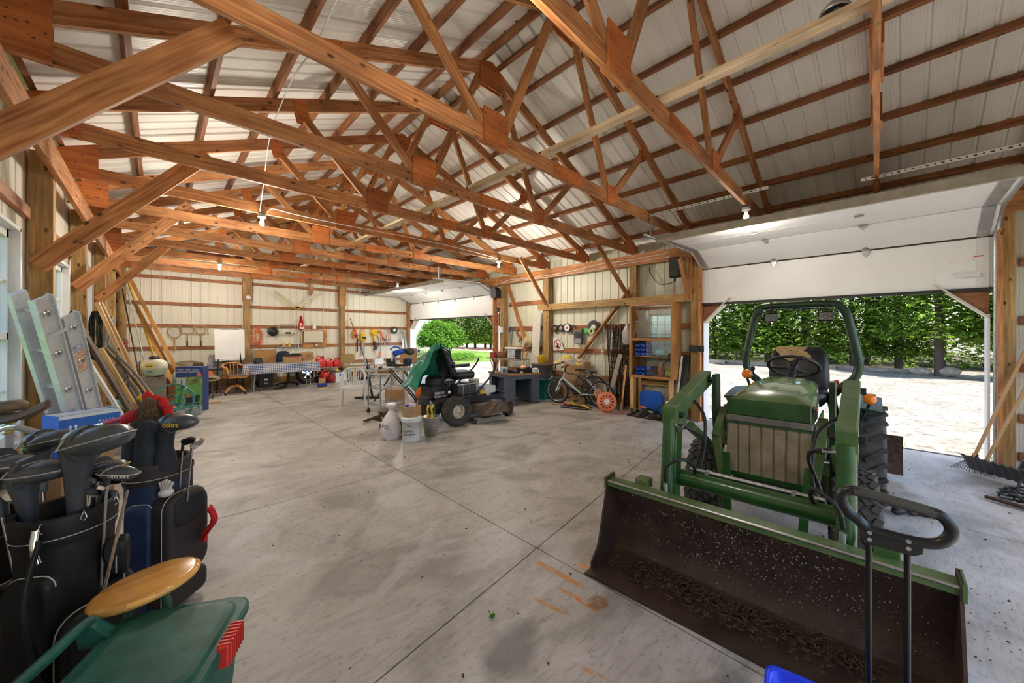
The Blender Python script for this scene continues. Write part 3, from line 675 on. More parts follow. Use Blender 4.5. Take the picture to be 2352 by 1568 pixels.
# ---- bulbs
BULB = mat('lit_bulb', (1, 0.96, 0.88), 0.3, emit=4.0)
bl = None
BN = {(0, 0): 'bare bulb high over the golf bags, nearest the front', (1, 0): 'bare bulb in a white socket above the raised near garage door', (0, 1): 'bare bulb on the left half of the trusses, midway down the barn', (1, 1): 'bare bulb under the right truss ends, midway down the barn', (0, 2): 'bare bulb on the left near the back wall', (1, 2): 'bare bulb beside the raised far garage door'}
for i, x in enumerate((1.05, 5.58)):
    for j, k in enumerate((0, 4, 8)):
        y = truss_y(k, x) - .0
        t = thing('ceiling_bulb', BN[(i, j)], 'lamp', (x, y, H0 - .004), 0, 'bare ceiling bulbs')
        MB().lathe([(0, 0), (.05, 0), (.05, -.035), (.0, -.035)], 16).build('junction_box', GAL, t)
        MB().lathe([(0, -.035), (.055, -.036), (.05, -.048), (.025, -.055), (.022, -.075), (0, -.075)], 16).build('socket', WPL, t)
        MB().lathe([(0, -.075), (.016, -.075), (.018, -.09), (.03, -.115), (.032, -.135), (.026, -.155), (.012, -.166), (0, -.168)], 14).build('bulb', BULB, t)
        ld = bpy.data.lights.new('bulb_light', 'POINT'); ld.energy = BULB_W * (.32, 1.0, 1.2)[j] * (1.0, 1.0)[i]; ld.color = (1.0, 0.92, 0.80); ld.shadow_soft_size = 0.16
        lo = bpy.data.objects.new('bulb_light', ld); COL.objects.link(lo); lo.parent = t; lo.location = (0, 0, -.34)
# ================================================================== outdoors
def ground_mat(name, c1, c2, c3, s1, s2, bump=0.3):
    m, t, b = _nodes(name); n, l = t.nodes, t.links
    tc = n.new('ShaderNodeTexCoord')
    def nz(s, d=6):
        q = n.new('ShaderNodeTexNoise'); q.inputs['Scale'].default_value = s; q.inputs['Detail'].default_value = d; l.new(tc.outputs['Object'], q.inputs['Vector']); return q.outputs[0]
    def rp(x, a, b_, p, q):
        r = n.new('ShaderNodeValToRGB'); e = r.color_ramp.elements; e[0].position = a; e[1].position = b_; e[0].color = (*p, 1); e[1].color = (*q, 1); l.new(x, r.inputs[0]); return r.outputs[0]
    a = rp(nz(s1), 0.35, 0.65, c1, c2); f = rp(nz(s2, 4), 0.5, 0.72, (0, 0, 0), (1, 1, 1))
    mx = n.new('ShaderNodeMix'); mx.data_type = 'RGBA'; l.new(f, mx.inputs[0]); l.new(a, mx.inputs[6]); mx.inputs[7].default_value = (*c3, 1); l.new(mx.outputs[2], b.inputs['Base Color'])
    b.inputs['Roughness'].default_value = 0.9; b.inputs['Specular IOR Level'].default_value = 0.15
    bu = n.new('ShaderNodeBump'); bu.inputs['Strength'].default_value = bump; l.new(nz(s2 * 3, 4), bu.inputs['Height']); l.new(bu.outputs[0], b.inputs['Normal'])
    return m
GRAV = ground_mat('gravel', (0.19, 0.172, 0.142), (0.31, 0.284, 0.245), (0.10, 0.085, 0.063), 0.9, 9)
GRAS = ground_mat('lawn_grass', (0.07, 0.14, 0.02), (0.12, 0.20, 0.035), (0.17, 0.21, 0.055), 0.5, 9)
MULCH = ground_mat('forest_soil', (0.055, 0.04, 0.025), (0.10, 0.07, 0.045), (0.08, 0.09, 0.03), 1.2, 10)
GROUND = MB()
def gz(x, y): return -0.03 - 0.004 * max(0, x - 9) + 0.03 * math.sin(x * 1.1 + y * .7) * min(1, max(0, (x - 8.5) / 3)) + .02 * math.sin(y * 2.1 - x) * min(1, max(0, (x - 8.5) / 3))
GROUND.grid(lambda u, v: (7.52 + 18.4 * u, -14 + 31 * v, gz(7.52 + 18.4 * u, -14 + 31 * v)), 46, 60)
GROUND.build('driveway', GRAV, kind='structure')
MB().box((26.5, 33, -0.16), (38, 32, 0.1)).build('driveway_far', GRAV, kind='structure')
MB().box((35, 3, -.165), (19, 60, .1)).build('woodland_floor', MULCH, kind='structure')
MB().prism([(8.6, 17.2), (9.2, 15.2), (12, 15.6), (17, 18.5), (22, 24), (23, 31), (20, 36), (12, 34), (9, 30)], 0.03, c=(0, 0, -.09)).build('lawn', GRAS, kind='structure')
MB().box((26, 70, -.17), (70, 42, .1)).build('meadow_far', GRAS, kind='structure')
MB().box((-11.5, 10, -0.2), (21, 60, 0.1)).build('meadow_side', GRAS, kind='structure')
MB().box((3, -22, -0.2), (60, 40, 0.1)).build('yard_front', GRAV, kind='structure')
for p in ((8.0, -1.0, .45), (8.2, .3, .3), (9.5, .8, .5), (11.5, -1.5, .8), (15, 1, .7), (19.5, -1.6, 1.3)):
    pass
LEAF = {}
def leaf_mat(name, c1, c2, c3):
    m = bpy.data.materials.new(name); m.use_nodes = True; t = m.node_tree; n, l = t.nodes, t.links; n.remove(n['Principled BSDF'])
    ge = n.new('ShaderNodeNewGeometry'); rp = n.new('ShaderNodeValToRGB'); e = rp.color_ramp.elements
    e[0].color = (*c1, 1); e[1].color = (*c3, 1); q = e.new(0.5); q.color = (*c2, 1); l.new(ge.outputs['Random Per Island'], rp.inputs[0])
    d = n.new('ShaderNodeBsdfDiffuse'); tr = n.new('ShaderNodeBsdfTranslucent'); mx = n.new('ShaderNodeMixShader'); mx.inputs[0].default_value = 0.5
    l.new(rp.outputs[0], d.inputs[0]); l.new(rp.outputs[0], tr.inputs[0]); l.new(d.outputs[0], mx.inputs[1]); l.new(tr.outputs[0], mx.inputs[2]); l.new(mx.outputs[0], n['Material Output'].inputs[0])
    return m
CEDAR = leaf_mat('cedar_leaf', (0.06, 0.13, 0.013), (0.165, 0.28, 0.03), (0.31, 0.43, 0.08))
SHRUB = leaf_mat('shrub_leaf', (0.05, 0.14, 0.014), (0.11, 0.25, 0.03), (0.21, 0.37, 0.06))
LILAC = leaf_mat('pale_leaf', (0.16, 0.24, 0.10), (0.28, 0.38, 0.16), (0.40, 0.40, 0.42))
BARK = mat('bark', (0.115, 0.085, 0.062), 0.9, var=0.5, scale=14, stretch=(4, 4, .6), bump=0.5, bscale=20)
rnd = random.Random(3)
def spray(mb, p, s, r):
    """one drooping spray: a small bent fan of three slim leaflets"""
    a = r.uniform(0, 6.28); d = Vector((math.cos(a), math.sin(a), r.uniform(-.75, .25))).normalized(); sd = d.cross(Vector((0, 0, 1))).normalized()
    for k in (-1, 0, 1):
        q = (d + sd * .55 * k).normalized(); w = sd if k == 0 else (sd - q * sd.dot(q)).normalized()
        L = s * (1 if k == 0 else .75); b0 = p; t = p + q * L + Vector((0, 0, -.18 * L)); m_ = p + q * L * .5
        mb.add([b0, m_ + w * L * .17, t, m_ - w * L * .17], [(0, 1, 2, 3)])
def cedar(seed, h, rad, z0, nleaf):
    r = random.Random(seed); tr = MB(); fo = MB()
    lean = (r.uniform(-.1, .1), r.uniform(-.1, .1))
    tr.tube([(0, 0, -.25), (lean[0] * .2, lean[1] * .2, h * .3), (lean[0], lean[1], h * .62), (lean[0], lean[1], h * .95)], [.15, .11, .07, .015], 8)
    for i in range(26):
        z = r.uniform(.5, z0 + 1.2); a = r.uniform(0, 6.28); L = r.uniform(.4, 1.1)
        tr.tube([(0, 0, z), (math.cos(a) * L * .6, math.sin(a) * L * .6, z - .04), (math.cos(a) * L, math.sin(a) * L, z - .16 * L)], [.016, .01, .004], 4)
    for i in range(nleaf):
        t = r.random() ** 1.25; z = z0 + (h - z0) * t
        R_ = rad * (1 - t) ** .7 * (.75 + .5 * r.random()) + .1; a = r.uniform(0, 6.28)
        cl = .5 + .5 * math.sin(a * 5 + z * 3.1 + seed) * math.sin(z * 4.7 + seed)
        q = R_ * (.62 + .38 * cl) * (r.random() ** .35)
        spray(fo, Vector((math.cos(a) * q, math.sin(a) * q, z - .25 * q + .2 * cl)), r.uniform(.16, .30), r)
    return tr.mesh('trunk', BARK), fo.mesh('foliage', CEDAR)
ced = [cedar(s, 7.2 + .5 * s % 1.3, 1.75, .95, 5200) for s in (1, 2, 3)]
fs_ = [cedar(s, 7.6, 1.95, 1.75, 5200) for s in (4, 5)]
spots = []
y = -7.4
while y < 12.0:
    spots.append((24.6 + (0 if y > 0 else -1.6 + .2 * y), y)); y += 1.55
far = []
y = 24.0
while y < 46: far.append((27.2 + .02 * y, y)); y += 1.7
tot = spots + far
for i, (x, y) in enumerate(tot):
    x += rnd.uniform(-.35, .35); y += rnd.uniform(-.25, .25)
    near = i < len(spots); tr, fo = (fs_[i % 2] if near and y < -.8 else ced[i % 3])
    if near: lab = ('bare trunked cedar, %s from the right in the hedge behind the tractor' if y < 1 else 'bushy cedar, %s from the right in the hedge behind the tractor') % NTH[i]
    else: lab = 'dark cedar, %s from the right in the hedge through the far door' % NTH[i - len(spots)]
    t = thing('cedar_tree', lab, 'tree', (x, y, -.1), rnd.uniform(0, 360), 'cedar hedge along the drive')
    s = rnd.uniform(.9, 1.12); t.scale = (s, s, s)
    part('trunk', tr, t); f = part('foliage', fo, t); f['kind'] = 'stuff'
# dense wood behind the hedge
TREEBK = cedar(9, 10.5, 2.9, .4, 4200)
for i in range(17):
    y = -16 + 2.9 * i; x = 29.5 + (i % 2) * 1.8
    t = thing('conifer_tree', 'tall dark conifer behind the cedar hedge, %s from the right' % NTH[i], 'tree', (x, y, -.2), rnd.uniform(0, 360), 'wood behind the hedge')
    part('trunk', TREEBK[0], t); f = part('foliage', TREEBK[1], t); f['kind'] = 'stuff'
# shrub, flowers, ground cover seen through the far door
def bush(name, lab, loc, rx, h, n, m, s, seed):
    r = random.Random(seed); fo = MB(); st = MB()
    for i in range(7):
        a = i * .9; st.tube([(0, 0, 0), (math.cos(a) * rx * .3, math.sin(a) * rx * .3, h * .4), (math.cos(a) * rx * .55, math.sin(a) * rx * .55, h * .75)], [.03, .02, .008], 5)
    for i in range(n):
        a = r.uniform(0, 6.28); u = r.uniform(-.25, 1); q = math.sqrt(max(0, 1 - u * u)) * (r.random() ** .3); k = 1 + .18 * math.sin(3 * a + 5 * u + seed)
        p = Vector((math.cos(a) * q * rx * k, math.sin(a) * q * rx * k, h * (.42 + .56 * u * (r.random() ** .2))))
        d = Vector((r.gauss(0, 1), r.gauss(0, 1), r.gauss(.3, 1))).normalized(); w = d.orthogonal().normalized(); L = s * r.uniform(.6, 1.3)
        fo.add([p, p + d * L * .5 + w * L * .3, p + d * L, p + d * L * .5 - w * L * .3], [(0, 1, 2, 3)])
    t = thing(name, lab, 'shrub', loc)
    st.build('stem', BARK, t); f = fo.build('foliage', m, t); f['kind'] = 'stuff'; return t
bush('rounded_shrub', 'large rounded bright green shrub on the lawn seen through the far door', (13.9, 22.2, -.1), 1.35, 2.75, 6500, SHRUB, .17, 1)
bush('rounded_shrub', 'taller loose shrub just behind the rounded shrub beyond the far door', (16.2, 24.0, -.1), 1.2, 2.7, 3500, SHRUB, .17, 2)
bush('flowering_plant', 'pale flowering plant left of the rounded shrub beyond the far door', (11.0, 20.5, -.1), .8, 1.25, 2200, LILAC, .12, 3)
bush('ground_cover', 'low yellow green ground cover at the foot of the rounded shrub', (14.2, 19.8, -.08), 1.3, .45, 1800, SHRUB, .12, 4)
bush('distant_tree', 'rounded leafy tree far across the meadow beyond the far door', (22, 62, -.2), 4.2, 7.5, 6000, CEDAR, .55, 6)
bush('field_shrub', 'leafy bush on the meadow outside the left wall windows', (-12, 4, -.2), 2.4, 4.2, 4500, SHRUB, .35, 8)
# kerb timbers and boulders
y = -.2
for i in range(4):
    a = (23.35, y, -.0); b_ = (23.75, y + 2.35, 0)
    tag(MB().beam(a, b_, .18, .2, bev=.015).build('kerb_timber', GRW), 'weathered kerb timber below the hedge, %s from the two boulders' % NTH[i], 'timber', 'kerb timbers'); y += 2.4
y = 26
for i in range(3):
    tag(MB().beam((25.2, y, -.05), (25.5, y + 4, -.05), .2, .2).build('kerb_timber', PUR), 'brown kerb timber under the hedge beyond the far door, %s from the right' % NTH[i], 'timber', 'far kerb timbers'); y += 4.1
STN = mat('boulder', (0.46, 0.37, 0.28), 0.85, var=0.45, scale=5, bump=0.5, bscale=14)
def stone(name, lab, loc, r, seed):
    q = random.Random(seed); mb = MB().sph((0, 0, 0), r, 18, 12)
    mb.v = [Vector((p.x * (1 + .08 * math.sin(3 * p.y / r[1] + seed)), p.y * (1 + .08 * math.sin(4 * p.z / r[2])), p.z * (1 + .1 * math.sin(3 * p.x / r[0])) + r[2] * .72)) for p in mb.v]
    o = mb.build(name, STN); o.location = loc; return tag(o, lab, 'rock')
stone('boulder', 'larger rounded boulder at the right end of the hedge kerb', (22.9, -1.25, -.08), (.28, .34, .22), 1)
stone('boulder', 'smaller boulder beside the larger one at the hedge kerb', (22.8, -.50, -.08), (.22, .32, .18), 2)
# weeds along the slab edge
wd_ = MB(); r = random.Random(11)
for i in range(900):
    y = r.uniform(-2.4, 1.9); x = 7.7 + abs(r.gauss(0, .28)); h = r.uniform(.02, .07); a = r.uniform(0, 6.28)
    if math.sin(y * 5) + math.sin(y * 2.3) < -.3: continue
    wd_.add([(x, y, gz(x, y)), (x + .008 * math.cos(a), y + .008 * math.sin(a), gz(x, y)), (x + h * .5 * math.cos(a + 1), y + h * .5 * math.sin(a + 1), gz(x, y) + h)], [(0, 1, 2)])
tag(wd_.build('weeds', SHRUB, kind='stuff'), 'sparse low weeds along the edge of the concrete by the near door', 'weeds')
# ================================================================== loader tractor
def tire_mesh(R_, W, rr, pat, n):
    """tyre about local Y axis; tread blocks stand proud of the carcass"""
    mb = MB(); h = W / 2
    prof = [(rr, -h * .72), (rr + (R_ - rr) * .35, -h), (R_ * .93, -h * .97), (R_ * .985, -h * .8), (R_ * .99, 0), (R_ * .985, h * .8), (R_ * .93, h * .97), (rr + (R_ - rr) * .35, h), (rr, h * .72)]
    mb.lathe(prof, 40, 'Y')
    for i in range(n):
        a0 = 360 * i / n
        if pat == 'zig':
            rows = 5
            for k in range(rows):
                y = (k - (rows - 1) / 2) * W * .185; a = a0 + (180 / n if k % 2 else 0)
                M = RY(a) @ T(0, y, R_ * .995) @ RZ(28 if k % 2 else -28)
                mb.at(M).box((0, 0, 0), (2 * math.pi * R_ / n * .72, W * .15, R_ * .05)).at(I4)
        elif pat == 'lug':
            for s in (-1, 1):
                a = a0 + (180 / n if s > 0 else 0)
                for q in range(3):
                    M = RY(a + q * 5.0) @ T(0, s * W * (.42 - .15 * q), R_ * 1.0) @ RZ(s * 30)
                    mb.at(M).box((0, 0, 0), (R_ * .085, W * .2, R_ * .055)).at(I4)
        else:
            for k in range(4):
                y = (k - 1.5) * W * .23; a = a0 + (180 / n if k % 2 else 0)
                mb.at(RY(a) @ T(0, y, R_ * .992)).box((0, 0, 0), (2 * math.pi * R_ / n * .6, W * .14, R_ * .03)).at(I4)
    return mb
def rim_mesh(rr, W, dish=.3, hub=.3):
    mb = MB(); h = W * .36
    mb.lathe([(rr, -h), (rr * 1.04, -h), (rr * 1.02, -h * .8), (rr * .9, -h * .7), (rr * .86, h * .1), (rr * .55, h * dish), (rr * hub, h * dish), (rr * hub * .9, h * (dish + .45)), (0, h * (dish + .45))], 28, 'Y')
    mb.lathe([(rr * .86, h * .1), (rr * .9, h * .7), (rr * 1.02, h * .8), (rr * 1.04, h), (rr, h)], 28, 'Y')
    for i in range(5):
        a = 72 * i; mb.at(RY(a) @ T(0, h * (dish + .1), rr * .44)).box((0, 0, 0), (.02, .02, .02)).at(I4)
    return mb
JDG = mat('tractor_green', (0.026, 0.105, 0.020), 0.30, var=0.35, scale=7, coat=0.3, bump=0.06, bscale=40)
JDGD = mat('tractor_green_dark', (0.012, 0.045, 0.018), 0.35, var=0.3, scale=8)
JDW = mat('worn_green', (0.13, 0.16, 0.06), 0.40, col2=(0.05, 0.12, 0.03), scale=9, bump=0.1, bscale=60)
TAN = mat('dusty_grille', (0.40, 0.335, 0.235), 0.55, col2=(0.27, 0.21, 0.14), scale=7, bump=0.15, bscale=18)
HOODT = mat('pale_hood', (0.16, 0.24, 0.08), 0.22, col2=(0.10, 0.19, 0.05), scale=4, coat=0.6)  # paler, glossier green than the nose panel
BKT = mat('bucket_rust', (0.085, 0.052, 0.036), 0.45, 0.35, col2=(0.045, 0.027, 0.02), scale=6, bump=0.35, bscale=70)
BKF = mat('bucket_flecks', (0.35, 0.34, 0.33), 0.4, .5)
JYEL = mat('rim_yellow', (0.62, 0.42, 0.01), 0.45, var=0.4, scale=10)
SEATM = mat('seat_vinyl', (0.014, 0.014, 0.016), 0.38, var=0.3, scale=9, bump=0.2, bscale=30)
FOAM = mat('seat_foam', (0.45, 0.30, 0.13), 0.9, var=0.3, scale=15)
AMB = mat('amber_lens', (0.85, 0.22, 0.01), 0.15, coat=0.5)
HOSE = mat('hydraulic_hose', (0.012, 0.012, 0.012), 0.5)
LENS = mat('lamp_lens', (0.10, 0.10, 0.10), 0.15, coat=1.0)
tr_ = thing('loader_tractor', 'green compact tractor with front loader bucket parked in the near doorway', 'tractor', (4.98, 0.76, 0), 180 + 2.46)
# wheels
rt = tire_mesh(.45, .30, .25, 'lug', 22).mesh('tire', RUB); rr_ = rim_mesh(.25, .30).mesh('rim', JYEL)
ft = tire_mesh(.335, .245, .17, 'zig', 26).mesh('tire', RUB); fr_ = rim_mesh(.17, .245).mesh('rim', JYEL)
for s in (-1, 1):
    for nm, x, y, z, tm_, rm_, st in (('rear_wheel', 0, .50, .45, rt, rr_, 0), ('front_wheel', 1.55, .455, .335, ft, fr_, 6)):
        wv = bpy.data.objects.new(nm, tm_); COL.objects.link(wv); wv.parent = tr_; wv.location = (x, s * y, z); wv.rotation_euler = (0, 0, R(st + (180 if s < 0 else 0)))
        part('rim', rm_, wv)
# chassis, axle, engine
mb = MB(); mb.box((.75, 0, .50), (1.9, .30, .26), bev=.02); mb.box((1.55, 0, .36), (.12, .78, .12), bev=.02); mb.box((.0, 0, .48), (.32, .9, .28), bev=.04); mb.box((1.2, 0, .72), (.9, .34, .3), bev=.02); mb.cyl((1.45, .16, .28), (1.45, -.16, .28), .06, 12)
mb.box((.55, 0, .60), (.55, .74, .03)); mb.build('chassis', DST, tr_)
# hood: lofted shell, green nose panel, grey light band, ribbed dusty grille
def hood_ring(x, w, zt, zb, r):
    pts = []
    for i in range(9):
        a = R(180 - 180 * i / 8); pts.append(Vector((x, math.copysign(abs(math.cos(a)) ** .62, math.cos(a)) * w / 2, zt - r + r * math.sin(a) ** .75)))
    return [Vector((x, -w / 2 - .005, zb))] + pts + [Vector((x, w / 2 + .005, zb))]
hd = MB(); rings = [hood_ring(.86, .44, 1.215, .98, .13), hood_ring(1.2, .48, 1.21, .97, .13), hood_ring(1.55, .51, 1.175, .97, .12), hood_ring(1.70, .515, 1.135, .975, .07), hood_ring(1.745, .515, 1.11, .985, .05)]
hd.loft(rings, caps=True); hood = smooth_sharp(hd.build('hood', HOODT, tr_), 35)
MB().box((1.752, 0, 1.045), (.022, .512, .125), bev=.008).build('nose_panel', JDG, hood)
MB().box((1.745, 0, .958), (.05, .53, .05), bev=.008).build('light_band', mat('smoked_lens', (0.20, 0.19, 0.17), 0.25, var=.2), hood)
MB().box((1.735, 0, .925), (.06, .535, .014)).build('trim_strip', JDG, hood)
for s in (-1, 1):
    MB().box((1.60, s * .262, 1.03), (.24, .008, .10), bev=.003).build('side_badge', LENS, hood)
    MB().box((1.56, s * .267, 1.055), (.05, .006, .02)).build('side_marker', AMB, hood)
gr = MB(); pr = []; N = 7; y0 = -.262; wdt = .524
for i in range(N):
    a = y0 + wdt * i / N; b_ = y0 + wdt * (i + 1) / N
    pr += [(a, -.004), (a + .010, .014), (b_ - .010, .014), (b_, -.004)]
gr.grid(lambda u, v: (1.735 + pr[min(int(u * (len(pr) - 1) + .5), len(pr) - 1)][1] + .006 * math.sin(9 * v + 5 * u) * (u > .6), pr[min(int(u * (len(pr) - 1) + .5), len(pr) - 1)][0], .545 + .372 * v), len(pr) - 1, 8, th=-.006, smooth=False)
gr.build('grille', TAN, tr_)
mb = MB(); mb.box((1.725, 0, .535), (.07, .50, .03)); mb.build('grille_sill', JDG, tr_)
for s in (-1, 1):
    MB().prism([(1.73, .55), (1.73, .93), (1.0, .97), (1.0, .62), (1.5, .55)], .012, 'Y', (0, s * .262, 0)).build('side_panel', TAN if s < 0 else JDW, tr_)
mb = MB(); mb.box((1.80, 0, .47), (.10, .44, .10), bev=.01)
for i in range(3): mb.box((1.855, 0, .435 + .035 * i), (.012, .42, .02))
mb.build('front_weight_bracket', DST, tr_)
# front guard
gd = MB()
for s in (-1, 1): gd.beam((1.83, s * .25, .70), (1.90, s * .22, .26), .05, .03, (1, 0, 0))
gd.box((1.90, 0, .25), (.05, .48, .055)); gd.build('brush_guard', JDG, tr_)
# operator station
mb = MB(); mb.box((.78, 0, 1.03), (.16, .42, .30), bev=.03); mb.cyl((.74, 0, 1.12), (.52, 0, 1.27), .035, 12); mb.build('dash', BLK, tr_)
sw = MB(); Ms = T(.50, 0, 1.285) @ RY(-32)
sw.at(Ms).tube([(.20 * math.cos(R(a)), .20 * math.sin(R(a)), 0) for a in range(0, 360, 12)], .015, 8, closed=True)
for a in (20, 140, 260): sw.tube([(0, 0, -.02), (.19 * math.cos(R(a)), .19 * math.sin(R(a)), 0)], .012, 6)
sw.cyl((0, 0, -.04), (0, 0, .01), .045, 12); sw.build('steering_wheel', BLK, tr_)
st = MB()
def sring(z, x, w, d, n=16):
    return [Vector((x + d / 2 * math.copysign(abs(math.cos(a)) ** .5, math.cos(a)), w / 2 * math.copysign(abs(math.sin(a)) ** .5, math.sin(a)), z)) for a in [2 * math.pi * k / n for k in range(n)]]
st.loft([sring(.88, .1, .40, .40), sring(.92, .1, .47, .46), sring(1.0, .1, .48, .47), sring(1.03, .1, .42, .42)])
seat = st.build('seat', SEATM, tr_)
bk = MB(); bk.at(T(0, -.03, 0)).loft([sring(.98, -.10, .46, .12), sring(1.05, -.11, .54, .15), sring(1.3, -.15, .52, .14), sring(1.42, -.18, .46, .12), sring(1.46, -.19, .38, .06)]); bk.build('seat_back', SEATM, seat)
tb = MB(); tb.grid(lambda u, v: (-.055 - .105 * v - .004 * math.sin(14 * u), -.21 + .27 * u + .03 * math.sin(6 * v), 1.32 + .135 * v + .02 * math.sin(11 * u) * (1 - v)), 10, 5, th=-.012); tb.build('torn_foam', FOAM, seat)
for s in (-1, 1):
    MB().grid(lambda u, v: (.42 - .92 * u, s * (.36 + .26 * v), .93 + .055 * math.sin(math.pi * u) - .03 * v), 12, 4, th=.02 * s).build('fender', JDGD, tr_)
    MB().prism([(.42, .60), (.45, .92), (.2, 1.0), (-.25, 1.0), (-.5, .92), (-.4, .6)], .015, 'Y', (0, s * .36, 0)).build('fender_side', JDGD, tr_)
mb = MB().sph((.10, .30, 1.12), .025, 10, 8); mb.tube([(.12, .28, .98), (.10, .30, 1.12)], .008, 6); mb.build('lever', REDP, tr_)
mb = MB().tube([(.35, -.30, .98), (.38, -.36, 1.22)], .007, 6); mb.sph((.38, -.36, 1.235), .025, 10, 8); mb.build('lever', BLK, tr_)
MB().box((.20, .13, 1.035), (.05, .03, .11), RX(20).to_3x3(), bev=.006).build('work_glove', YELP, tr_)
# roll bar with lamps
Z0, ZT, HW = .93, 1.90, .455
rb = MB(); pts = [(-.22, -.33, .80), (-.05, -.33, .93)]
def rop(s): return [(.12, s * .26, .98), (.16, s * .34, 1.08), (.17, s * .43, 1.17), (.17, s * .462, 1.27), (.17, s * .455, 1.4), (.17, s * .40, 1.70), (.17, s * .375, 1.80), (.17, s * .33, 1.87), (.17, s * .26, 1.9)]
path = rop(-1) + rop(1)[::-1]; rb.tube(bez(path, 4), .036, 10); rops = rb.build('roll_bar', JDGD, tr_)
for s in (-1, 1):
    rb = MB().tube([(.12, s * .26, .98), (-.05, s * .30, .62)], .04, 8).build('roll_bar_mount', JDGD, rops)
    c = (.19, s * .225, 1.775)
    lp = MB().box(c, (.055, .125, .098), bev=.012); lp.box((.18, c[1], 1.845), (.02, .02, .07)); lp.box((.17, c[1], 1.90), (.09, .014, .09))
    lp = lp.build('work_lamp', BLK, tr_)
    MB().box((.22, c[1], 1.775), (.006, .10, .074)).build('lamp_lens', LENS, lp)
    led = MB()
    for q in ((-.03, .02), (.03, .02), (0, 0), (-.03, -.02), (.03, -.02)): led.box((.2235, c[1] + q[0], 1.775 + q[1]), (.003, .018, .006))
    led.build('led', GRYP, lp)
cb = MB().tube(bez([(.19, -.38, 1.62), (.205, -.36, 1.78), (.2, -.24, 1.85), (.2, -.1, 1.86), (.2, .1, 1.855), (.2, .22, 1.85)], 5), .006, 5); cb.build('lamp_cable', HOSE, tr_)
for s, p in ((-1, (.62, -.36, 1.195)), (1, (.40, .54, 1.02))):
    lb = MB(); lb.lathe([(0, -.035), (.03, -.032), (.047, -.012), (.047, .012), (.03, .032), (0, .035)], 16, 'X', p); lo_ = lb.build('amber_light', AMB, tr_)
    mb = MB().tube([(p[0] - .0, p[1], p[2] - .04), (p[0] - .06, p[1] * .9, p[2] - .2)], .012, 6); mb.box((p[0] - .03, p[1], p[2]), (.03, .085, .085), bev=.01); mb.build('light_bracket', BLK, lo_)
# loader frame
BW = .455
for s in (-1, 1):
    y = s * BW; yi = s * .36
    MB().prism([(1.62, 1.275), (1.74, 1.275), (1.74, 1.0), (1.66, .60), (1.50, .52), (1.45, .66), (1.60, .95)], .03, 'Y', (0, yi, 0)).build('loader_mast', JDGD, tr_)
    mb = MB().beam((1.48, yi, .60), (1.62, s * .3, .55), .10, .14); mb.beam((1.62, s * .31, .98), (1.86, s * .31, .80), .05, .09, (0, 0, 1)); mb.beam((1.86, s * .31, .82), (1.82, s * .27, .5), .045, .06, (1, 0, 0)); mb.build('mast_bracket', JDW, tr_)
    A, K, B = Vector((1.66, y, 1.225)), Vector((2.33, y, 1.06)), Vector((2.375, y, .22))
    b1 = MB().beam(A, K, .085, .115, bev=.006, ext=.05); b1.prism([(2.22, 1.13), (2.42, 1.095), (2.42, .99), (2.36, .92), (2.26, .92), (2.16, 1.03)], .088, 'Y', (0, y, 0)); boom = b1.build('loader_arm', JDW, tr_)
    MB().beam(K + Vector((-.03, 0, -.03)), B, .07, .11, bev=.006).build('lower_arm', JDG, boom)
    c0, c1, c2 = Vector((2.395, y, 1.02)), Vector((2.455, y, .50)), Vector((2.44, y, .27))
    MB().cyl(c0, c1, .043, 16).build('cylinder_barrel', JDG, boom)
    MB().cyl(c1, c1 + (c1 - c0).normalized() * .025, .05, 16).build('cylinder_gland', JDG, boom)
    MB().cyl(c1, c2, .021, 12).build('cylinder_rod', CHR, boom)
    # lift cylinder and pivots
    MB().cyl((1.52, yi + s * .03, .60), (2.12, yi + s * .05, .92), .035, 14).build('lift_cylinder', JDW, boom)
    for q in (A, K + Vector((0, 0, -.02))): MB().cyl(q + Vector((0, -.07, 0)), q + Vector((0, .07, 0)), .022, 10).build('pivot_pin', DST, boom)
    hp = [[(2.40, y - s * .03, .98), (2.40, y - s * .12, .97), (2.25, y - s * .17, .88), (2.20, y - s * .13, .72), (2.27, y - s * .09, .62)], [(2.50, y - s * .01, .62), (2.53, y - s * .03, .73), (2.48, y - s * .12, .78), (2.36, y - s * .15, .70), (2.30, y - s * .12, .60)], [(2.05, y - s * .05, 1.1), (2.12, y - s * .14, 1.0), (2.2, y - s * .16, .8), (2.24, y - s * .14, .65)]]
    for hq in hp: MB().tube(bez(hq, 6), .0115, 7).build('hydraulic_hose', HOSE, tr_)
    MB().cyl((2.40, y - s * .02, .98), (2.41, y - s * .10, .975), .014, 8).build('hose_fitting', GAL, tr_)
    MB().cyl((2.50, y - s * .01, .60), (2.50, y - s * .015, .52), .015, 8).build('hose_fitting', GAL, tr_)
    MB().box((2.28, y - s * .10, .60), (.05, .05, .06), bev=.006).build('hose_block', GAL, tr_)
ct = MB().cyl((2.31, -BW, .60), (2.31, BW, .60), .056, 20).build('cross_tube', JDG, tr_)
mb = MB()
for k in (0, 1): mb.cyl((2.285 - .02 * k, -.36, .665), (2.285 - .02 * k, .36, .665), .0075, 6)
for y in (-.25, .22): mb.box((2.28, y, .665), (.05, .02, .022))
mb.build('hydraulic_line', GAL, ct)
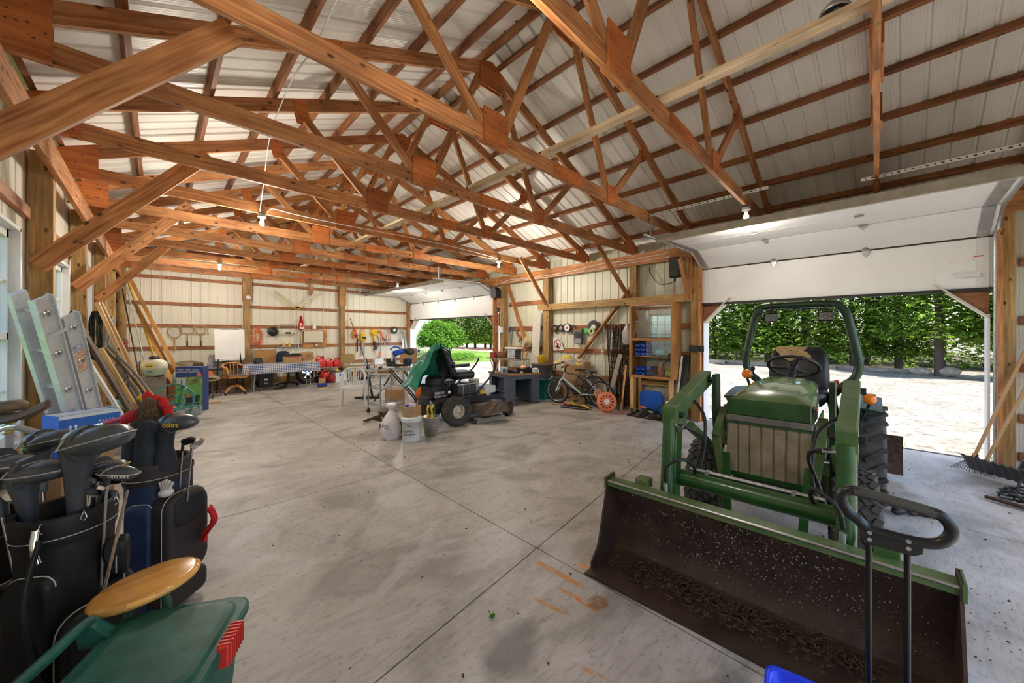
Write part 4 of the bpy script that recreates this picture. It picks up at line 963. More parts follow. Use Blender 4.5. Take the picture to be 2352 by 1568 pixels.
# bucket
BWD = 1.62
prof = [(2.82, .012), (2.68, .012), (2.58, .022), (2.51, .055), (2.475, .12), (2.465, .21), (2.475, .33), (2.49, .44), (2.515, .53), (2.535, .545)]
bk_ = MB(); bk_.grid(lambda u, v: (prof[round(u * 9)][0], -BWD / 2 + BWD * v, prof[round(u * 9)][1]), 9, 24, th=-.010)
bucket = bk_.build('bucket', BKT, tr_); smooth_sharp(bucket, 30)
lipm = MB().box((2.565, 0, .548), (.085, BWD, .016)); lipm.box((2.604, 0, .535), (.012, BWD, .04)); lipm.build('bucket_lip', JDW, bucket)
MB().cyl((2.611, -BWD / 2, .550), (2.611, BWD / 2, .550), .008, 8).build('worn_edge', STL, bucket)
for s in (-1, 1):
    MB().prism([(2.82, .005), (2.68, .005), (2.58, .015), (2.505, .05), (2.467, .12), (2.457, .21), (2.467, .33), (2.482, .44), (2.505, .53), (2.505, .585), (2.63, .575), (2.625, .50), (2.73, .15), (2.82, .06)], .012, 'Y', (0, s * (BWD / 2 + .006), 0)).build('bucket_side', [BKT, JDG][0], bucket)
    MB().prism([(2.505, .50), (2.505, .585), (2.63, .575), (2.63, .50)], .014, 'Y', (0, s * (BWD / 2 + .013), 0)).build('corner_plate', JDW, bucket)
    MB().box((2.49, s * .60, .565), (.09, .09, .06), bev=.004).build('bucket_hook', JDW, bucket)
    MB().prism([(2.455, .12), (2.36, .16), (2.36, .34), (2.46, .42)], .05, 'Y', (0, s * BW, 0)).build('bucket_ear', JDG, bucket)
MB().box((2.84, 0, .010), (.10, BWD + .03, .014)).build('cutting_edge', BKT, bucket)
fk = MB(); q = random.Random(5)
for i in range(700):
    y = q.gauss(.05, .42); 
    if abs(y) > .78: continue
    u = min(.9, max(.32, q.gauss(.66, .12))) * 9; k = int(u); f = u - k; a, b_ = prof[k], prof[min(k + 1, 9)]
    x, z = a[0] + (b_[0] - a[0]) * f + .006, a[1] + (b_[1] - a[1]) * f; s = q.uniform(.0015, .005)
    fk.at(T(x, y, z) @ RX(q.uniform(0, 180)) @ RY(20)).box((0, 0, 0), (.002, s * 2, s)).at(I4)
fk.build('bucket_scuffs', BKF, bucket, kind='stuff')
dirt = MB(); DIRT = mat('mulch', (0.10, 0.05, 0.022), 0.95, var=0.6, scale=40)
for i in range(1500):
    y = q.uniform(-.78, .6) if q.random() < .5 else q.gauss(-.1, .25); x = 2.52 + abs(q.gauss(0, .12))
    if x > 2.78 or abs(y) > .79: continue
    L = q.uniform(.006, .03); dirt.at(T(x, y, .03 + .03 * q.random() * max(0, 1 - (x - 2.52) / .25)) @ RZ(q.uniform(0, 360)) @ RX(q.uniform(-30, 30))).box((0, 0, 0), (L, L * .25, L * .15)).at(I4)
dirt.build('mulch_debris', DIRT, bucket, kind='stuff')
# rear blade
bl_ = MB(); bl_.grid(lambda u, v: (-.86 - .05 * math.sin(math.pi * v), -.80 + 1.6 * u, .06 + .42 * v), 10, 6, th=.012); bl_.build('rear_blade', IRON, tr_)
MB().beam((-.1, 0, .5), (-.86, 0, .3), .08, .08).build('blade_hitch', DST, tr_)
# ================================================================== foreground left: golf bags, stool, green bin
CR = Vector((.724, -.69, 0)); CF = Vector((.69, .724, 0))        # picture-right and into-the-room directions, for orienting things
LEA = mat('black_leather', (0.009, 0.009, 0.010), 0.5, var=0.4, scale=6, bump=0.12, bscale=50, spec=.3)
LEB = mat('brown_fabric', (0.030, 0.020, 0.018), 0.7, var=0.3, scale=12, bump=0.15, bscale=120)
NAVY = mat('navy_fabric', (0.012, 0.030, 0.085), 0.6, var=0.4, scale=12, bump=0.1, bscale=120)
MESHF = mat('mesh_fabric', (0.010, 0.011, 0.014), 0.75, var=0.5, scale=90)
PIP = mat('grey_piping', (0.42, 0.41, 0.38), 0.5)
GOLDP = mat('gold_piping', (0.48, 0.32, 0.06), 0.45)
COVR = mat('headcover_vinyl', (0.060, 0.068, 0.08), 0.34, var=0.3, scale=8, coat=0.15)
SOCK = mat('sock_knit', (0.022, 0.028, 0.036), 0.85, var=0.4, scale=40, stretch=(1, 1, .15), bump=0.3, bscale=60)
FURB = mat('brown_fur', (0.17, 0.10, 0.05), 0.9, col2=(0.07, 0.04, 0.02), scale=60)
FURW = mat('pale_fur', (0.62, 0.56, 0.48), 0.9, col2=(0.45, 0.32, 0.2), scale=9)
REDF = mat('red_felt', (0.62, 0.012, 0.012), 0.85, var=0.2, scale=20)
def golf_bag(name, lab, loc, rz, r, h, mb_, mt_, pocket, tilt=0):
    t = thing(name, lab, 'golf bag', loc, rz, None)
    M = RX(tilt); el = .85
    def ring(z, q): return [M @ Vector((q * math.cos(a), q * el * math.sin(a), z)) for a in [2 * math.pi * k / 28 for k in range(28)]]
    MB().loft([ring(0, r * .92), ring(.02, r * .97), ring(.1, r * .95), ring(h * .5, r * .93), ring(h * .88, r * .97)], caps=True).build('body', mb_, t)
    MB().loft([ring(h * .86, r * 1.0), ring(h * .88, r * 1.03), ring(h - .02, r * 1.06), ring(h, r * 1.04), ring(h - .005, r * .93), ring(h * .86, r * .90)], caps=False).build('collar', mt_, t)
    MB().loft([ring(h * .84, r * .88), ring(h * .842, r * .2)], caps=True).build('divider', BLK, t)
    MB().tube([M @ Vector((r * 1.045 * math.cos(a), r * 1.045 * el * math.sin(a), h * .9)) for a in [2 * math.pi * k / 40 for k in range(40)]], .0022, 5, closed=True).build('stitching', PIP, t)
    def pk(nm, a, z, w, hh, dpt, m, zipc=PIP):
        Mp = M @ RZ(a) @ T(0, -r * el * .95, z)
        def pr(y, k): return [Mp @ Vector((x * k, y, q * k)) for x, q in rrect(w, hh, min(w, hh) * .3, 5)]
        o = MB().loft([pr(.04, 1.0), pr(-dpt * .7, 1.0), pr(-dpt * .95, .93), pr(-dpt, .8)]).build(nm, m, t)
        MB().tube([Mp @ Vector((x * 1.012, -dpt * .45, q * 1.012)) for x, q in rrect(w, hh, min(w, hh) * .3, 5)][:14], .003, 5).build('zip', zipc, o)
        return o
    for a, z, w, hh, dpt, m in pocket: pk('pocket', a, z, w, hh, dpt, m)
    return t, M
b1, M1 = golf_bag('golf_bag', 'large black leather golf bag stuffed with covered clubs, behind the wooden stool', (-.28, 2.47, 0), 45, .155, .87, LEA, LEA, [(-8, .33, .26, .30, .07, LEA), (62, .30, .16, .42, .07, LEA), (-75, .42, .15, .46, .06, LEA), (40, .60, .10, .16, .06, LEA), (-8, .10, .24, .16, .06, LEA)])
for a, z in ((-60, .83), (-18, .84), (30, .845)):
    p = Vector((.163 * math.sin(R(a)), -.14 * math.cos(R(a)), z)); MB().tube([p + Vector((0, 0, .03)), p + Vector((.012, 0, 0)), p + Vector((0, 0, -.012)), p + Vector((-.012, 0, 0))], .003, 5, closed=True).build('zip_pull', CHR, b1)
st_ = MB().tube(bez([(-.15, -.08, .80), (-.21, -.10, .60), (-.20, -.13, .35), (-.15, -.12, .15)], 6), .028, 8, sq=.35).build('shoulder_strap', LEA, b1)
MB().tube(bez([(-.155, -.07, .84), (-.17, -.08, .78), (-.165, -.09, .72)], 5), .012, 6).build('clip', CHR, st_)
MB().prism([(.028 * math.cos(R(a)), .055 * math.sin(R(a))) for a in range(0, 360, 20)], .012, 'Y', (.03, -.155, .66)).build('leather_tag', LEA, b1)
b2, M2 = golf_bag('golf_bag', 'brown and navy golf bag with a mesh front pocket, beside the black bag', (.0, 3.07, 0), 40, .155, .86, NAVY, LEB, [(5, .42, .27, .50, .075, LEB), (5, .57, .22, .17, .088, MESHF), (-70, .38, .12, .52, .05, NAVY), (75, .40, .14, .40, .06, LEB), (5, .10, .27, .14, .07, LEB)])
MB().cyl((.165, -.02, .50), (.165, -.02, .78), .026, 12).build('putter_tube', LEB, b2); MB().lathe([(.03, .75), (.033, .76), (.033, .785), (.03, .79)], 14, c=(.165, -.02, 0)).build('tube_collar', BLK, b2)
b3, M3 = golf_bag('golf_bag', 'black golf bag at the far left edge, half hidden by the stuffed leather bag', (-.55, 2.80, 0), 50, .13, .80, LEA, LEA, [(-10, .34, .24, .36, .07, LEA)])
def club(name, lab, foot, top, head, grp='golf clubs', parts=None):
    """shaft from the bag floor to the head; head(mb parts) is added by the caller"""
    t = thing(name, lab, 'golf club', foot, 0, grp)
    d = Vector(top) - Vector(foot)
    MB().tube([(0, 0, 0), d * .5, d], [.0075, .006, .0048], 8).build('shaft', STL, t)
    head(t, d); return t
def cover(L, W, H, ax, m=COVR, pip=PIP, neck=.22, up=.25):
    """padded driver cover: egg-shaped head on a tapering neck, with piping"""
    def f(t, d):
        ex = (Vector(ax) + Vector((0, 0, up))).normalized(); ez = (Vector((0, 0, 1)) - ex * ex.z).normalized(); ey = ez.cross(ex)
        Mr = Matrix((ex, ey, ez)).transposed().to_4x4(); c = d + ex * L * .28
        def pt(u, v, q): return c + Mr @ Vector((L / 2 * u, W / 2 * v, H / 2 * q))
        mb = MB(); rings = []
        for i in range(11):
            u = -1 + 2 * i / 10; k = max(.02, 1 - abs(u) ** 2.6) ** .5 * (1 - .22 * (u < 0) * abs(u))
            rings.append([pt(u, k * math.cos(a), k * (math.sin(a) * (1.0 if math.sin(a) > 0 else .75))) for a in [2 * math.pi * j / 16 for j in range(16)]])
        mb.loft(rings); hd_ = mb.build('headcover', m, t)
        nb = MB().tube(bez([d - d.normalized() * neck, d - d.normalized() * neck * .4, d + ex * L * .02, d + ex * L * .16 + ez * .004], 4), [k * W / .135 for k in (.020, .022, .025, .029, .033, .038, .043, .048, .053, .057, .060, .062, .062)], 12); nb.build('neck', m, hd_)
        if pip:
            MB().tube([pt(u_, v_, .12) for u_, v_ in [(math.copysign(abs(math.cos(a)) ** .8, math.cos(a)) * 1.0, math.copysign(abs(math.sin(a)) ** .8, math.sin(a)) * 1.0) for a in [2 * math.pi * j / 32 for j in range(32)]]], .0028, 5, closed=True).build('piping', pip, hd_)
            MB().tube([pt(-.55 + .5 * math.sin(math.pi * j / 10), -1 + 2 * j / 10, .95 * math.sin(math.pi * j / 10) ** .5 * .93 + .08) for j in range(11)], .0024, 5).build('piping', pip, hd_)
    return f
def iron(ax, m=CHR):
    def f(t, d):
        ex = Vector(ax).normalized(); M = Matrix((ex, Vector((0, 0, 1)).cross(ex), Vector((0, 0, 1)))).transposed().to_4x4()
        mb = MB(); mb.cyl(d - d.normalized() * .05, d, .008, 10)
        mb.at(T(*d) @ M @ RX(35)).prism([(-.008, -.012), (.02, -.014), (.075, .012), (.088, .032), (.07, .048), (.0, .022)], .014, 'Y').at(I4); mb.build('club_head', m, t)
    return f
def wood_head(ax, m):
    def f(t, d):
        ex = Vector(ax).normalized(); M = Matrix((ex, Vector((0, 0, 1)).cross(ex), Vector((0, 0, 1)))).transposed().to_4x4()
        MB().sph(d + ex * .035, (.055, .045, .028), 14, 10, M.to_3x3()).build('club_head', m, t)
    return f
BR = mat('bronze_head', (0.42, 0.25, 0.09), 0.2, 1.0)
r1 = tuple(CR); F1 = (-.28, 2.47, .05)
club('golf_club', 'tallest club with a big glossy grey driver cover in the black leather bag', F1, (-.235, 2.36, 1.13), cover(.275, .165, .13, CR, up=.28, neck=.32))
club('golf_club', 'club with a grey padded cover and round number dial, front left of black bag', (-.32, 2.45, .05), (-.40, 2.50, 1.02), cover(.24, .15, .10, CR, up=.12))
club('golf_club', 'club with a flat black padded cover at the far left of the bag', (-.35, 2.50, .05), (-.50, 2.60, 1.06), cover(.23, .14, .075, CR, up=.02))
club('golf_club', 'club with a grey padded cover behind the big driver cover', (-.30, 2.55, .05), (-.41, 2.80, 1.08), cover(.23, .14, .10, CR, up=.22))
club('golf_club', 'club with a gold piped dark cover at the back of the bag', (-.22, 2.50, .05), (-.20, 2.47, 1.00), cover(.17, .11, .06, CR, pip=GOLDP, up=.15))
pc = club('golf_putter', 'putter in a black cover lettered in white, poking out to the right', (-.20, 2.45, .05), (-.155, 2.34, 1.005), cover(.17, .065, .07, CR, up=-.02, neck=.05))
text('cover_lettering', 'ODYSSEY', .022, Matrix.Translation(Vector((-.155, 2.34, 1.005)) - Vector((-.20, 2.45, .05)) + CR * .085 - CF * .036) @ Matrix((CR, Vector((0, 0, 1)), -CF)).transposed().to_4x4(), WPL, pc)
for i, (x, y, z, m, lb) in enumerate(((-.21, 2.36, .93, CHR, 'polished iron club nearest the front rim of the black bag'), (-.16, 2.40, .95, CHR, 'polished iron club at the right rim of the black bag'), (-.19, 2.44, .985, BR, 'bronze wood headed club behind the lettered putter cover'), (-.24, 2.41, .96, CHR, 'polished iron club in the middle of the black bag'), (-.42, 2.50, .93, CHR, 'polished iron club at the left rim of the black bag'))):
    club('golf_club', lb, (-.26 + .02 * i, 2.46, .05), (x, y, z), (wood_head if m is BR else iron)(CR if i != 4 else -CR, m))
club('golf_club', 'upside down club whose grip shaft leans out of the front pocket', (-.165, 2.30, .52), (-.09, 2.22, .95), wood_head((0, 0, 1), DST))
F2 = (0, 3.07, .05)
cc = club('golf_club', 'club in a black cover with yellow lettering, tallest in the brown bag', (.04, 3.05, .05), (.03, 2.985, 1.07), cover(.25, .13, .105, CR, pip=None, up=.08, neck=.0))
MB().tube(bez([(-.012, -.075, .76), (-.012, -.072, .85), (-.012, -.07, .92), (-.01, -.065, 1.02)], 5), [.052, .056, .058, .058, .056, .052, .048, .044, .042, .042, .044, .046, .048, .05, .05, .05], 14).build('knit_sock', SOCK, cc)
text('cover_lettering', 'cobra', .04, Matrix.Translation(Vector((.03, 2.985, 1.07)) - Vector((.04, 3.05, .05)) + CR * .095 - CF * .068 + Vector((0, 0, .012))) @ Matrix((CR, Vector((0, 0, 1)), -CF)).transposed().to_4x4(), YELP, cc, bold=.0008)
def sockh(t, d):
    MB().tube([d - Vector((0, 0, .20)), d - Vector((0, 0, .12)), d - Vector((0, 0, .04)), d, d + CR * .03 + Vector((0, 0, .03)), d + CR * .07 + Vector((0, 0, .035))], [.055, .05, .045, .05, .048, .015], 14).build('headcover', SOCK, t)
club('golf_club', 'club in a slouchy dark knitted sock cover, left in the brown bag', (-.05, 3.08, .05), (-.10, 3.05, 1.03), sockh)
club('golf_club', 'club in a dark knitted sock cover with orange dots, middle of the brown bag', (-.02, 3.06, .05), (-.05, 2.99, 1.04), sockh)
def bird(t, d):
    q = random.Random(4)
    bd = MB().sph(d + Vector((0, 0, .02)), (.055, .085, .10), 14, 10)
    bd.tube([d + Vector((0, 0, -.22)), d + Vector((0, 0, -.1)), d], [.04, .05, .055], 12); b = bd.build('headcover', FURB, t)
    fur = MB()
    for i in range(900):
        a = q.uniform(0, 6.28); z = q.uniform(-.22, .11); p = d + Vector((.055 * math.cos(a), .07 * math.sin(a), z)); n = Vector((math.cos(a), math.sin(a), .1)); e = p + n * q.uniform(.02, .06) + Vector((q.uniform(-.02, .02), q.uniform(-.02, .02), -.05)); w = n.cross(Vector((0, 0, 1))) * .003
        fur.add([p - w, p + w, e], [(0, 1, 2)])
    fur.build('fur', FURB, b, kind='stuff')
    cm = MB()
    for k, (o, rr) in enumerate(((-.02, .034), (.03, .036), (.075, .038))): cm.sph(d + CR * o + Vector((0, 0, .11 - .02 * k)), (rr * .7, rr * .7, rr * 1.1), 10, 8)
    cm.tube([d + CR * .10 + Vector((0, 0, .06)), d + CR * .11 + Vector((0, 0, -.02))], [.03, .022], 10); cm.build('red_comb', REDF, t)
    MB().tube(bez([d - CR * .05 + Vector((0, 0, .0)), d - CR * .12 + Vector((0, 0, -.01)), d - CR * .19 + Vector((0, 0, -.05))], 4), [.03, .036, .04, .04, .038, .034, .028, .02, .008], 10).build('red_tail', REDF, t)
    MB().cyl(d + CR * -.03 + Vector((0, 0, .06)), d + CR * -.06 + Vector((0, 0, .12)), .02, 10).build('yellow_tip', YELP, t)
club('golf_club', 'club in a shaggy brown fur cover with red felt comb', (-.02, 3.14, .05), (-.03, 3.20, 1.10), bird)
club('golf_club', 'bare wedge with a shaft standing in the tube of the brown bag', (.118, 2.92, .52), (.145, 2.84, .945), iron(CR + Vector((0, 0, .25)), CHR))
club('golf_putter', 'bare steel putter leaning right in the brown bag', (.06, 3.06, .05), (.11, 2.95, .955), iron(CR, DST))
def fuzz(t, d):
    q = random.Random(8); mb = MB().sph(d - Vector((0, 0, .06)), (.085, .085, .13), 14, 10); b = mb.build('headcover', FURW, t); fur = MB()
    for i in range(1300):
        a = q.uniform(0, 6.28); z = q.uniform(-1, 1); n = Vector((math.sqrt(1 - z * z) * math.cos(a), math.sqrt(1 - z * z) * math.sin(a), z)); p = d - Vector((0, 0, .06)) + Vector((n.x * .085, n.y * .085, n.z * .13)); w = n.orthogonal().normalized() * .002
        fur.add([p - w, p + w, p + n * .03 + Vector((q.uniform(-.01, .01),) * 3)], [(0, 1, 2)])
    fur.build('fur', FURW, b, kind='stuff')
club('golf_club', 'club in a pale shaggy fur cover at the far left edge', (-.56, 2.76, .05), (-.565, 2.66, 1.02), fuzz)
gl = MB()
for k in range(5): gl.tube([Vector((0, 0, 0)), CR * (.01 * k - .02) + Vector((0, 0, .03 + .01 * (k % 2))), CR * (.018 * k - .035) + Vector((0, 0, .075 - .008 * abs(k - 2)))], [.016, .012, .008], 8)
gl.sph((0, 0, 0), (.035, .03, .025), 10, 8); g_ = gl.build('golf_glove', mat('glove_leather', (0.68, 0.62, 0.55), 0.7, var=.2)); g_.location = Vector((.035, 2.885, .70)); tag(g_, 'crumpled white golf glove tucked in the brown bag pocket', 'glove')
tc_ = MB(); tc_.grid(lambda u, v: (Vector((.20, 2.97, .55)) + CR * (.04 + .05 * u + .03 * math.sin(5 * v)) + Vector((0, 0, -.20 * v)) - CF * (.05 * u - .02 * math.sin(7 * u + 3 * v))), 10, 10, th=.006)
tag(tc_.build('red_cloth', REDF), 'bright red cloth hanging off the right side of the brown golf bag', 'cloth')
# stool with tilted round top
sx, sy = -.03, 2.10
t = thing('wooden_stool', 'stool with a round golden wood seat on green tube legs', 'stool', (sx, sy, 0))
Mt = T(0, 0, .595) @ Matrix.Rotation(R(9), 4, -CF)
MB(Mt).lathe([(0, -.024), (.13, -.024), (.160, -.016), (.168, 0), (.160, .010), (.148, .014), (0, .014)], 40).build('seat', wood('stool_top', (0.55, 0.25, 0.05), (0.72, 0.38, 0.10), 0.0, rough=0.22, fig=.6), t)
GTUBE = mat('green_enamel', (0.02, 0.09, 0.05), 0.4)
for k in range(4):
    a = R(45 + 90 * k); MB().tube([(.07 * math.cos(a), .07 * math.sin(a), .56), (.17 * math.cos(a), .17 * math.sin(a), 0.0)], .012, 8).build('leg', GTUBE, t)
MB().tube([(.13 * math.cos(R(a)), .13 * math.sin(R(a)), .22) for a in range(0, 360, 15)], .008, 6, closed=True).build('foot_ring', GTUBE, t)
# green bin
GBIN = mat('green_bin', (0.003, 0.06, 0.042), 0.45, col2=(0.008, 0.10, 0.075), scale=9, bump=0.08, bscale=30, spec=.3)
t = thing('green_bin', 'green plastic waste bin with hinged lid and red latch', 'bin', (-.01, 1.70, 0), -27)
LX, WY = .40, .46
def brk(z, lx, wy, r=.06, ox=0): return [Vector((p[0] + ox, p[1], z)) for p in rrect(lx, wy, r, 5)]
MB().loft([brk(.0, .28, .32), brk(.03, .30, .35), brk(.44, .36, .42), brk(.485, .37, .43), brk(.49, .39, .45), brk(.52, .39, .45)], caps=True).build('body', GBIN, t)
lid = MB().loft([brk(.522, .42, .48, .07), brk(.545, .42, .48, .07), brk(.552, .405, .465, .07), brk(.552, .36, .42, .07), brk(.562, .34, .40, .07), brk(.566, .30, .36, .07)], caps=True); lid = smooth_sharp(lid.build('lid', GBIN, t), 25)
lt = MB().box((.215, .0, .53), (.035, .12, .075), bev=.006)
lt = lt.build('latch', REDP, t)
for k in range(7): MB().box((.218, -.05 + .0167 * k, .536), (.04, .006, .07)).build('latch_rib', REDP, lt)
hn = MB().tube(bez([(-.20, -.17, .53), (-.245, -.165, .575), (-.262, -.145, .60), (-.265, 0, .60), (-.262, .145, .60), (-.245, .165, .575), (-.20, .17, .53)], 5), .018, 10).build('handle', GBIN, t)
for s in (-1, 1): MB().prism([(-.16, .52), (-.27, .53), (-.275, .60), (-.235, .60)], .022, 'Y', (0, s * .13, 0)).build('handle_bracket', GBIN, hn)
# carton, saddle, handlebars by the window
BOXB = mat('printed_blue', (0.02, 0.10, 0.42), 0.5, col2=(0.02, 0.14, 0.52), scale=5)
def carton(name, lab, loc, rz, d, m=None, open_=True, cat='box', group=None, th=.005):
    t = thing(name, lab, cat, loc, rz, group); L, W, Hh = d; m = m or CARD
    MB().box((0, 0, .003), (L, W, .006)).build('bottom', m, t)
    for s in (-1, 1):
        MB().box((s * (L / 2 - th / 2), 0, Hh / 2), (th, W, Hh)).build('side', m, t); MB().box((0, s * (W / 2 - th / 2), Hh / 2), (L - 2 * th, th, Hh)).build('side', m, t)
    if not open_:
        for s in (-1, 1): MB().box((0, s * W / 4, Hh + .003), (L, W / 2 - .002, .004)).build('flap', m, t)
    return t
t = carton('tall_crate', 'brown carton standing under the printed bottle carton', (-.45, 4.62, 0), 25, (.30, .24, .64), open_=False)
t = carton('bottle_carton', 'open blue and white printed bottle carton by the ladder', (-.44, 4.60, .65), 30, (.36, .22, .32), BOXB)
MB().box((0, -.1115, .306), (.36, .002, .026)).build('white_band', WPL, t)
for s in (-1, 1): MB().box((s * .1735, 0, .163), (.002, .208, .308)).build('white_lining', WPL, t); MB().box((0, s * .1035, .163), (.344, .002, .308)).build('white_lining', WPL, t)
for x in (-.12, -.09): MB().box((x, -.112, .20), (.010, .002, .05)).build('arrow_stem', WPL, t); MB().prism([(x - .014, .225), (x + .014, .225), (x, .245)], .002, 'Y', (0, -.112, 0)).build('arrow_head', WPL, t)
text('carton_lettering', '4 x 1.5 L\nBOTTLES', .028, T(.09, -.113, .23) @ RX(90), WPL, t)
t = thing('bicycle_saddle', 'worn brown saddle with yellow cord on a post at the left edge', 'saddle', (-.56, 3.22, 0))
MB().grid(lambda u, v: Vector((0, 0, 1.17)) + CR * (-.14 + .34 * u) + CF * ((v - .5) * (.20 * (1 - u) ** 1.2 + .03)) + Vector((0, 0, .04 * (1 - 4 * (v - .5) ** 2) - .03 * math.sin(math.pi * u) + .05 * u * u)), 14, 8, th=.02).build('seat', mat('worn_leather', (0.17, 0.11, 0.065), 0.6, var=.5, scale=10, bump=.3), t)
MB().lathe([(0, 1.20), (.06, 1.20), (.066, 1.23), (.05, 1.25), (0, 1.25)], 18).build('cap', mat('worn_leather', (0.17, 0.11, 0.065)), t)
MB().cyl((0, 0, 0), (0, 0, 1.16), .016, 10).build('post', GRYP, t); MB().tube([(.022 * math.cos(R(40 * k)), .022 * math.sin(R(40 * k)), 1.06 + .0045 * k) for k in range(28)], .004, 5).build('yellow_cord', YELP, t)
MB().lathe([(0, 0), (.16, 0), (.16, .02), (.02, .05)], 20).build('base', DST, t)
t = thing('bicycle_handlebar', 'chrome handlebar with grey grip in front of the left window', 'handlebar', (-.60, 2.98, 0))
hb = [Vector((-.16, .1, 1.02)), Vector((-.02, 0, 1.04)), Vector((.04, -.03, 1.13)), Vector((.11, -.10, 1.165)), Vector((.19, -.19, 1.14))]
MB().tube(bez(hb, 6), .011, 8).build('bar', CHR, t); MB().cyl(Vector((.125, -.115, 1.162)), Vector((.20, -.20, 1.137)), .015, 10).build('grip', GRYP, t); MB().cyl((-.10, .05, 0), (-.10, .05, 1.03), .013, 8).build('stem', DST, t); MB().lathe([(0, 0), (.14, 0), (.14, .015), (.02, .04)], 16, c=(-.1, .05, 0)).build('foot', DST, t)
t = thing('kick_scooter', 'pink gripped handlebar of a small scooter behind the driver covers', 'scooter', (-.27, 3.40, 0))
MB().tube([(0, 0, .06), (0, 0, 1.02)], .014, 8).build('stem', CHR, t); MB().tube([(-.09, .08, 1.0), (0, 0, 1.04), (.13, -.11, 1.085)], .011, 8).build('bar', CHR, t)
MB().cyl((.04, -.03, 1.055), (.14, -.12, 1.09), .016, 10).build('grip', mat('pink_rubber', (0.55, 0.05, 0.12), .5), t); MB().box((.12, .1, .07), (.34, .1, .02), RZ(40).to_3x3()).build('deck', DST, t)
for p in ((0, 0), (.26, .2)): MB().cyl((p[0] - .015, p[1] + .015, .05), (p[0] + .015, p[1] - .015, .05), .05, 14).build('wheel', BLK, t)
# ---- foreground right: trolley, blue crate
TRS = .93
t = thing('hand_trolley', 'black ring handle and tubes of a hand trolley in front of the loader bucket', 'trolley', (1.70, .02, 0), -80)
HDL = mat('soft_black', (0.012, 0.012, 0.013), 0.38, var=.2, scale=20); HDG = mat('grip_grey', (0.07, 0.065, 0.055), 0.5)
ring = [(-.085, .985), (-.06, .962), (0, .955), (.06, .955), (.10, .968), (.120, .995), (.121, 1.025), (.10, 1.05), (.06, 1.058), (0, 1.066), (-.06, 1.075), (-.10, 1.078), (-.122, 1.06), (-.122, 1.03), (-.105, 1.0)]
MB().tube(bez([(p[0], 0, p[1]) for p in ring] + [(ring[0][0], 0, ring[0][1])], 5)[:-1], .0165, 10, closed=True).build('handle', HDL, t)
gp = MB().tube(bez([(-.095, 0, 1.0785), (-.06, 0, 1.0755), (0, 0, 1.0665), (.06, 0, 1.0585), (.09, 0, 1.0525)], 5), .0172, 10)
for k in range(4): gp.sph((-.05 + .03 * k, 0, 1.058 - .004 * k), (.013, .015, .009), 8, 6)
gp.build('grip', HDG, t)
MB().prism([(-.075, .972), (-.08, .93), (-.06, .915), (.04, .912), (.06, .925), (.065, .962), (0, .965)], .026, 'Y').build('yoke', HDL, t)
for x in (-.058, .03):
    MB().cyl((x, 0, .05), (x, 0, .935), .0085, 10).build('tube', mat('black_tube', (0.01, 0.01, 0.011), .35, .3), t)
    for z in (.955, .933): MB().cyl((x, -.016, z), (x, -.012, z), .0065, 10).build('rivet', STL, t)
MB().box((-.014, -.12, .02), (.28, .26, .012)).build('toe_plate', DST, t)
for x in (-.16, .13): MB().cyl((x - .015, .03, .07), (x + .015, .03, .07), .07, 18).build('wheel', RUB, t)
t = thing('blue_crate', 'open bright blue plastic crate at the bottom edge of the picture', 'crate', (1.50, .125, 0), 10)
BLC = mat('bright_blue', (0.004, 0.045, 0.80), 0.35)
def brc(z, w, l, r=.045): return [Vector((p[0], p[1], z)) for p in rrect(w, l, r, 5)]
MB().loft([brc(0, .22, .30), brc(.02, .23, .31), brc(.36, .27, .36), brc(.365, .31, .40), brc(.40, .31, .40), brc(.40, .275, .365), brc(.02, .215, .295), brc(.012, .21, .29)], caps=True).build('tub', BLC, t)
# ---- right edge: leaning tools, pressure washer
PWR = mat('washer_red', (0.60, 0.03, 0.04), 0.4)
def tool(name, lab, cat, foot, top, r, m=PINE):
    t = thing(name, lab, cat, foot); d = Vector(top) - Vector(foot); MB().tube([d * .06, d], r, 8).build('handle', m, t); return t, d
t, d = tool('fan_rake', 'fan rake with brown tines standing head down beside the right door post', 'rake', (6.86, -.52, .0), (7.22, -1.02, 1.58), .016)
tn = MB()
for k in range(16):
    a = (k - 7.5) / 7.5; e = Vector((-.05, -.02, .015)) + Vector((-.12 * abs(a) ** 2 + .0, .0, .02 * abs(a))) + Vector((-.62, -.75, 0)).normalized() * .19 * a
    tn.tube([d * .14, d * .10 + (e - d * .1) * .4 + Vector((-.02, 0, .02)), e, e + Vector((.02, .0, -.012))], .0028, 5)
tn.build('tines', IRON, t, kind='stuff'); MB().lathe([(.018, 0), (.026, .12)], 10, M=d.to_track_quat('Z', 'Y').to_matrix().to_4x4(), c=d * .06).build('ferrule', PINE, t)
t, d = tool('garden_hoe', 'long wooden handled hoe leaning right behind the fan rake', 'hoe', (6.93, -.62, .0), (7.25, -1.14, 1.5), .016)
MB().box(d * .03, (.02, .15, .07), bev=.004).build('blade', IRON, t)
t, d = tool('push_broom', 'wooden pole tool leaning to the far right behind the coiled hose', 'tool', (6.55, -.80, 0.0), (6.95, -1.30, 1.4), .017)
MB().cyl(d * .08, d * .18, .026, 10).build('socket', BLK, t)
sn = thing('snow_pusher', 'black ribbed plastic snow pusher blade lying by the right post', 'shovel', (6.62, -.72, 0), 48)
MB().grid(lambda u, v: (-.26 + .52 * u, .12 * v, .02 + .20 * math.sin(R(10 + 80 * v)) + .006 * math.cos(u * 44)), 44, 6, th=.008).build('blade', mat('snow_blade', (0.06, 0.062, 0.066), .35), sn)
for k in range(8): MB().grid(lambda u, v: (-.24 + .067 * k + .012 * u, .12 * v - .004, .024 + .205 * math.sin(R(10 + 80 * v))), 1, 6, th=.01).build('rib', BLK, sn)
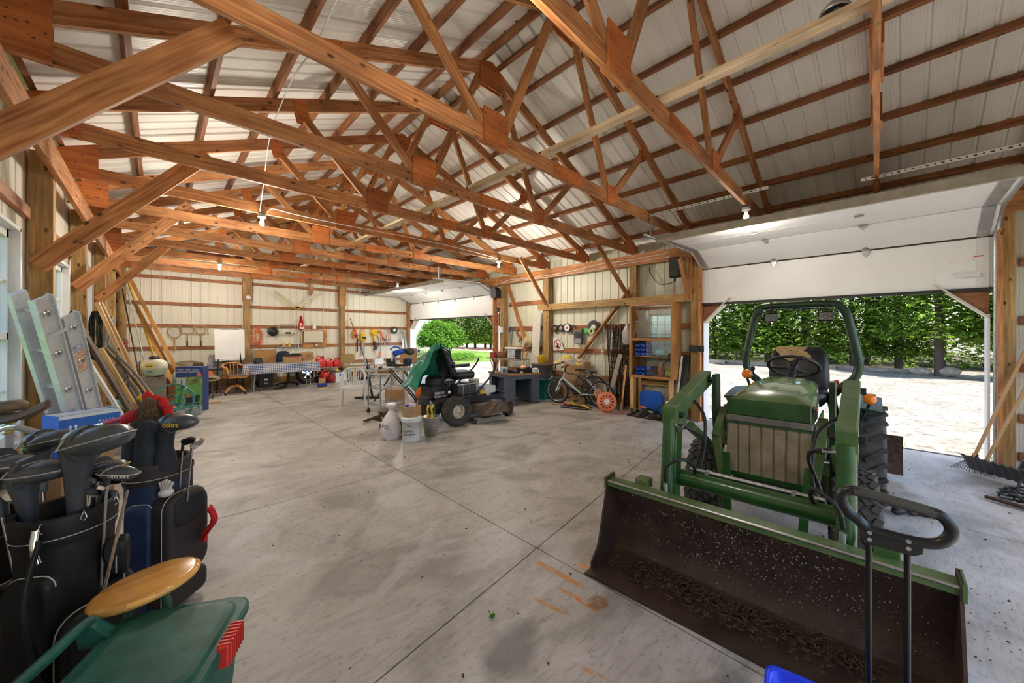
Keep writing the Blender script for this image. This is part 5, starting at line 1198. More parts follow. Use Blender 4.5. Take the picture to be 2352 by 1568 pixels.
t = thing('pressure_washer', 'red pressure washer at the right edge with black hose', 'machine', (6.18, -1.08, 0), 30)
MB().loft([[Vector((p[0], p[1], z)) for p in rrect(w, w * .8, .05, 4)] for z, w in ((.03, .30), (.10, .32), (.32, .28), (.50, .22), (.56, .14))]).build('body', PWR, t)
for s in (-1, 1): MB().cyl((s * .17 - .02, .05, .09), (s * .17 + .02, .05, .09), .09, 18).build('wheel', BLK, t)
MB().tube([(-.1, .08, .5), (-.1, .12, .9), (.1, .12, .9), (.1, .08, .5)], .012, 8).build('handle', BLK, t); MB().cyl((-.17, -.05, .16), (-.10, -.02, .18), .05, 12).build('pump', mat('magenta_cap', (0.35, 0.02, 0.08), .4), t)
q = random.Random(2); pts = []
for k in range(60):
    a = k * .52; rr = .22 + .06 * math.sin(k * .9); pts.append(Vector((5.95 + rr * math.cos(a) * .9, -.86 + rr * math.sin(a) * .8, .02 + .02 * (k % 5) + (.34 * max(0, math.sin(a)) if 18 < k < 26 else 0))))
tag(MB().tube(bez(pts, 4), .010, 6).build('pressure_hose', HOSE), 'coiled black hose on the floor at the right edge', 'hose')
tag(MB().tube([(5.80, -.55, .03), (5.55, -1.0, .03)], .017, 8).build('iron_pipe', IRON), 'short iron pipe on the floor at the right edge', 'pipe')
t = thing('trigger_lance', 'orange and blue spray lance leaning at the far right wall', 'lance', (6.9, -1.28, 0))
MB().tube([(0, 0, 0), (.10, -.02, 1.85)], .012, 8).build('tube', BLK, t); MB().cyl((.07, -.014, 1.25), (.098, -.02, 1.78), .022, 10).build('grip', ORGP, t); MB().cyl((.098, -.02, 1.78), (.1, -.02, 1.83), .024, 10).build('band', WPL, t)
MB().tube(bez([(.1, -.02, 1.86), (.08, .10, 1.9), (.06, .16, 2.0), (.06, .13, 2.08)], 5), .010, 6).build('hook', mat('sky_blue', (0.2, 0.5, 0.62), .4), t)
j = MB(); 
tag(MB().tube(bez([(4.72, .06, .03), (4.80, -.02, .05), (4.86, -.10, .035), (4.9, -.2, .03)], 4), [.02, .035, .04, .035, .03, .04, .045, .04, .03, .035, .04, .03, .02], 8).build('oily_rag', BLK), 'dark oily rag on the floor right of the tractor wheel', 'rag')
tag(MB().prism([(-.12, 0), (.10, .05), (.12, .0), (-.05, -.04)], .03, c=(3.9, -.95, .03)).build('metal_bracket', DST), 'dark pointed metal bracket on the floor at the right edge', 'bracket')
tag(MB().box((4.55, -1.0, .1), (.10, .16, .2), bev=.01).build('jack_stand', DST), 'dark steel stand on the floor at the right edge', 'stand')
# ================================================================== middle of the floor
def bucket(name, lab, loc, r, h, m, taper=.87, rz=0, cat='bucket', rim=True, handle=True):
    t = thing(name, lab, cat, loc, rz)
    pr = [(0, .004), (r * taper, 0), (r * taper + .004, .01), (r * .97, h * .80), (r * 1.0, h * .80), (r, h * .83), (r * .985, h * .84), (r * .985, h * .90), (r * 1.02, h * .905), (r * 1.02, h * .925), (r * .985, h * .93), (r, h), (r * .95, h), (r * (taper - .03), .02), (0, .02)] if rim else [(0, .004), (r * taper, 0), (r, h - .01), (r * 1.05, h), (r * .97, h), (r * (taper - .03), .02), (0, .02)]
    MB().lathe(pr, 32).build('shell', m, t)
    if handle: MB().tube([(r * 1.02 * math.cos(R(a)), -r * 1.02 * abs(math.sin(R(a))) * .55 - r * .45 * math.sin(R(a)), h * .84 - .17 * h * 1.6 * math.sin(R(a))) for a in range(0, 181, 12)], .003, 5).build('bail', STL, t)
    return t
# green striped zero-turn mower
t = thing('riding_mower', 'black zero turn riding mower half covered by a green tarp', 'mower', (3.82, 5.86, 0), -3)
MBK = mat('mower_black', (0.022, 0.020, 0.018), 0.55, var=.5, scale=14); MDU = mat('dusty_deck', (0.16, 0.115, 0.075), 0.75, var=.4, scale=12)
mt = tire_mesh(.255, .23, .12, 'turf', 34).mesh('tire', RUB); mr = rim_mesh(.12, .23, dish=.5).mesh('rim', mat('cream_rim', (0.72, 0.66, 0.52), .45, var=.15))
ctm = tire_mesh(.145, .13, .075, 'none0', 1).mesh('tire', RUB); crm = rim_mesh(.075, .12).mesh('rim', MDU)
for s in (-1, 1):
    wv = part('rear_wheel', mt, t, T(0, s * .46, .255) @ RZ(180 if s < 0 else 0)); part('rim', mr, wv)
    wv = part('front_caster', ctm, t, T(1.22, s * .40, .145) @ RZ(20)); part('rim', crm, wv)
    MB().prism([(1.20, .14), (1.24, .14), (1.22, .33), (1.10, .36), (1.08, .33), (1.17, .31)], .02, 'Y', (0, s * .31, 0)).build('caster_fork', MBK, t)
    MB().beam((-.25, s * .30, .40), (1.08, s * .26, .36), .06, .08).build('frame_rail', MBK, t)
    MB().loft([[Vector((x, s * .36 + p[0], .60 + p[1])) for p in rrect(.26, .22, .05, 4)] for x in (.02, .03, .36, .40)]).build('fuel_tank', BLK, t)
    for x in (.12, .26): MB().tube([(x, s * .36 + p[0] * 1.02, .60 + p[1] * 1.02) for p in rrect(.26, .22, .05, 4)], .006, 5, closed=True).build('tank_strap', GAL, t)
    MB().cyl((.16, s * .36, .70), (.16, s * .36, .74), .035, 14).build('fuel_cap', BLK, t)
    MB().tube(bez([(.42, s * .36, .40), (.55, s * .40, .58), (.75, s * .40, .75), (.90, s * .36, .88), (.98, s * .30, 1.02), (.97, s * .22, 1.12)], 5), .017, 8).build('control_lever', BLK, t)
MB().box((-.12, 0, .36), (.34, .6, .14), bev=.02).build('rear_frame', MBK, t)
mb = MB().box((-.18, 0, .58), (.36, .42, .24), bev=.03); mb.cyl((-.18, 0, .68), (-.18, 0, .80), .16, 20); mb.lathe([(.16, .80), (.12, .84), (0, .85)], 20, c=(-.18, 0, 0)); mb.build('engine', DST, t)
mb = MB(); q = random.Random(9)
for k in range(9): mb.box((-.28 + .05 * (k % 5), -.22 - .01 * (k % 2), .50 + .06 * (k // 5)), (.05, .06, .045), bev=.006)
mb.build('engine_castings', GAL, t, kind='stuff'); MB().cyl((-.30, -.28, .42), (-.08, -.28, .42), .055, 16).build('muffler', IRON, t)
MB().tube(bez([(-.30, -.2, .33), (-.40, -.3, .36), (-.42, -.3, .46)], 4), .014, 8).build('bumper_bar', GAL, t)
MB().box((.50, 0, .42), (.62, .50, .05)).build('foot_deck', MBK, t); MB().box((.70, -.27, .49), (.10, .008, .07)).build('warning_label', YELP, t)
MB().loft([[Vector((.66 + p[0] * k, p[1] * k, z)) for p in rrect(.58, .98, .14, 5)] for z, k in ((.13, 1.0), (.15, 1.01), (.27, .97), (.30, .90))]).build('mower_deck', MDU, t)
MB().prism([(.44, .14), (.98, .16), (.90, .32), (.72, .37), (.52, .22)], .26, 'Y', (0, -.60, 0)).build('discharge_chute', MDU, t)
MB().loft([[Vector((.36 + p[0] * k, p[1] * k, z)) for p in rrect(.46, .46, .09, 5)] for z, k in ((.76, .9), (.79, 1.0), (.87, 1.0), (.90, .9))]).build('seat', SEATM, t)
def sb(z, x, w, d): return [Vector((x + p[0], p[1], z)) for p in rrect(d, w, d * .35, 4)]
MB().loft([sb(.84, .12, .42, .14), sb(.95, .08, .46, .15), sb(1.15, .02, .44, .13), sb(1.28, -.04, .36, .11), sb(1.33, -.07, .26, .05)]).build('seat_back', SEATM, t)
for s in (-1, 1): MB().loft([[Vector((x, s * .25 + p[0], 1.02 + .02 * x + p[1])) for p in rrect(.07, .06, .02, 3)] for x in (.06, .10, .34, .40)]).build('armrest', SEATM, t)
TARP = mat('green_tarp', (0.012, 0.16, 0.095), 0.38, col2=(0.03, 0.24, 0.15), scale=7, bump=.5, bscale=9, coat=.1)
q = random.Random(6)
def tarp(u, v):
    a = -2.3 + 3.3 * v; rr = .05 + .50 * u ** .85 * (1 + .14 * math.sin(5 * a + 2.5 * u) + .10 * math.sin(11 * a))
    return (-.10 - .10 * u + rr * math.cos(a + 2.6) * 1.05, rr * math.sin(a + 2.6) * .85 - .10, 1.40 - .68 * u ** 1.3 - .07 * math.sin(7 * a) * u + .04 * math.sin(13 * u + 4 * a))
o = MB().grid(tarp, 22, 44, th=.004).build('tarp', TARP); o.location = (3.82, 5.86, 0); tag(o, 'crumpled green tarp thrown over the back of the mower seat', 'tarp')
t2 = carton('white_tray', 'white plastic tray resting on the front of the riding mower', (4.72, 5.72, .45), 5, (.30, .26, .13), WPL, cat='tray')
t2 = bucket('plastic_tub', 'clear plastic tub behind the white tray on the mower', (4.66, 6.02, .45), .11, .24, mat('cloudy_plastic', (0.62, 0.58, 0.52), .4, var=.15), rim=False, handle=False, cat='tub')
# wooden block under the deck
tag(MB().box((4.42, 5.24, .045), (.62, .10, .085), RZ(-5).to_3x3()).build('wood_block', GRW), 'grey wooden block under the mower deck', 'wood')
# wire cart
t = thing('wire_cart', 'chrome wire shelf cart on casters beside the white chair', 'cart', (3.42, 7.36, 0), 11)
cw, cd, chh = .56, .40, .78; CGR = mat('wire_grey', (0.40, 0.41, 0.43), .35, .6)
for sx_ in (-1, 1):
    for sy_ in (-1, 1):
        x, y = sx_ * cw / 2, sy_ * cd / 2
        MB().cyl((x, y, .08), (x, y, chh + .02), .015, 10).build('post', CGR, t)
        w_ = MB().cyl((x - .014, y, .045), (x + .014, y, .045), .045, 14).build('caster', BLK, t); MB().box((x, y, .08), (.03, .03, .05)).build('caster_fork', STL, w_)
for z in (.16, .50, .74):
    mb = MB()
    for s in (-1, 1):
        for dz in (0, .045): mb.cyl((-cw / 2, s * cd / 2, z + dz), (cw / 2, s * cd / 2, z + dz), .005, 5); mb.cyl((s * cw / 2, -cd / 2, z + dz), (s * cw / 2, cd / 2, z + dz), .005, 5)
        mb.tube([(-cw / 2 + cw * k / 22, s * cd / 2, z + (.045 if k % 2 else 0)) for k in range(23)], .0038, 4); mb.tube([(s * cw / 2, -cd / 2 + cd * k / 16, z + (.045 if k % 2 else 0)) for k in range(17)], .0038, 4)
    sh = mb.build('wire_shelf', CGR, t)
    MB().box((0, 0, z + (.045 if z > .7 else .004)), (cw - .02, cd - .02, .008)).build('shelf_liner', GRW if z > .7 else GRYP, sh)
mb = MB(); q = random.Random(1)
mb.loft([[Vector((x, .035 * (1 + .15 * math.sin(9 * x)) * math.cos(a), .035 * math.sin(a))) for a in [2 * math.pi * k / 12 for k in range(12)]] for x in (-.15, -.1, 0, .1, .15)]); o = mb.build('fire_log', wood('log', (0.20, 0.12, 0.06), (0.42, 0.30, 0.17), .1)); o.location = (3.42, 7.38, .835); o.rotation_euler = (0, 0, R(-25)); tag(o, 'split log lying on top of the wire cart', 'log')
# white plastic armchair
def plastic_chair(name, lab, loc, rz):
    t = thing(name, lab, 'chair', loc, rz); P = mat('chair_white', (0.66, 0.67, 0.68), .4, var=.06)
    MB().loft([[Vector((p[0], p[1], z)) for p in rrect(.48, .46, .10, 5)] for z in (.415, .43, .44)]).build('seat', P, t)
    for sx_ in (-1, 1):
        MB().tube([(sx_ * .235, -.20, .64), (sx_ * .235, -.21, .42), (sx_ * .26, -.25, 0)], [.026, .03, .024], 8, sq=.7).build('leg', P, t)
        MB().tube([(sx_ * .215, .20, .44), (sx_ * .24, .27, 0)], [.03, .022], 8, sq=.7).build('leg', P, t)
        MB().tube(bez([(sx_ * .235, -.22, .63), (sx_ * .255, 0, .645), (sx_ * .24, .18, .68), (sx_ * .20, .25, .76)], 5), .027, 8, sq=.55).build('armrest', P, t)
    bk = MB().tube(bez([(-.215, .20, .44), (-.235, .24, .62), (-.20, .265, .75), (-.11, .285, .815), (0, .29, .83), (.11, .285, .815), (.20, .265, .75), (.235, .24, .62), (.215, .20, .44)], 5), .024, 8, sq=.6).build('back_frame', P, t)
    for k in range(7):
        x = -.15 + .05 * k; MB().tube([(x * .75, .21, .43), (x * 1.0, .25, .60), (x * 1.12, .275, .80 - .9 * x * x * 1.6)], .014, 6, sq=.45).build('back_slat', P, bk)
    return t
plastic_chair('plastic_armchair', 'white moulded plastic armchair left of the wire cart', (3.16, 8.45, 0), -22)
# sack, detergent pail, steel pail
SACKM = mat('thin_plastic_sack', (0.72, 0.70, 0.68), .35, col2=(0.60, 0.54, 0.50), scale=6, bump=.35, bscale=14)
t = thing('plastic_sack', 'knotted white plastic sack with black lettering left of detergent pail', 'sack', (2.60, 5.42, 0))
def sk_(z, r, ph): return [Vector((r * (1 + .07 * math.sin(5 * a + ph) + .05 * math.sin(9 * a + 2 * ph)) * math.cos(a), r * (1 + .06 * math.sin(4 * a + ph)) * math.sin(a) * .9, z)) for a in [2 * math.pi * k / 26 for k in range(26)]]
MB().loft([sk_(0, .13, 0), sk_(.04, .15, .5), sk_(.16, .15, 1), sk_(.26, .13, 1.5), sk_(.34, .095, 2), sk_(.40, .055, 2.5), sk_(.44, .03, 3)]).build('bag_body', SACKM, t)
MB().loft([sk_(.44, .03, 3), sk_(.46, .05, 1), sk_(.51, .085, 2), sk_(.535, .07, 0), sk_(.53, .03, 1)]).build('knot', SACKM, t)
text('lettering', 'KPEL', .075, T(*(CR * -.06 - CF * .155 + Vector((0, 0, .215)))) @ Matrix((CR, Vector((0, 0, 1)), -CF)).transposed().to_4x4() @ RZ(-12), BLK, t)
t = bucket('detergent_pail', 'white plastic detergent pail holding a carton of oddments', (2.78, 5.12, 0), .148, .37, WPL)
Mf = lambda z, r: T(*(-CF * r + Vector((0, 0, z)))) @ Matrix((CR, Vector((0, 0, 1)), -CF)).transposed().to_4x4()
text('lettering', 'laundry\ndetergent', .048, Mf(.145, .1445) @ RZ(3), BLK, t, sx=.95); text('lettering', '18 L', .036, Mf(.245, .149), BLK, t)
t = carton('open_carton', 'open brown carton of tools wedged in the detergent pail', (2.79, 5.13, .30), -50, (.22, .18, .22))
text('lettering', 'Beautiflow', .028, T(-.02, -.0915, .05) @ RX(90), BLK, t); MB().box((.02, -.0915, .12), (.012, .002, .03)).build('tape_mark', BLUP, t)
for nm, lab, d_, sz, m in (('sandpaper_pack', 'white paper pack sticking up from the open carton', (.0, .0, .14), (.11, .02, .22), WPL), ('blue_clamp', 'blue clamp handle sticking out of the open carton', (-.06, .03, .20), (.10, .03, .035), BLUP), ('wood_stick', 'wooden stick standing in the open carton', (.06, .04, .16), (.018, .02, .26), PINE)):
    o = MB().box((0, 0, 0), sz, RY(8).to_3x3(), bev=.004).build(nm, m); o.location = Vector((2.79, 5.13, .30)) + RZ(-50) @ Vector(d_); o.rotation_euler = (R(8), 0, R(-45)); tag(o, lab, 'tool')
t = bucket('steel_pail', 'stainless steel pail of hand saws beside the detergent pail', (3.14, 5.16, 0),   .135, .30, mat('satin_steel', (.58, .56, .52), .35, .7, var=.2, scale=6), .72, rim=False, cat='pail')
for x, y, m, lab in ((-.05, .0, YELP, 'hand saw with a yellow black handle standing in the steel pail'), (.05, .02, mat('teal_plastic', (0.01, 0.30, 0.36), .4), 'hand saw with a teal handle standing in the steel pail'), (.0, -.04, YELP, 'yellow trowel handle leaning in the steel pail')):
    t = thing('hand_saw', lab, 'saw', (3.14 + x, 5.16 + y, .02), 45, 'saws in the steel pail')
    MB().prism([(-.02, 0), (.03, 0), (.045, .28), (-.045, .28)], .003, 'Y').build('blade', STL, t)
    hp_ = [(-.055, .27), (.055, .27), (.065, .33), (.05, .42), (.0, .45), (-.05, .40), (-.02, .33)]
    h_ = MB().tube(bez([(p[0], 0, p[1]) for p in hp_] + [(hp_[0][0], 0, hp_[0][1])], 4)[:-1], .016, 8, closed=True).build('handle', m, t)
    MB().box((.03, 0, .36), (.03, .036, .10), bev=.006).build('grip_pad', BLK, h_)
# andirons and jar
t = thing('fire_grate', 'rusty iron grate prongs on the floor by the cart', 'grate', (2.95, 6.70, 0), 8)
for k in range(3): MB().tube(bez([(-.24 + .02 * k, -.05 + .05 * k, .04), (-.16, -.05 + .05 * k, .05), (.2, -.06 + .06 * k, .10), (.3, -.06 + .06 * k, .16)], 4), .011, 6).build('bar', IRON, t); MB().tube([(-.27 + .02 * k + .025 * math.cos(R(a)), -.05 + .05 * k + .025 * math.sin(R(a)), .04) for a in range(0, 360, 30)], .006, 5, closed=True).build('ring', IRON, t)
for s in (0, .2): MB().box((s, 0, .035), (.02, .24, .07)).build('foot', IRON, t)
t = thing('glass_jar', 'glass jar with a blue lid tipped on its side near the grate', 'jar', (2.80, 6.02, .045), 50)
MB().lathe([(0, 0), (.04, 0), (.043, .01), (.043, .10), (.036, .115)], 18, 'Y').build('jar', mat('jar_glass', (0.35, 0.32, 0.30), .1, trans=.3), t); MB().lathe([(0, -.004), (.045, -.004), (.045, .018), (0, .018)], 18, 'Y', (0, -.012, 0)).build('lid', BLUP, t)
t = bucket('tin_can', 'dark tin can behind the plastic sack', (2.85, 5.62, 0), .06, .18, DST, 1.0, rim=False, handle=False, cat='can')
# mitre saw on a folding stand
t = thing('mitre_saw_stand', 'folding metal stand carrying the blue mitre saw', 'stand', (4.25, 8.45, 0), -30)
for s in (-1, 1): MB().box((0, s * .07, .74), (1.5, .04, .07)).build('rail', GAL, t)
for sx_ in (-1, 1):
    for sy_ in (-1, 1): MB().tube([(sx_ * .12, sy_ * .08, .72), (sx_ * .55, sy_ * .24, 0.015)], .017, 8).build('leg', DST, t)
    MB().box((sx_ * .42, 0, .80), (.07, .34, .05), bev=.008).build('clamp_mount', BLK, t)
    MB().box((sx_ * .70, 0, .82), (.04, .26, .09), bev=.01).build('work_support', BLK, t)
t = thing('mitre_saw', 'blue and black sliding mitre saw on its stand', 'saw', (4.25, 8.45, .825), -30)
mb = MB().lathe([(0, 0), (.17, 0), (.18, .02), (.18, .055), (.16, .065), (0, .065)], 28); mb.box((0, .02, .03), (.56, .20, .06), bev=.01); mb.build('base', BLK, t)
MB().box((-.20, .06, .12), (.20, .025, .11), bev=.006).build('fence', DST, t); MB().box((.20, .06, .12), (.20, .025, .11), bev=.006).build('fence', DST, t)
MB().cyl((-.10, .16, .02), (-.10, .16, .30), .035, 12).build('column', GAL, t)
MB().lathe([(0, -.02), (.15, -.02), (.15, .02), (0, .02)], 28, 'X', (-.16, .02, .24), ang=360).build('blade_guard', WPL, t)
for a in (60, 120): MB().prism([(.04, -.02), (.12, -.035), (.12, .035), (.04, .02)], .046, 'X', M=RX(a).to_3x3(), c=(-.16, .02, .24)).build('guard_slot', DST, t)
MB().cyl((-.13, .02, .30), (.10, .06, .36), .065, 16).build('motor', BLUP, t); MB().cyl((.10, .06, .36), (.15, .07, .375), .055, 16).build('motor_cap', BLK, t)
MB().tube(bez([(-.20, -.02, .40), (-.12, -.06, .46), (-.02, -.04, .46), (.02, .02, .42)], 4), .017, 8).build('handle', BLUP, t)
MB().sph((.25, .16, .34), (.12, .10, .09), 12, 8).build('dust_bag', mat('dust_bag', (0.06, 0.06, 0.058), .9, bump=.4, bscale=12), t)
MB().cyl((.26, -.06, .16), (.26, -.10, .16), .02, 10).build('knob_hub', BLK, t)
for a in (0, 120, 240): MB().tube([(.26, -.11, .16), (.26 + .07 * math.cos(R(a)), -.11, .16 + .07 * math.sin(R(a)))], .013, 6).build('knob_arm', BLUP, t)
# workbench by the far door with carton
t = thing('work_table', 'weathered plank work table beside the far door opening', 'table', (5.75, 10.0, 0), 0)
for k in range(3): MB().box((0, -.25 + .25 * k, .76), (1.5, .24, .035)).build('plank', GRW, t)
for sx_ in (-1, 1):
    for sy_ in (-1, 1): MB().box((sx_ * .65, sy_ * .28, .37), (.09, .09, .74)).build('leg', PINE, t)
carton('tall_carton', 'open cardboard carton on the work table by far door', (5.30, 9.95, .78), 15, (.36, .30, .40))
MB_ = MB().prism([(-.2, 0), (.22, 0), (.20, .28), (.1, .22), (-.12, .06)], .3, 'Y'); o = MB_.build('plastic_bin', mat('olive_bin', (0.05, 0.055, 0.03), .6)); o.location = (5.75, 9.9, .78); tag(o, 'dark slanted bin on the work table by far door', 'bin')
tag(MB().tube([(5.50, 9.70, .78), (5.50, 9.70, 1.08)], .009, 6).cyl((5.50, 9.70, 1.08), (5.50, 9.70, 1.14), .022, 10, .035).build('bar_clamp', BLUP), 'blue handled bar clamp upright on the work table edge', 'clamp')
# low bench against the back wall with oddments
t = thing('plank_bench', 'long plank bench along the back wall right of the post', 'bench', (5.85, 13.35, 0))
MB().box((0, 0, .48), (1.9, .38, .04)).build('top', mat('pink_plank', (0.46, 0.30, 0.22), .8, var=.3, scale=6), t)
for x in (-.85, -.1, .85): MB().box((x, -.12, .23), (.09, .06, .46)).build('leg', PINE, t)
# incline exercise bench
t = thing('exercise_bench', 'folding exercise bench with black pads behind the wire cart', 'bench', (3.75, 9.2, 0), -35)
MB().box((-.02, 0, .52), (.30, .26, .07), RY(-4).to_3x3(), bev=.015).build('seat_pad', BLK, t)
MB().beam((.16, 0, .0), (.0, 0, .98), .06, .045, (1, 0, 0)).build('upright', DST, t); MB().beam((.135, -.03, .5), (-.02, -.03, .98), .05, .03, (1, 0, 0)).build('upright_face', GAL, t)
MB().beam((-.04, 0, .02), (-.02, 0, .5), .06, .06).build('post', DST, t); MB().box((.05, 0, .025), (.6, .05, .05)).build('foot', DST, t); MB().box((.02, 0, .025), (.05, .5, .05)).build('foot', DST, t)
MB().cyl((-.12, -.05, .33), (-.12, -.13, .33), .028, 12).build('knob', REDP, t)
# things on and under the stand
carton('orange_tool_case', 'orange tool case on the floor under the saw stand', (4.55, 7.85, 0), -20, (.34, .20, .40), ORGP, open_=False, cat='case')
carton('brown_carton', 'brown carton on the floor behind the wire cart', (3.95, 8.05, 0), -10, (.36, .30, .34), CARD, open_=False)
carton('white_carton', 'white carton on the floor under the saw stand', (4.45, 8.95, 0), 12, (.40, .34, .55), WPL, open_=False)
q = random.Random(3)
tag(MB().tube(bez([(3.86 + .1 * math.sin(k * 1.3), 6.9 + .14 * math.cos(k * .9), .02 + .05 * (k % 3)) for k in range(14)], 4), .006, 5).build('orange_lead', ORGP), 'tangled orange cord on the floor behind the wire cart', 'cord')
# dark broom handles / frame beside mower
t = thing('wheelbarrow_frame', 'black tubular folding trolley frame behind the mower engine', 'trolley', (3.55, 6.75, 0), -30)
for s in (-1, 1): MB().tube(bez([(-.32, s * .16, .92), (-.2, s * .16, .78), (.1, s * .16, .42), (.3, s * .16, .10)], 4), .014, 8).build('tube', BLK, t)
for z, x in ((.78, -.2), (.42, .1)): MB().cyl((x, -.16, z), (x, .16, z), .010, 8).build('rung', BLK, t)
MB().box((.32, 0, .03), (.14, .34, .02)).build('toe_plate', BLK, t)
for s in (-1, 1): MB().cyl((.26, s * .19, .09), (.26, s * .23, .09), .09, 16).build('wheel', RUB, t)
# ---- blue grey desk with clutter
GBL = mat('slate_blue_paint', (0.105, 0.125, 0.17), .5, col2=(0.08, 0.10, 0.15), scale=6, bump=.1, bscale=20)
t = thing('kneehole_desk', 'slate blue kneehole desk with orange edged top', 'desk', (6.14, 6.38, 0), -12.5)
DW, DD, DH = .88, .86, .70
MB().box((0, 0, DH - .015), (DW + .03, DD + .03, .03)).build('top', wood('desk_top', (0.10, 0.05, 0.03), (0.22, 0.12, 0.07), .1), t)
MB().box((0, -DD / 2 - .017, DH - .015), (DW + .034, .006, .032)).build('top_edge', OAK, t)
for s in (-1, 1):
    p = MB().box((s * (DW / 2 - .11), -DD / 2 + .015, .35), (.22, .03, .66)).build('front_panel', GBL, t)
    for z in (.49, .20): MB().box((s * (DW / 2 - .11), -DD / 2 - .004, z), (.11, .012, .24)).build('raised_panel', GBL, p)
    MB().box((s * (DW / 2 - .215), 0, .35), (.02, DD - .04, .62)).build('inner_side', GBL, t)
    for y in (-DD / 2 + .03, DD / 2 - .03): MB().cyl((s * (DW / 2 - .03), y, 0), (s * (DW / 2 - .03), y, .06), .022, 10).build('caster', BLK, t)
MB().box((DW / 2 - .01, 0, .36), (.02, DD - .02, .64)).build('side', GBL, t)
MB().box((0, -DD / 2 + .015, .62), (DW - .44, .03, .10)).build('apron', GBL, t); MB().box((0, DD / 2 - .02, .40), (DW, .02, .56)).build('back', GBL, t)
MB().box((-DW / 2 + .01, -DD / 2 + .07, .36), (.02, .12, .64)).build('side_stile', GBL, t); MB().box((-DW / 2 + .01, DD / 2 - .07, .36), (.02, .12, .64)).build('side_stile', GBL, t); MB().box((-DW / 2 + .01, 0, .64), (.02, DD - .2, .07)).build('side_rail', GBL, t)
MB().box((-DW / 2 + .11, 0, .30), (.2, DD - .06, .02)).build('shelf', GBL, t); MB().box((-DW / 2 + .11, 0, .07), (.2, DD - .06, .03)).build('shelf', GBL, t)
def on_desk(x, y, z=0): return Vector((6.14, 6.38, DH + .001 + z)) + RZ(-12.5) @ Vector((x, y, 0))
t = bucket('yogurt_tub', 'small white tub with a blue green label on the desk corner', on_desk(-.40, -.18), .065, .15, WPL, .8, rim=False, handle=False, cat='tub'); MB().lathe([(.060, .035), (.066, .115)], 20, ang=140, M=RZ(-140)).build('label', mat('blue_green_label', (0.03, 0.25, 0.38), .5), t)
def item(nm, lab, cat, mb, m, loc, rz=0, grp=None):
    o = mb.build(nm, m); o.location = loc; o.rotation_euler = (0, 0, R(rz)); return tag(o, lab, cat, grp)
t = thing('cordless_lamp', 'red and black cordless torch lying on the desk', 'torch', on_desk(-.22, -.20, .045), 30); MB().cyl((-.07, 0, 0), (.05, 0, .03), .042, 16).build('body', BLK, t); MB().cyl((-.035, 0, .009), (-.015, 0, .014), .046, 16).build('ring', REDP, t); MB().cyl((.01, 0, .02), (.03, 0, .025), .046, 16).build('ring', REDP, t)
t = carton('parts_tray', 'open black plastic tray at the front edge of the desk', on_desk(.12, -.28), 2, (.34, .22, .11), BLK, cat='tray')
item('white_box', 'small white box at the right front corner of the desk', 'box', MB().box((0, 0, .05), (.16, .10, .10), bev=.006), WPL, on_desk(.355, -.34), -4)
for i, (nm, lab, x, y, sz, m) in enumerate((('blue_case', 'blue drill case lying behind the black tray', -.05, -.05, (.20, .08, .05), BLUP), ('glove', 'blue work glove draped over the black tray', .24, -.24, (.14, .06, .03), BLUP), ('tool_bag', 'black tool bag in the middle of the desk', -.10, -.25, (.20, .12, .07), BLK), ('wrench_roll', 'grey tool roll beside the black tool bag', -.02, -.36, (.16, .07, .04), GRYP), ('white_cloth', 'white rag behind the white box on the desk', .33, -.15, (.14, .12, .06), WPL), ('red_grip', 'dark red clamp handle behind the black tray', .05, -.10, (.22, .03, .04), mat('dark_red', (0.25, 0.01, 0.02), .4)), ('parts_jar', 'grey jar of screws near the back of desk', -.15, .1, (.09, .09, .12), GAL))):
    item(nm, lab, 'tool', MB().loft([[Vector((p[0] * k, p[1] * k, z * sz[2])) for p in rrect(sz[0], sz[1], min(sz[:2]) * .35, 4)] for z, k in ((0, .94), (.15, 1), (.75, .95), (1, .7))]), m, on_desk(x, y, .11 if nm == 'glove' else 0), 20 * i)
item('wooden_ball', 'peach coloured round float in the black tray', 'float', MB().sph((0, 0, .07), (.075, .075, .055), 16, 10), mat('peach', (0.75, 0.36, 0.15), .6), on_desk(.10, -.26, .05))
# folding shelf table against the right wall behind the desk
t = thing('folding_table', 'brown topped folding table behind the desk against wall', 'table', (6.88, 7.42, 0), 0)
MB().box((0, 0, .935), (.42, 1.25, .03)).build('top', GRW, t)
for y in (-.5, .5):
    for s in (-1, 1): MB().tube([(s * .18, y, .92), (-s * .18, y, 0.01)], .012, 8).build('leg', WPL, t)
MB().cyl((0, -.5, .47), (0, .5, .47), .010, 8).build('spreader', WPL, t)
def on_ft(x, y): return Vector((6.88 + x, 7.42 + y, .951))
t = item('red_box', 'small dark red metal box on the folding table', 'box', MB().box((0, 0, .075), (.20, .17, .15), bev=.008), mat('brick_red', (0.30, 0.04, 0.03), .6), on_ft(-.08, .42), 5)
t = thing('woven_basket', 'round woven basket full of wood scraps on folding table', 'basket', on_ft(-.05, .12)); WK = wood('wicker', (0.25, 0.11, 0.04), (0.42, 0.22, 0.10), .0)
MB().lathe([(0, 0), (.15, 0), (.17, .16), (.175, .17), (.16, .17), (.14, .01)], 26).build('shell', WK, t); MB().tube([(.174 * math.cos(R(a)), .174 * math.sin(R(a)), .16) for a in range(0, 360, 15)], .009, 6, closed=True).build('rim', WK, t)
q = random.Random(12)
for k in range(6): item('wood_scrap', 'wood offcut poking up from the woven basket, %s in the clump' % NTH[k], 'wood', MB().box((0, 0, .12), (.05, .03, .24), RX(q.uniform(-14, 14)).to_3x3()), PINE if k % 2 else GRW, on_ft(-.05 + .07 * math.cos(k * 1.05), .12 + .07 * math.sin(k * 1.05)) + Vector((0, 0, .06)), 40 * k, 'wood offcuts in the basket')
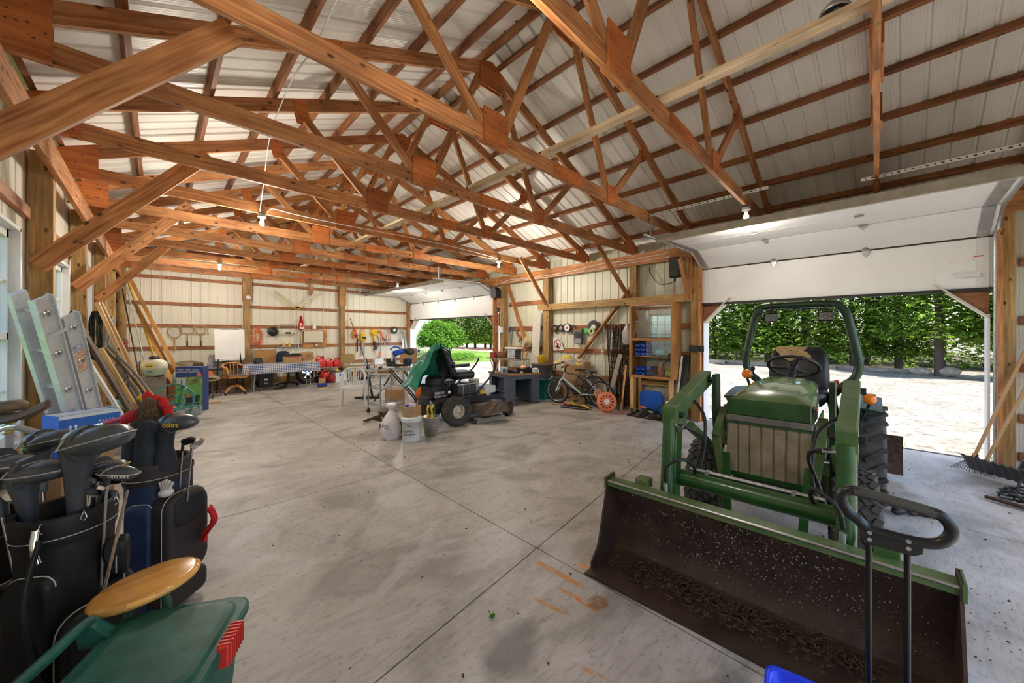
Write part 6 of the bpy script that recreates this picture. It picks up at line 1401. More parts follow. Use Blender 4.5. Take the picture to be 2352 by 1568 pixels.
t = thing('drawer_organiser', 'grey plastic organiser with clear drawers on the folding table', 'organiser', on_ft(-.02, -.30), 0)
MB().box((0, 0, .125), (.22, .30, .25), bev=.006).build('case', mat('slate_case', (0.05, 0.06, 0.09), .5), t)
for r_ in range(4):
    for c_ in range(2):
        dr = MB().box((-.113, -.07 + .14 * c_, .035 + .06 * r_), (.012, .13, .05), bev=.004).build('drawer', mat('clear_drawer', (0.50, 0.52, 0.55), .25), t); MB().box((-.121, -.07 + .14 * c_, .035 + .06 * r_), (.008, .03, .012)).build('pull', WPL, dr)
item('white_tray', 'white plastic tray lying on top of the drawer organiser', 'tray', MB().box((0, 0, .025), (.26, .42, .05), bev=.01), WPL, on_ft(-.02, -.30) + Vector((0, 0, .252)))
item('straw_hat', 'tan straw hat hung behind the drawer organiser', 'hat', MB().lathe([(.16, 0), (.15, .01), (.085, .015), (.075, .09), (.05, .11), (0, .115)], 20, 'X'), mat('straw', (0.55, 0.44, 0.25), .9, var=.2), (7.24, 7.0, 1.40), 180)
# ================================================================== along the back wall
YW = YB - .045           # inner face of the girts
# three rackets hung on the girt
RW = wood('racket_wood', (0.36, 0.20, 0.08), (0.58, 0.38, 0.18), .0, rough=.4)
def racket(lab, x, zc, sq, grip, press=False):
    t = thing('tennis_racket', lab, 'racket', (x, YW - .03, zc), 0, 'old rackets on the back wall')
    if sq == 0: pts = [(.135 * math.cos(R(a)), 0, .17 * math.sin(R(a))) for a in range(0, 360, 15)]
    elif sq == 1: pts = [(p[0], 0, p[1] + (.03 * p[0])) for p in rrect(.27, .22, .03, 3)]
    else: pts = [(-.17, 0, -.11), (.17, 0, -.11), (.11, 0, .11), (-.11, 0, .11)]
    MB().tube(pts, .013, 6, closed=True).build('frame', RW, t)
    if sq == 2: MB().tube([(.095 * math.cos(R(a)), -.012, .12 * math.sin(R(a)) - .01) for a in range(0, 360, 20)], .008, 6, closed=True).build('head', RW, t)
    stg = MB()
    for k in range(-5, 6):
        stg.cyl((k * .02, 0, -.12), (k * .02, 0, .12), .0009, 3); stg.cyl((-.10, 0, k * .024), (.10, 0, k * .024), .0009, 3)
    stg.build('strings', PIP, t, kind='stuff')
    z0 = -.17 if sq == 0 else -.11
    MB().tube([(-.05, 0, z0 + .01), (0, 0, z0 - .07), (.05, 0, z0 + .01)], .009, 6).build('throat', RW, t)
    MB().tube([(0, 0, z0 - .05), (.0, 0, z0 - .22)], .012, 8).build('shaft', RW, t); MB().tube([(0, 0, z0 - .20), (.0, 0, z0 - .36)], .016, 8).build('grip', grip, t)
racket('round headed wooden racket hanging left of the other two', .34, 1.67, 0, PINE)
racket('wooden racket in a square press hanging between the other two', .60, 1.73, 1, BLK)
racket('brown racket in a trapezoid press hanging nearest the easel', .89, 1.72, 2, DKW)
# easel with paper pad
t = thing('flip_chart_easel', 'black flip chart easel with blank white paper', 'easel', (1.43, 12.75, 0), 0)
for x0, x1 in ((-.20, -.30), (.20, .30)): MB().beam((x0, .0, 1.72), (x1, -.10, 0), .025, .02).build('leg', BLK, t)
MB().beam((0, .05, 1.70), (0, .55, 0), .025, .02).build('leg', BLK, t)
MB().box((0, -.03, .90), (.62, .04, .03)).build('ledge', WPL, t); MB().box((0, -.035, 1.73), (.40, .03, .03)).build('clip', BLK, t)
MB().grid(lambda u, v: (-.33 + .66 * u + .012 * (1 - v), -.05 - .012 * math.sin(3 * u + 1) * (1 - v) + .0 * v, .92 + .80 * v), 10, 10, th=.004).build('paper_pad', WPL, t)
# swivel oak armchair
t = thing('swivel_chair', 'golden oak swivel armchair on a four star base', 'chair', (1.50, 12.28, 0), 200)
for k in range(4):
    a = R(20 + 90 * k); e = Vector((math.cos(a) * .30, math.sin(a) * .30, 0)); MB().tube(bez([(0, 0, .22), tuple(e * .5 + Vector((0, 0, .19))), tuple(e + Vector((0, 0, .075)))], 4), [.035] * 5 + [.03, .028, .026, .022], 8).build('base_arm', OAK, t)
    w_ = MB().cyl(e + Vector((-.012, 0, .03)), e + Vector((.012, 0, .03)), .03, 12).build('caster', BLK, t)
MB().cyl((0, 0, .18), (0, 0, .44), .025, 12).build('column', DST, t)
MB().loft([[Vector((p[0], p[1], z)) for p in rrect(.48, .46, .10, 5)] for z in (.44, .455, .48, .485)]).build('seat', OAK, t)
bk = MB().tube(bez([(-.25, .12, .70), (-.24, -.10, .735), (-.17, -.22, .80), (0, -.26, .82), (.17, -.22, .80), (.24, -.10, .735), (.25, .12, .70)], 6), .03, 10, sq=.8).build('back_rail', OAK, t)
for k in range(5): x = -.16 + .08 * k; MB().tube([(x, -.19 - .03 * (1 - (x / .16) ** 2), .48), (x * 1.05, -.21 - .04 * (1 - (x / .16) ** 2), .80)], .011, 6).build('spindle', OAK, bk)
for s in (-1, 1): MB().tube(bez([(s * .22, .16, .48), (s * .25, .18, .58), (s * .25, .10, .68), (s * .245, -.02, .71)], 5), .022, 8).build('arm_post', OAK, t)
item('seat_cushion', 'flat patterned cushion on the oak swivel chair', 'cushion', MB().loft([[Vector((p[0], p[1], z)) for p in rrect(.36, .34, .08, 4)] for z in (0, .012, .025)]), mat('patterned_cloth', (0.25, 0.10, 0.10), .9, col2=(0.05, 0.14, 0.16), scale=30), (1.50, 12.28, .487))
# dark wooden chair and stool
def spindle_chair(name, lab, loc, rz, m=DKW, seat=None):
    t = thing(name, lab, 'chair', loc, rz)
    MB().loft([[Vector((p[0], p[1], z)) for p in rrect(.42, .40, .10, 4)] for z in (.43, .44, .465)]).build('seat', seat or m, t)
    for sx_ in (-1, 1):
        for sy_ in (-1, 1): MB().tube([(sx_ * .13, sy_ * .12, .43), (sx_ * .17, sy_ * .16, .28), (sx_ * .20, sy_ * .19, 0)], [.014, .02, .012], 8).build('leg', m, t)
        MB().cyl((sx_ * .175, -.165, .2), (sx_ * .175, .165, .2), .009, 6).build('stretcher', m, t)
        MB().tube([(sx_ * .17, .17, .46), (sx_ * .19, .22, .88)], .015, 8).build('back_post', m, t)
    MB().beam((-.2, .22, .82), (.2, .22, .82), .02, .12).build('back_rail', m, t)
    return t
spindle_chair('spindle_chair', 'dark spindle chair with a worn light seat beside the easel', (.93, 12.05, 0), 60, DKW, wood('worn_seat', (0.20, 0.12, 0.06), (0.46, 0.32, 0.17), .1))
item('newspaper_pile', 'loose newspapers heaped on the dark spindle chair', 'paper', MB().grid(lambda u, v: (-.16 + .34 * u, -.15 + .30 * v, .05 + .02 * math.sin(5 * u + 4 * v)), 8, 8, th=.04), mat('brown_paper', (0.36, 0.29, 0.22), .9, var=.3), (.93, 12.05, .47), 30)
t = thing('low_bench', 'low brown upholstered bench in front of the easel', 'bench', (1.30, 12.72, 0), 8)
MB().loft([[Vector((p[0], p[1], z)) for p in rrect(.80, .34, .10, 4)] for z in (.40, .42, .47, .49)]).build('seat', mat('brown_vinyl', (0.16, 0.085, 0.05), .5), t)
for x in (-.34, .34):
    for y in (-.13, .13): MB().cyl((x, y, 0), (x, y, .41), .013, 8).build('leg', DST, t)
# table with gingham cloth
def gingham():
    m, t, b = _nodes('gingham'); n, l = t.nodes, t.links; tc = n.new('ShaderNodeTexCoord'); sp = n.new('ShaderNodeSeparateXYZ'); l.new(tc.outputs['UV'], sp.inputs[0])
    def st(i):
        mu = n.new('ShaderNodeMath'); mu.operation = 'MULTIPLY'; mu.inputs[1].default_value = 1 / .045; fr = n.new('ShaderNodeMath'); fr.operation = 'FRACT'; gt = n.new('ShaderNodeMath'); gt.operation = 'GREATER_THAN'; gt.inputs[1].default_value = .38
        l.new(sp.outputs[i], mu.inputs[0]); l.new(mu.outputs[0], fr.inputs[0]); l.new(fr.outputs[0], gt.inputs[0]); return gt.outputs[0]
    ad = n.new('ShaderNodeMath'); l.new(st(0), ad.inputs[0]); l.new(st(1), ad.inputs[1]); hv = n.new('ShaderNodeMath'); hv.operation = 'MULTIPLY'; hv.inputs[1].default_value = .5; l.new(ad.outputs[0], hv.inputs[0])
    rp = n.new('ShaderNodeValToRGB'); rp.color_ramp.elements[0].color = (.75, .76, .78, 1); rp.color_ramp.elements[1].color = (.035, .07, .20, 1); l.new(hv.outputs[0], rp.inputs[0]); l.new(rp.outputs[0], b.inputs['Base Color']); b.inputs['Roughness'].default_value = .8
    return m
GING = gingham()
t = thing('folding_table', 'long folding table under a blue gingham cloth', 'table', (2.64, 12.58, 0), -4)
MB().box((0, 0, .725), (1.80, .74, .03)).build('top', WPL, t)
for x in (-.68, .68):
    for y in (-.28, .28): MB().tube([(x, y, .71), (x * 1.03, y, .03)], .014, 8).build('leg', GRYP, t); 
    MB().cyl((x, -.28, .35), (x, .28, .35), .010, 8).build('brace', GRYP, t)
TWD, TDP, DR = 1.88, .80, .24
def cloth():
    mb = MB(); N = 48; ring = []
    per = [(p[0], p[1]) for p in rrect(TWD, TDP, .04, 3)]
    def edge(z, k, rp): return [Vector((p[0] * (1 + k / TWD * 2) + rp * math.sin(19 * (p[0] + p[1] * 2)) * .5, p[1] * (1 + k / TDP * 2) + rp * math.sin(23 * p[0]), z)) for p in dense]
    dense = []
    for i in range(len(per)):
        a, b_ = per[i], per[(i + 1) % len(per)]; n = max(1, int(math.hypot(b_[0] - a[0], b_[1] - a[1]) / .06))
        dense += [(a[0] + (b_[0] - a[0]) * k / n, a[1] + (b_[1] - a[1]) * k / n) for k in range(n)]
    r0, r1, r2 = edge(.748, 0, 0), edge(.62, .012, .006), edge(.748 - DR, .022, .016); n = len(dense); L = [0]
    for i in range(n): L.append(L[-1] + math.hypot(dense[(i + 1) % n][0] - dense[i][0], dense[(i + 1) % n][1] - dense[i][1]))
    for a, b_, v0, v1 in ((r0, r1, 0, .128), (r1, r2, .128, DR)):
        for i in range(n):
            j = (i + 1) % n; mb.add([a[i], a[j], b_[j], b_[i]], [(0, 3, 2, 1)], [[(L[i], v0), (L[i], v1), (L[i + 1], v1), (L[i + 1], v0)]], True)
    mb.add(r0, [tuple(range(n))], [[(p[0], p[1]) for p in dense]]); return mb
o = cloth().build('gingham_cloth', GING); o.location = (2.64, 12.58, .002); o.rotation_euler = (0, 0, R(-4)); tag(o, 'blue and white gingham cloth over the folding table', 'tablecloth')
TZ = .752
t = carton('file_carton', 'open cardboard file carton on the gingham table', (2.88, 12.42, TZ), -2, (.44, .30, .19)); [MB().box((-.13 + .026 * k, -.1515, .165), (.020, .002, .022)).build('red_print', REDP, t) for k in range(11) if k != 5]
item('black_binder_tray', 'black file tray in the open carton on the table', 'tray', MB().box((0, 0, .13), (.36, .22, .26), bev=.01), BLK, (2.88, 12.42, TZ + .01), 3)
t = carton('lidded_carton', 'tilted lidded cardboard box beside the open file carton', (3.28, 12.55, TZ + .06), 12, (.34, .30, .22), open_=False); t.rotation_euler = (R(4), R(-9), R(14))
MB().box((0, -.152, .15), (.09, .004, .025)).build('hand_hole', BLK, t); [MB().box((-.10 + .022 * k, -.1515, .07), (.016, .002, .018)).build('green_print', mat('print_green', (.1, .3, .1), .6), t) for k in range(10)]; MB().box((0, -.1515, .105), (.26, .002, .008)).build('red_print', REDP, t)
item('folder_stack', 'stack of cream folders under the tilted box', 'folder', MB().box((0, 0, .025), (.40, .30, .05)), mat('manila', (0.62, 0.52, 0.33), .8), (3.28, 12.52, TZ), 5)
item('desk_calendar', 'black desk calendar standing at the left end of table', 'calendar', MB().prism([(-.06, 0), (.08, 0), (.03, .17)], .20, 'X'), BLK, (2.10, 12.72, TZ), 20)
item('white_roll', 'white paper roll lying on the black tray', 'roll', MB().cyl((-.09, 0, .03), (.09, 0, .03), .03, 12), WPL, (2.98, 12.40, TZ + .272), 10)
item('green_folder', 'pale green card standing behind the file carton', 'card', MB().prism([(-.06, 0), (.05, 0), (.02, .36), (-.05, .40)], .01, 'Y'), mat('pale_green', (0.45, 0.56, 0.45), .7), (3.03, 12.62, TZ), 15)
# office chair behind the table
t = thing('office_chair', 'dark blue swivel office chair behind the gingham table', 'chair', (2.96, 13.22, 0), 25); OFF = mat('office_blue', (0.018, 0.03, 0.07), .8, var=.3)
for k in range(5):
    a = R(72 * k); e = Vector((math.cos(a) * .29, math.sin(a) * .29, .07)); MB().tube([(0, 0, .10), tuple(e)], [.028, .018], 8).build('base_arm', BLK, t); MB().cyl(e + Vector((-.02, 0, -.04)), e + Vector((.02, 0, -.04)), .03, 12).build('caster', BLK, t)
MB().cyl((0, 0, .08), (0, 0, .42), .03, 12).build('column', BLK, t)
MB().loft([[Vector((p[0] * k, p[1] * k, z)) for p in rrect(.48, .46, .12, 4)] for z, k in ((.42, .9), (.45, 1), (.49, 1), (.51, .9))]).build('seat', OFF, t)
MB().loft([[Vector((p[0] * k, .23 + .04 * (z - .6), .82 + p[1] * k)) for p in rrect(.42, .50, .14, 5)] for z, k in ((.0, .92), (.5, 1), (1.5, 1), (2, .92))]).build('backrest', OFF, t)
MB().beam((0, .12, .42), (0, .26, .66), .05, .02).build('back_stem', BLK, t)
# file cabinet, cork board
t = thing('file_cabinet', 'black two drawer file cabinet under the table', 'cabinet', (2.36, 13.42, 0), 0)
MB().box((0, .0, .33), (.36, .42, .66), bev=.006).build('body', DST, t)
for z in (.17, .49):
    dr = MB().box((0, -.218, z), (.33, .018, .29), bev=.004).build('drawer', mat('cabinet_black', (0.03, 0.032, 0.034), .4), t); MB().box((0, -.232, z - .04), (.11, .02, .02), bev=.004).build('handle', CHR, dr); MB().box((0, -.229, z + .06), (.09, .006, .045)).build('label_holder', CHR, dr)
t = thing('cork_board', 'framed cork board leaning behind the table', 'board', (2.42, 13.60, 0), 0); t.rotation_euler = (R(-5), 0, 0)
MB().box((0, 0, .66), (.56, .012, .90)).build('cork', mat('cork', (0.55, 0.29, 0.10), .9, var=.25, scale=40), t)
for s in (-1, 1): MB().box((s * .29, -.004, .66), (.025, .025, .93)).build('frame', GRYP, t); MB().box((0, -.004, .66 + s * .455), (.58, .025, .025)).build('frame', GRYP, t)
# hanging coil of orange cord, black reel
pts = []; q = random.Random(21)
for k in range(110):
    a = k * .62; ph = (k % 37) / 37.; pts.append(Vector((2.20 + (.05 + .10 * q.random()) * math.cos(a) + .05 * math.sin(k * .31), YW - .07 - .04 * q.random(), 1.54 + (.14 + .18 * q.random()) * math.sin(a) - .05 * ph)))
pts += [Vector((2.12, YW - .05, 1.2)), Vector((2.05, YW - .05, .95)), Vector((2.16, YW - .06, .84)), Vector((2.28, YW - .05, .98)), Vector((2.24, YW - .05, 1.3))]
tag(MB().tube(bez(pts, 3), .0055, 5).build('orange_extension_lead', ORGP), 'orange extension cord coil hanging right of the back wall post', 'cord')
t = thing('hose_reel', 'round black cable reel hung on the back wall', 'reel', (2.63, YW - .02, 1.68)); MB().lathe([(0, -.10), (.05, -.105), (.06, -.085), (.13, -.085), (.145, -.075), (.145, 0), (0, 0)], 24, 'Y').build('drum', DST, t); MB().tube([(.1 * math.cos(R(a)), -.092, .1 * math.sin(R(a))) for a in range(0, 360, 15)], .010, 6, closed=True).build('cable', BLK, t); MB().tube([(-.12, -.04, -.1), (-.16, -.05, -.16), (-.10, -.05, -.15)], .010, 6).build('cable_end', REDP, t)
# wire rack with tools
t = thing('wire_rack', 'white three tier wire rack on the back wall', 'rack', (3.04, YW, 0))
for z in (1.86, 1.60, 1.19):
    mb = MB()
    for y in (0, -.11): mb.cyl((-.24, y, z), (.24, y, z), .004, 5)
    for k in range(17): mb.tube([(-.24 + .03 * k, 0, z), (-.24 + .03 * k, -.11, z), (-.24 + .03 * k, -.115, z + .035)], .0025, 4)
    mb.cyl((-.24, -.115, z + .035), (.24, -.115, z + .035), .004, 5); mb.build('wire_shelf', WPL, t)
for x in (-.24, .24): MB().cyl((x, 0, 1.15), (x, 0, 1.92), .005, 6).build('upright', WPL, t)
for nm, lab, x, z, sz, m in (('ruler_bundle', 'bundle of rulers on the top of the wire rack', 0, 1.90, (.42, .06, .025), mat('mixed_print', (0.12, 0.14, 0.2), .5, col2=(.4, .3, .1), scale=12)), ('hand_plane', 'dark hand plane on the middle of the wire rack', .02, 1.635, (.16, .05, .06), BLK), ('red_block', 'small red box on the middle of the wire rack', .17, 1.63, (.05, .05, .04), REDP), ('drill_battery', 'yellow tool battery at the left of the lowest rack shelf', -.10, 1.245, (.07, .08, .12), YELP), ('drill_battery', 'yellow tool battery at the middle of the lowest rack shelf', .05, 1.245, (.07, .08, .12), YELP), ('socket_set', 'dark socket set at the right end of the lowest rack shelf', .18, 1.215, (.10, .07, .05), DST), ('battery_charger', 'black charger at the left end of the lowest rack shelf', -.205, 1.225, (.06, .08, .07), BLK)):
    item(nm, lab, 'tool', MB().box((0, 0, 0), sz, bev=min(sz) * .15), m, (3.04 + x, YW - .055, z))
# Y-shaped squeegee on a pole
t = thing('window_squeegee', 'tall pole with two yellow edged arms in a V', 'squeegee', (3.33, YW - .06, 0))
MB().cyl((.03, 0, .97), (-.02, -.02, 2.42), .012, 8).build('pole', mat('pale_blue_pole', (0.62, 0.68, 0.74), .3, .3), t)
for x, z in ((-.68, 2.95), (.58, 3.02)):
    a = MB().beam((-.02, -.03, 2.42), (x, -.03, z), .03, .045, (0, 0, 1)).build('arm', GAL, t); MB().beam((-.02, -.045, 2.395), (x, -.045, z - .035), .012, .022, (0, 0, 1)).build('yellow_edge', YELP, a)
MB().prism([(-.10, 2.48), (.07, 2.49), (-.02, 2.36)], .03, 'Y', (0, -.03, 0)).build('bracket', DST, t)
# flag
t = thing('hand_flag', 'small red and white maple leaf flag on the back wall', 'flag', (3.44, YW - .03, 0))
MB().grid(lambda u, v: (-.10 + .20 * u * (1 - .75 * v) + .05 * v, -.02 - .02 * math.sin(8 * u), 1.73 + .47 * v), 8, 8, th=.003).build('cloth_red', REDF, t)
MB().grid(lambda u, v: (-.06 + .14 * u, -.032 - .015 * math.sin(8 * u), 1.76 + .20 * v), 6, 4, th=.003).build('cloth_white', WPL, t)
MB().prism([(0, .05), (.015, .02), (.045, .025), (.03, 0), (.04, -.02), (.005, -.02), (0, -.05), (-.005, -.02), (-.04, -.02), (-.03, 0), (-.045, .025), (-.015, .02)], .004, 'Y', (.01, -.052, 1.86)).build('leaf', REDF, t)
MB().cyl((.06, 0, 1.72), (.06, 0, 2.3), .006, 6).build('staff', PINE, t)
# plywood panel with lattice and socket
t = thing('lattice_panel', 'plywood panel with a white lattice screen and socket', 'panel', (3.86, YW - .012, 0))
MB().box((-.0, 0, 1.45), (.76, .02, .60)).build('board', OAK, t)
lat = MB().box((-.065, -.04, 1.515), (.58, .05, .41)).build('lattice_back', mat('lattice_gap', (0.20, 0.16, 0.11), .8), t)
for k in range(-12, 13):
    for s in (-1, 1):
        x0 = -.065 + k * .048; a, b_ = (x0 - s * .2, 1.315), (x0 + s * .2, 1.715)
        def cl(a, b_):
            lo, hi = -.355, .225
            (x1, z1), (x2, z2) = a, b_
            if x1 == x2: return None
            ts = sorted([(lo - x1) / (x2 - x1), (hi - x1) / (x2 - x1)]); t0, t1 = max(0, ts[0]), min(1, ts[1])
            return None if t0 >= t1 else ((x1 + (x2 - x1) * t0, z1 + (z2 - z1) * t0), (x1 + (x2 - x1) * t1, z1 + (z2 - z1) * t1))
        r_ = cl(a, b_)
        if r_: MB().beam((r_[0][0], -.068 - .004 * s, r_[0][1]), (r_[1][0], -.068 - .004 * s, r_[1][1]), .022, .005, (0, 1, 0)).build('slat', mat('cream_slat', (0.78, 0.73, 0.6), .6), lat)
MB().lathe([(0, 0), (.05, 0), (.05, -.05), (.035, -.06), (0, -.06)], 16, 'Y', (.03, -.01, 1.22)).build('socket', GAL, t)
MB().tube(bez([(.30, -.03, 1.72), (.36, -.03, 1.6), (.34, -.03, 1.4), (.25, -.03, 1.12), (.12, -.04, 1.08), (.03, -.06, 1.2)], 6), .006, 5).build('cable', WPL, t)
item('meter_box', 'small white wall box above the lattice panel', 'device', MB().box((0, 0, 0), (.10, .08, .18), bev=.01), WPL, (3.83, YW - .04, 1.86)); 
tag(MB().tube(bez([(3.43, YW - .06, 1.66), (3.50, YW - .09, 1.75), (3.58, YW - .07, 1.70), (3.65, YW - .09, 1.77), (3.50, YW - .1, 1.72), (3.42, YW - .08, 1.60), (3.44, YW - .08, 1.25)], 6), .010, 6).build('rope', mat('rope', (0.60, 0.52, 0.40), .9)), 'frayed rope hanging at the left of the lattice panel', 'rope')
t = thing('smoke_alarm', 'round white alarm on the back wall post', 'alarm', (1.975, YB - .20, 2.70)); MB().lathe([(0, -.035), (.05, -.033), (.062, -.02), (.065, 0), (0, 0)], 20, 'Y').build('case', WPL, t); MB().lathe([(.025, -.037), (.03, -.037)], 16, 'Y').build('grille', GRYP, t)
tag(MB().tube(bez([(3.75, YW - .05, 3.5), (3.73, YW - .05, 3.2), (3.85, YW - .03, 3.08), (4.1, YW - .02, 3.02), (4.12, YW - .02, 2.6), (4.13, YW - .02, 2.0), (4.12, YW - .02, 1.75)], 6), .007, 5).build('white_cable', WPL), 'white cable dropping from the trusses to the lattice panel', 'cable')
# gas cans on shelf, big can, bins, wheels, boxes
def gas_can(lab, loc, rz, s=1.0):
    t = thing('gas_can', lab, 'gas can', loc, rz, 'red fuel cans')
    MB().loft([[Vector((p[0] * k * s + dx * s, p[1] * k * s, z * s)) for p in rrect(.24, .18, .05, 4)] for z, k, dx in ((0, .95, 0), (.01, 1, 0), (.17, 1, 0), (.21, .85, .01), (.235, .4, .03))]).build('tank', mat('fuel_red', (0.70, 0.045, 0.04), .4, var=.1), t)
    MB().tube(bez([(-.09 * s, 0, .17 * s), (-.08 * s, 0, .27 * s), (.0, 0, .29 * s), (.05 * s, 0, .22 * s)], 4), .016 * s, 8).build('handle', mat('fuel_red', (0.7, .05, .04)), t); MB().cyl((.06 * s, 0, .21 * s), (.075 * s, 0, .28 * s), .026 * s, 12).build('cap', BLK, t)
t = thing('plank_shelf', 'plank shelf holding the three red fuel cans', 'shelf', (4.15, 13.45, 0)); MB().box((.05, 0, .47), (1.2, .28, .03)).build('board', GRW, t); MB().box((-.4, .05, .23), (.05, .2, .46)).build('leg', GRW, t); MB().box((.5, .05, .23), (.05, .2, .46)).build('leg', GRW, t)
gas_can('largest of three red fuel cans, at the left on the shelf', (3.93, 13.42, .487), 10, 1.3); gas_can('middle of three red fuel cans on the shelf', (4.22, 13.42, .487), -5, .95); gas_can('right hand red fuel can on the shelf beside the post', (4.46, 13.42, .487), 15, 1.0)
gas_can('big dark red fuel can on the floor under the shelf', (4.02, 13.22, 0), 30, 1.4)
def alloy(lab, loc, rz, tilt):
    t = thing('car_wheel', lab, 'wheel', loc, rz, 'alloy wheels'); M = RX(tilt)
    MB(M).lathe([(.19, -.09), (.29, -.10), (.315, -.08), (.315, .08), (.29, .10), (.19, .09)], 32, 'Y', (0, 0, .315)).build('tire', RUB, t)
    MB(M).lathe([(.20, -.085), (.185, -.06), (.18, .06), (.20, .085)], 32, 'Y', (0, 0, .315)).build('rim', CHR, t)
    sp = MB(M)
    for k in range(5): a = R(72 * k); sp.beam((.03 * math.sin(a), -.06, .315 + .03 * math.cos(a)), (.19 * math.sin(a), -.065, .315 + .19 * math.cos(a)), .045, .02, (0, 1, 0))
    sp.cyl((0, -.08, .315), (0, -.03, .315), .05, 16); sp.build('spokes', CHR, t)
alloy('chrome spoked car wheel leaning under the table end', (3.55, 13.40, 0), 15, -14); alloy('chrome spoked car wheel leaning beside the big fuel can', (3.80, 13.48, 0), -8, -12)
t = thing('storage_box', 'white storage box with a grey lid by the post', 'box', (4.42, 13.05, 0), 8); MB().loft([[Vector((p[0], p[1], z)) for p in rrect(.40, .32, .02, 3)] for z in (0, .34)]).build('body', WPL, t); MB().box((0, 0, .36), (.43, .35, .035), bev=.008).build('lid', mat('lid_dark', (0.10, 0.13, 0.13), .5), t); MB().box((-.05, -.165, .22), (.06, .006, .12)).build('label', BLUP, t)
item('red_bag', 'dark red bag beside the white storage box', 'bag', MB().sph((0, 0, .14), (.14, .12, .14), 14, 10), mat('bag_red', (0.35, 0.02, 0.03), .6), (4.15, 12.98, 0))
item('blue_box', 'flat blue box on the floor in front of the fuel cans', 'box', MB().box((0, 0, .06), (.24, .26, .10), bev=.006), mat('navy_card', (0.015, 0.04, 0.26), .5), (3.56, 11.95, .03), -12)
item('yellow_box', 'yellow printed flat box under the blue box', 'box', MB().box((0, 0, .015), (.27, .24, .03)), YELP, (3.57, 11.94, 0), -8)
carton('small_carton', 'small brown carton on top of the blue box', (3.56, 11.98, .141), -10, (.17, .16, .13), open_=False)
item('dust_pan', 'black dustpan wedge on the floor under the table', 'dustpan', MB().prism([(-.15, 0), (.15, 0), (.15, .07)], .16, 'Y'), BLK, (2.60, 12.62, 0), 20)
item('yellow_funnel', 'yellow funnel lying on the white storage box', 'funnel', MB().lathe([(.06, 0), (.02, .06), (.015, .1)], 16), YELP, (4.36, 13.05, .38))
# tan office chair by the post
t = thing('task_chair', 'tan vinyl task chair beside the right back wall post', 'chair', (4.72, 12.95, 0), -20); TN = mat('tan_vinyl', (0.36, 0.25, 0.08), .5, var=.2)
MB().loft([[Vector((p[0], p[1], z)) for p in rrect(.42, .40, .08, 4)] for z in (.46, .475, .52, .53)]).build('seat', TN, t); MB().loft([[Vector((-.02 + p[0], .18 + y, .78 + p[1])) for p in rrect(.36, .30, .08, 4)] for y in (0, .05)]).build('backrest', TN, t)
MB().cyl((0, 0, .1), (0, 0, .46), .025, 10).build('column', STL, t); MB().beam((0, .1, .45), (0, .21, .68), .04, .015).build('back_stem', STL, t)
for k in range(4): a = R(45 + 90 * k); MB().tube([(0, 0, .10), (.25 * math.cos(a), .25 * math.sin(a), .03)], .018, 8).build('base_arm', STL, t)
# power tools hung on the girt
def tool_on(nm, lab, x, z, cat='tool'): return thing(nm, lab, cat, (x, YW - .05, z), 0, None)
t = tool_on('hedge_trimmer', 'orange hedge trimmer hung with yellow cord right of the post', 5.18, 1.58); MB().loft([[Vector((p[0] * k, p[1] * .7 * k, z)) for p in rrect(.15, .14, .04, 4)] for z, k in ((-.12, .7), (-.05, 1), (.10, 1), (.20, .6))]).build('body', ORGP, t); MB().tube([(-.05, -.06, .0), (.03, -.09, -.08), (.09, -.06, .0)], .018, 8).build('front_handle', BLK, t); MB().box((.08, 0, -.36), (.05, .012, .5)).build('blade', IRON, t); MB().tube(bez([(-.07, -.02, .18), (-.10, -.03, 0), (-.02, -.03, -.3), (-.08, -.03, -.55), (0, -.03, -.75), (-.03, -.03, -.85)], 5), .008, 5).build('cord', YELP, t)
t = tool_on('chain_saw', 'yellow chainsaw hung bar down on the back wall', 5.47, 1.48); MB().loft([[Vector((p[0] * k, p[1] * .8 * k, z)) for p in rrect(.19, .15, .04, 4)] for z, k in ((-.14, .8), (-.08, 1), (.08, 1), (.14, .7))]).build('body', YELP, t); MB().tube([(-.06, 0, .12), (-.07, 0, .28), (.05, 0, .28), (.06, 0, .12)], .018, 8).build('handle', YELP, t); MB().box((.02, -.07, -.02), (.14, .02, .1), bev=.01).build('cover', BLK, t); MB().prism(rrect(.10, .52, .045, 4), .012, 'Y', (.0, 0, -.38)).build('guide_bar', GRYP, t)
t = tool_on('leaf_blower', 'yellow leaf blower with black nozzle hung on the back wall', 5.88, 1.52); MB().sph((0, 0, .14), (.14, .09, .14), 14, 10).build('body', YELP, t); MB().cyl((0, -.03, .02), (.03, -.03, -.20), .05, 12).build('neck', YELP, t); MB().tube([(.03, -.03, -.2), (.04, -.03, -.42), (.02, -.03, -.52)], [.045, .05, .07], 12).build('nozzle', BLK, t); MB().tube(bez([(.10, -.03, .1), (.17, -.04, -.2), (.12, -.04, -.42), (.0, -.04, -.36), (-.02, -.04, -.1)], 6), .022, 6, sq=.3).build('strap', BLK, t)
t = tool_on('string_trimmer', 'orange string trimmer hanging head down on the back wall', 6.13, 1.52); MB().tube(bez([(-.08, 0, .20), (.02, 0, .16), (.06, 0, .0), (.03, 0, -.15)], 5), .032, 8).build('body', ORGP, t); MB().tube([(.03, 0, -.12), (.0, 0, -.62)], .013, 8).build('shaft', GAL, t); MB().tube([(0, 0, -.6), (-.05, -.02, -.78)], .035, 8).build('guard_neck', ORGP, t); MB().prism([(-.20, -.82), (-.04, -.76), (-.02, -.86), (-.16, -.92)], .10, 'Y', (0, -.05, 0)).build('guard', GRYP, t); MB().tube([(.06, -.02, -.05), (.17, -.06, -.16)], .016, 8).build('side_grip', BLK, t)
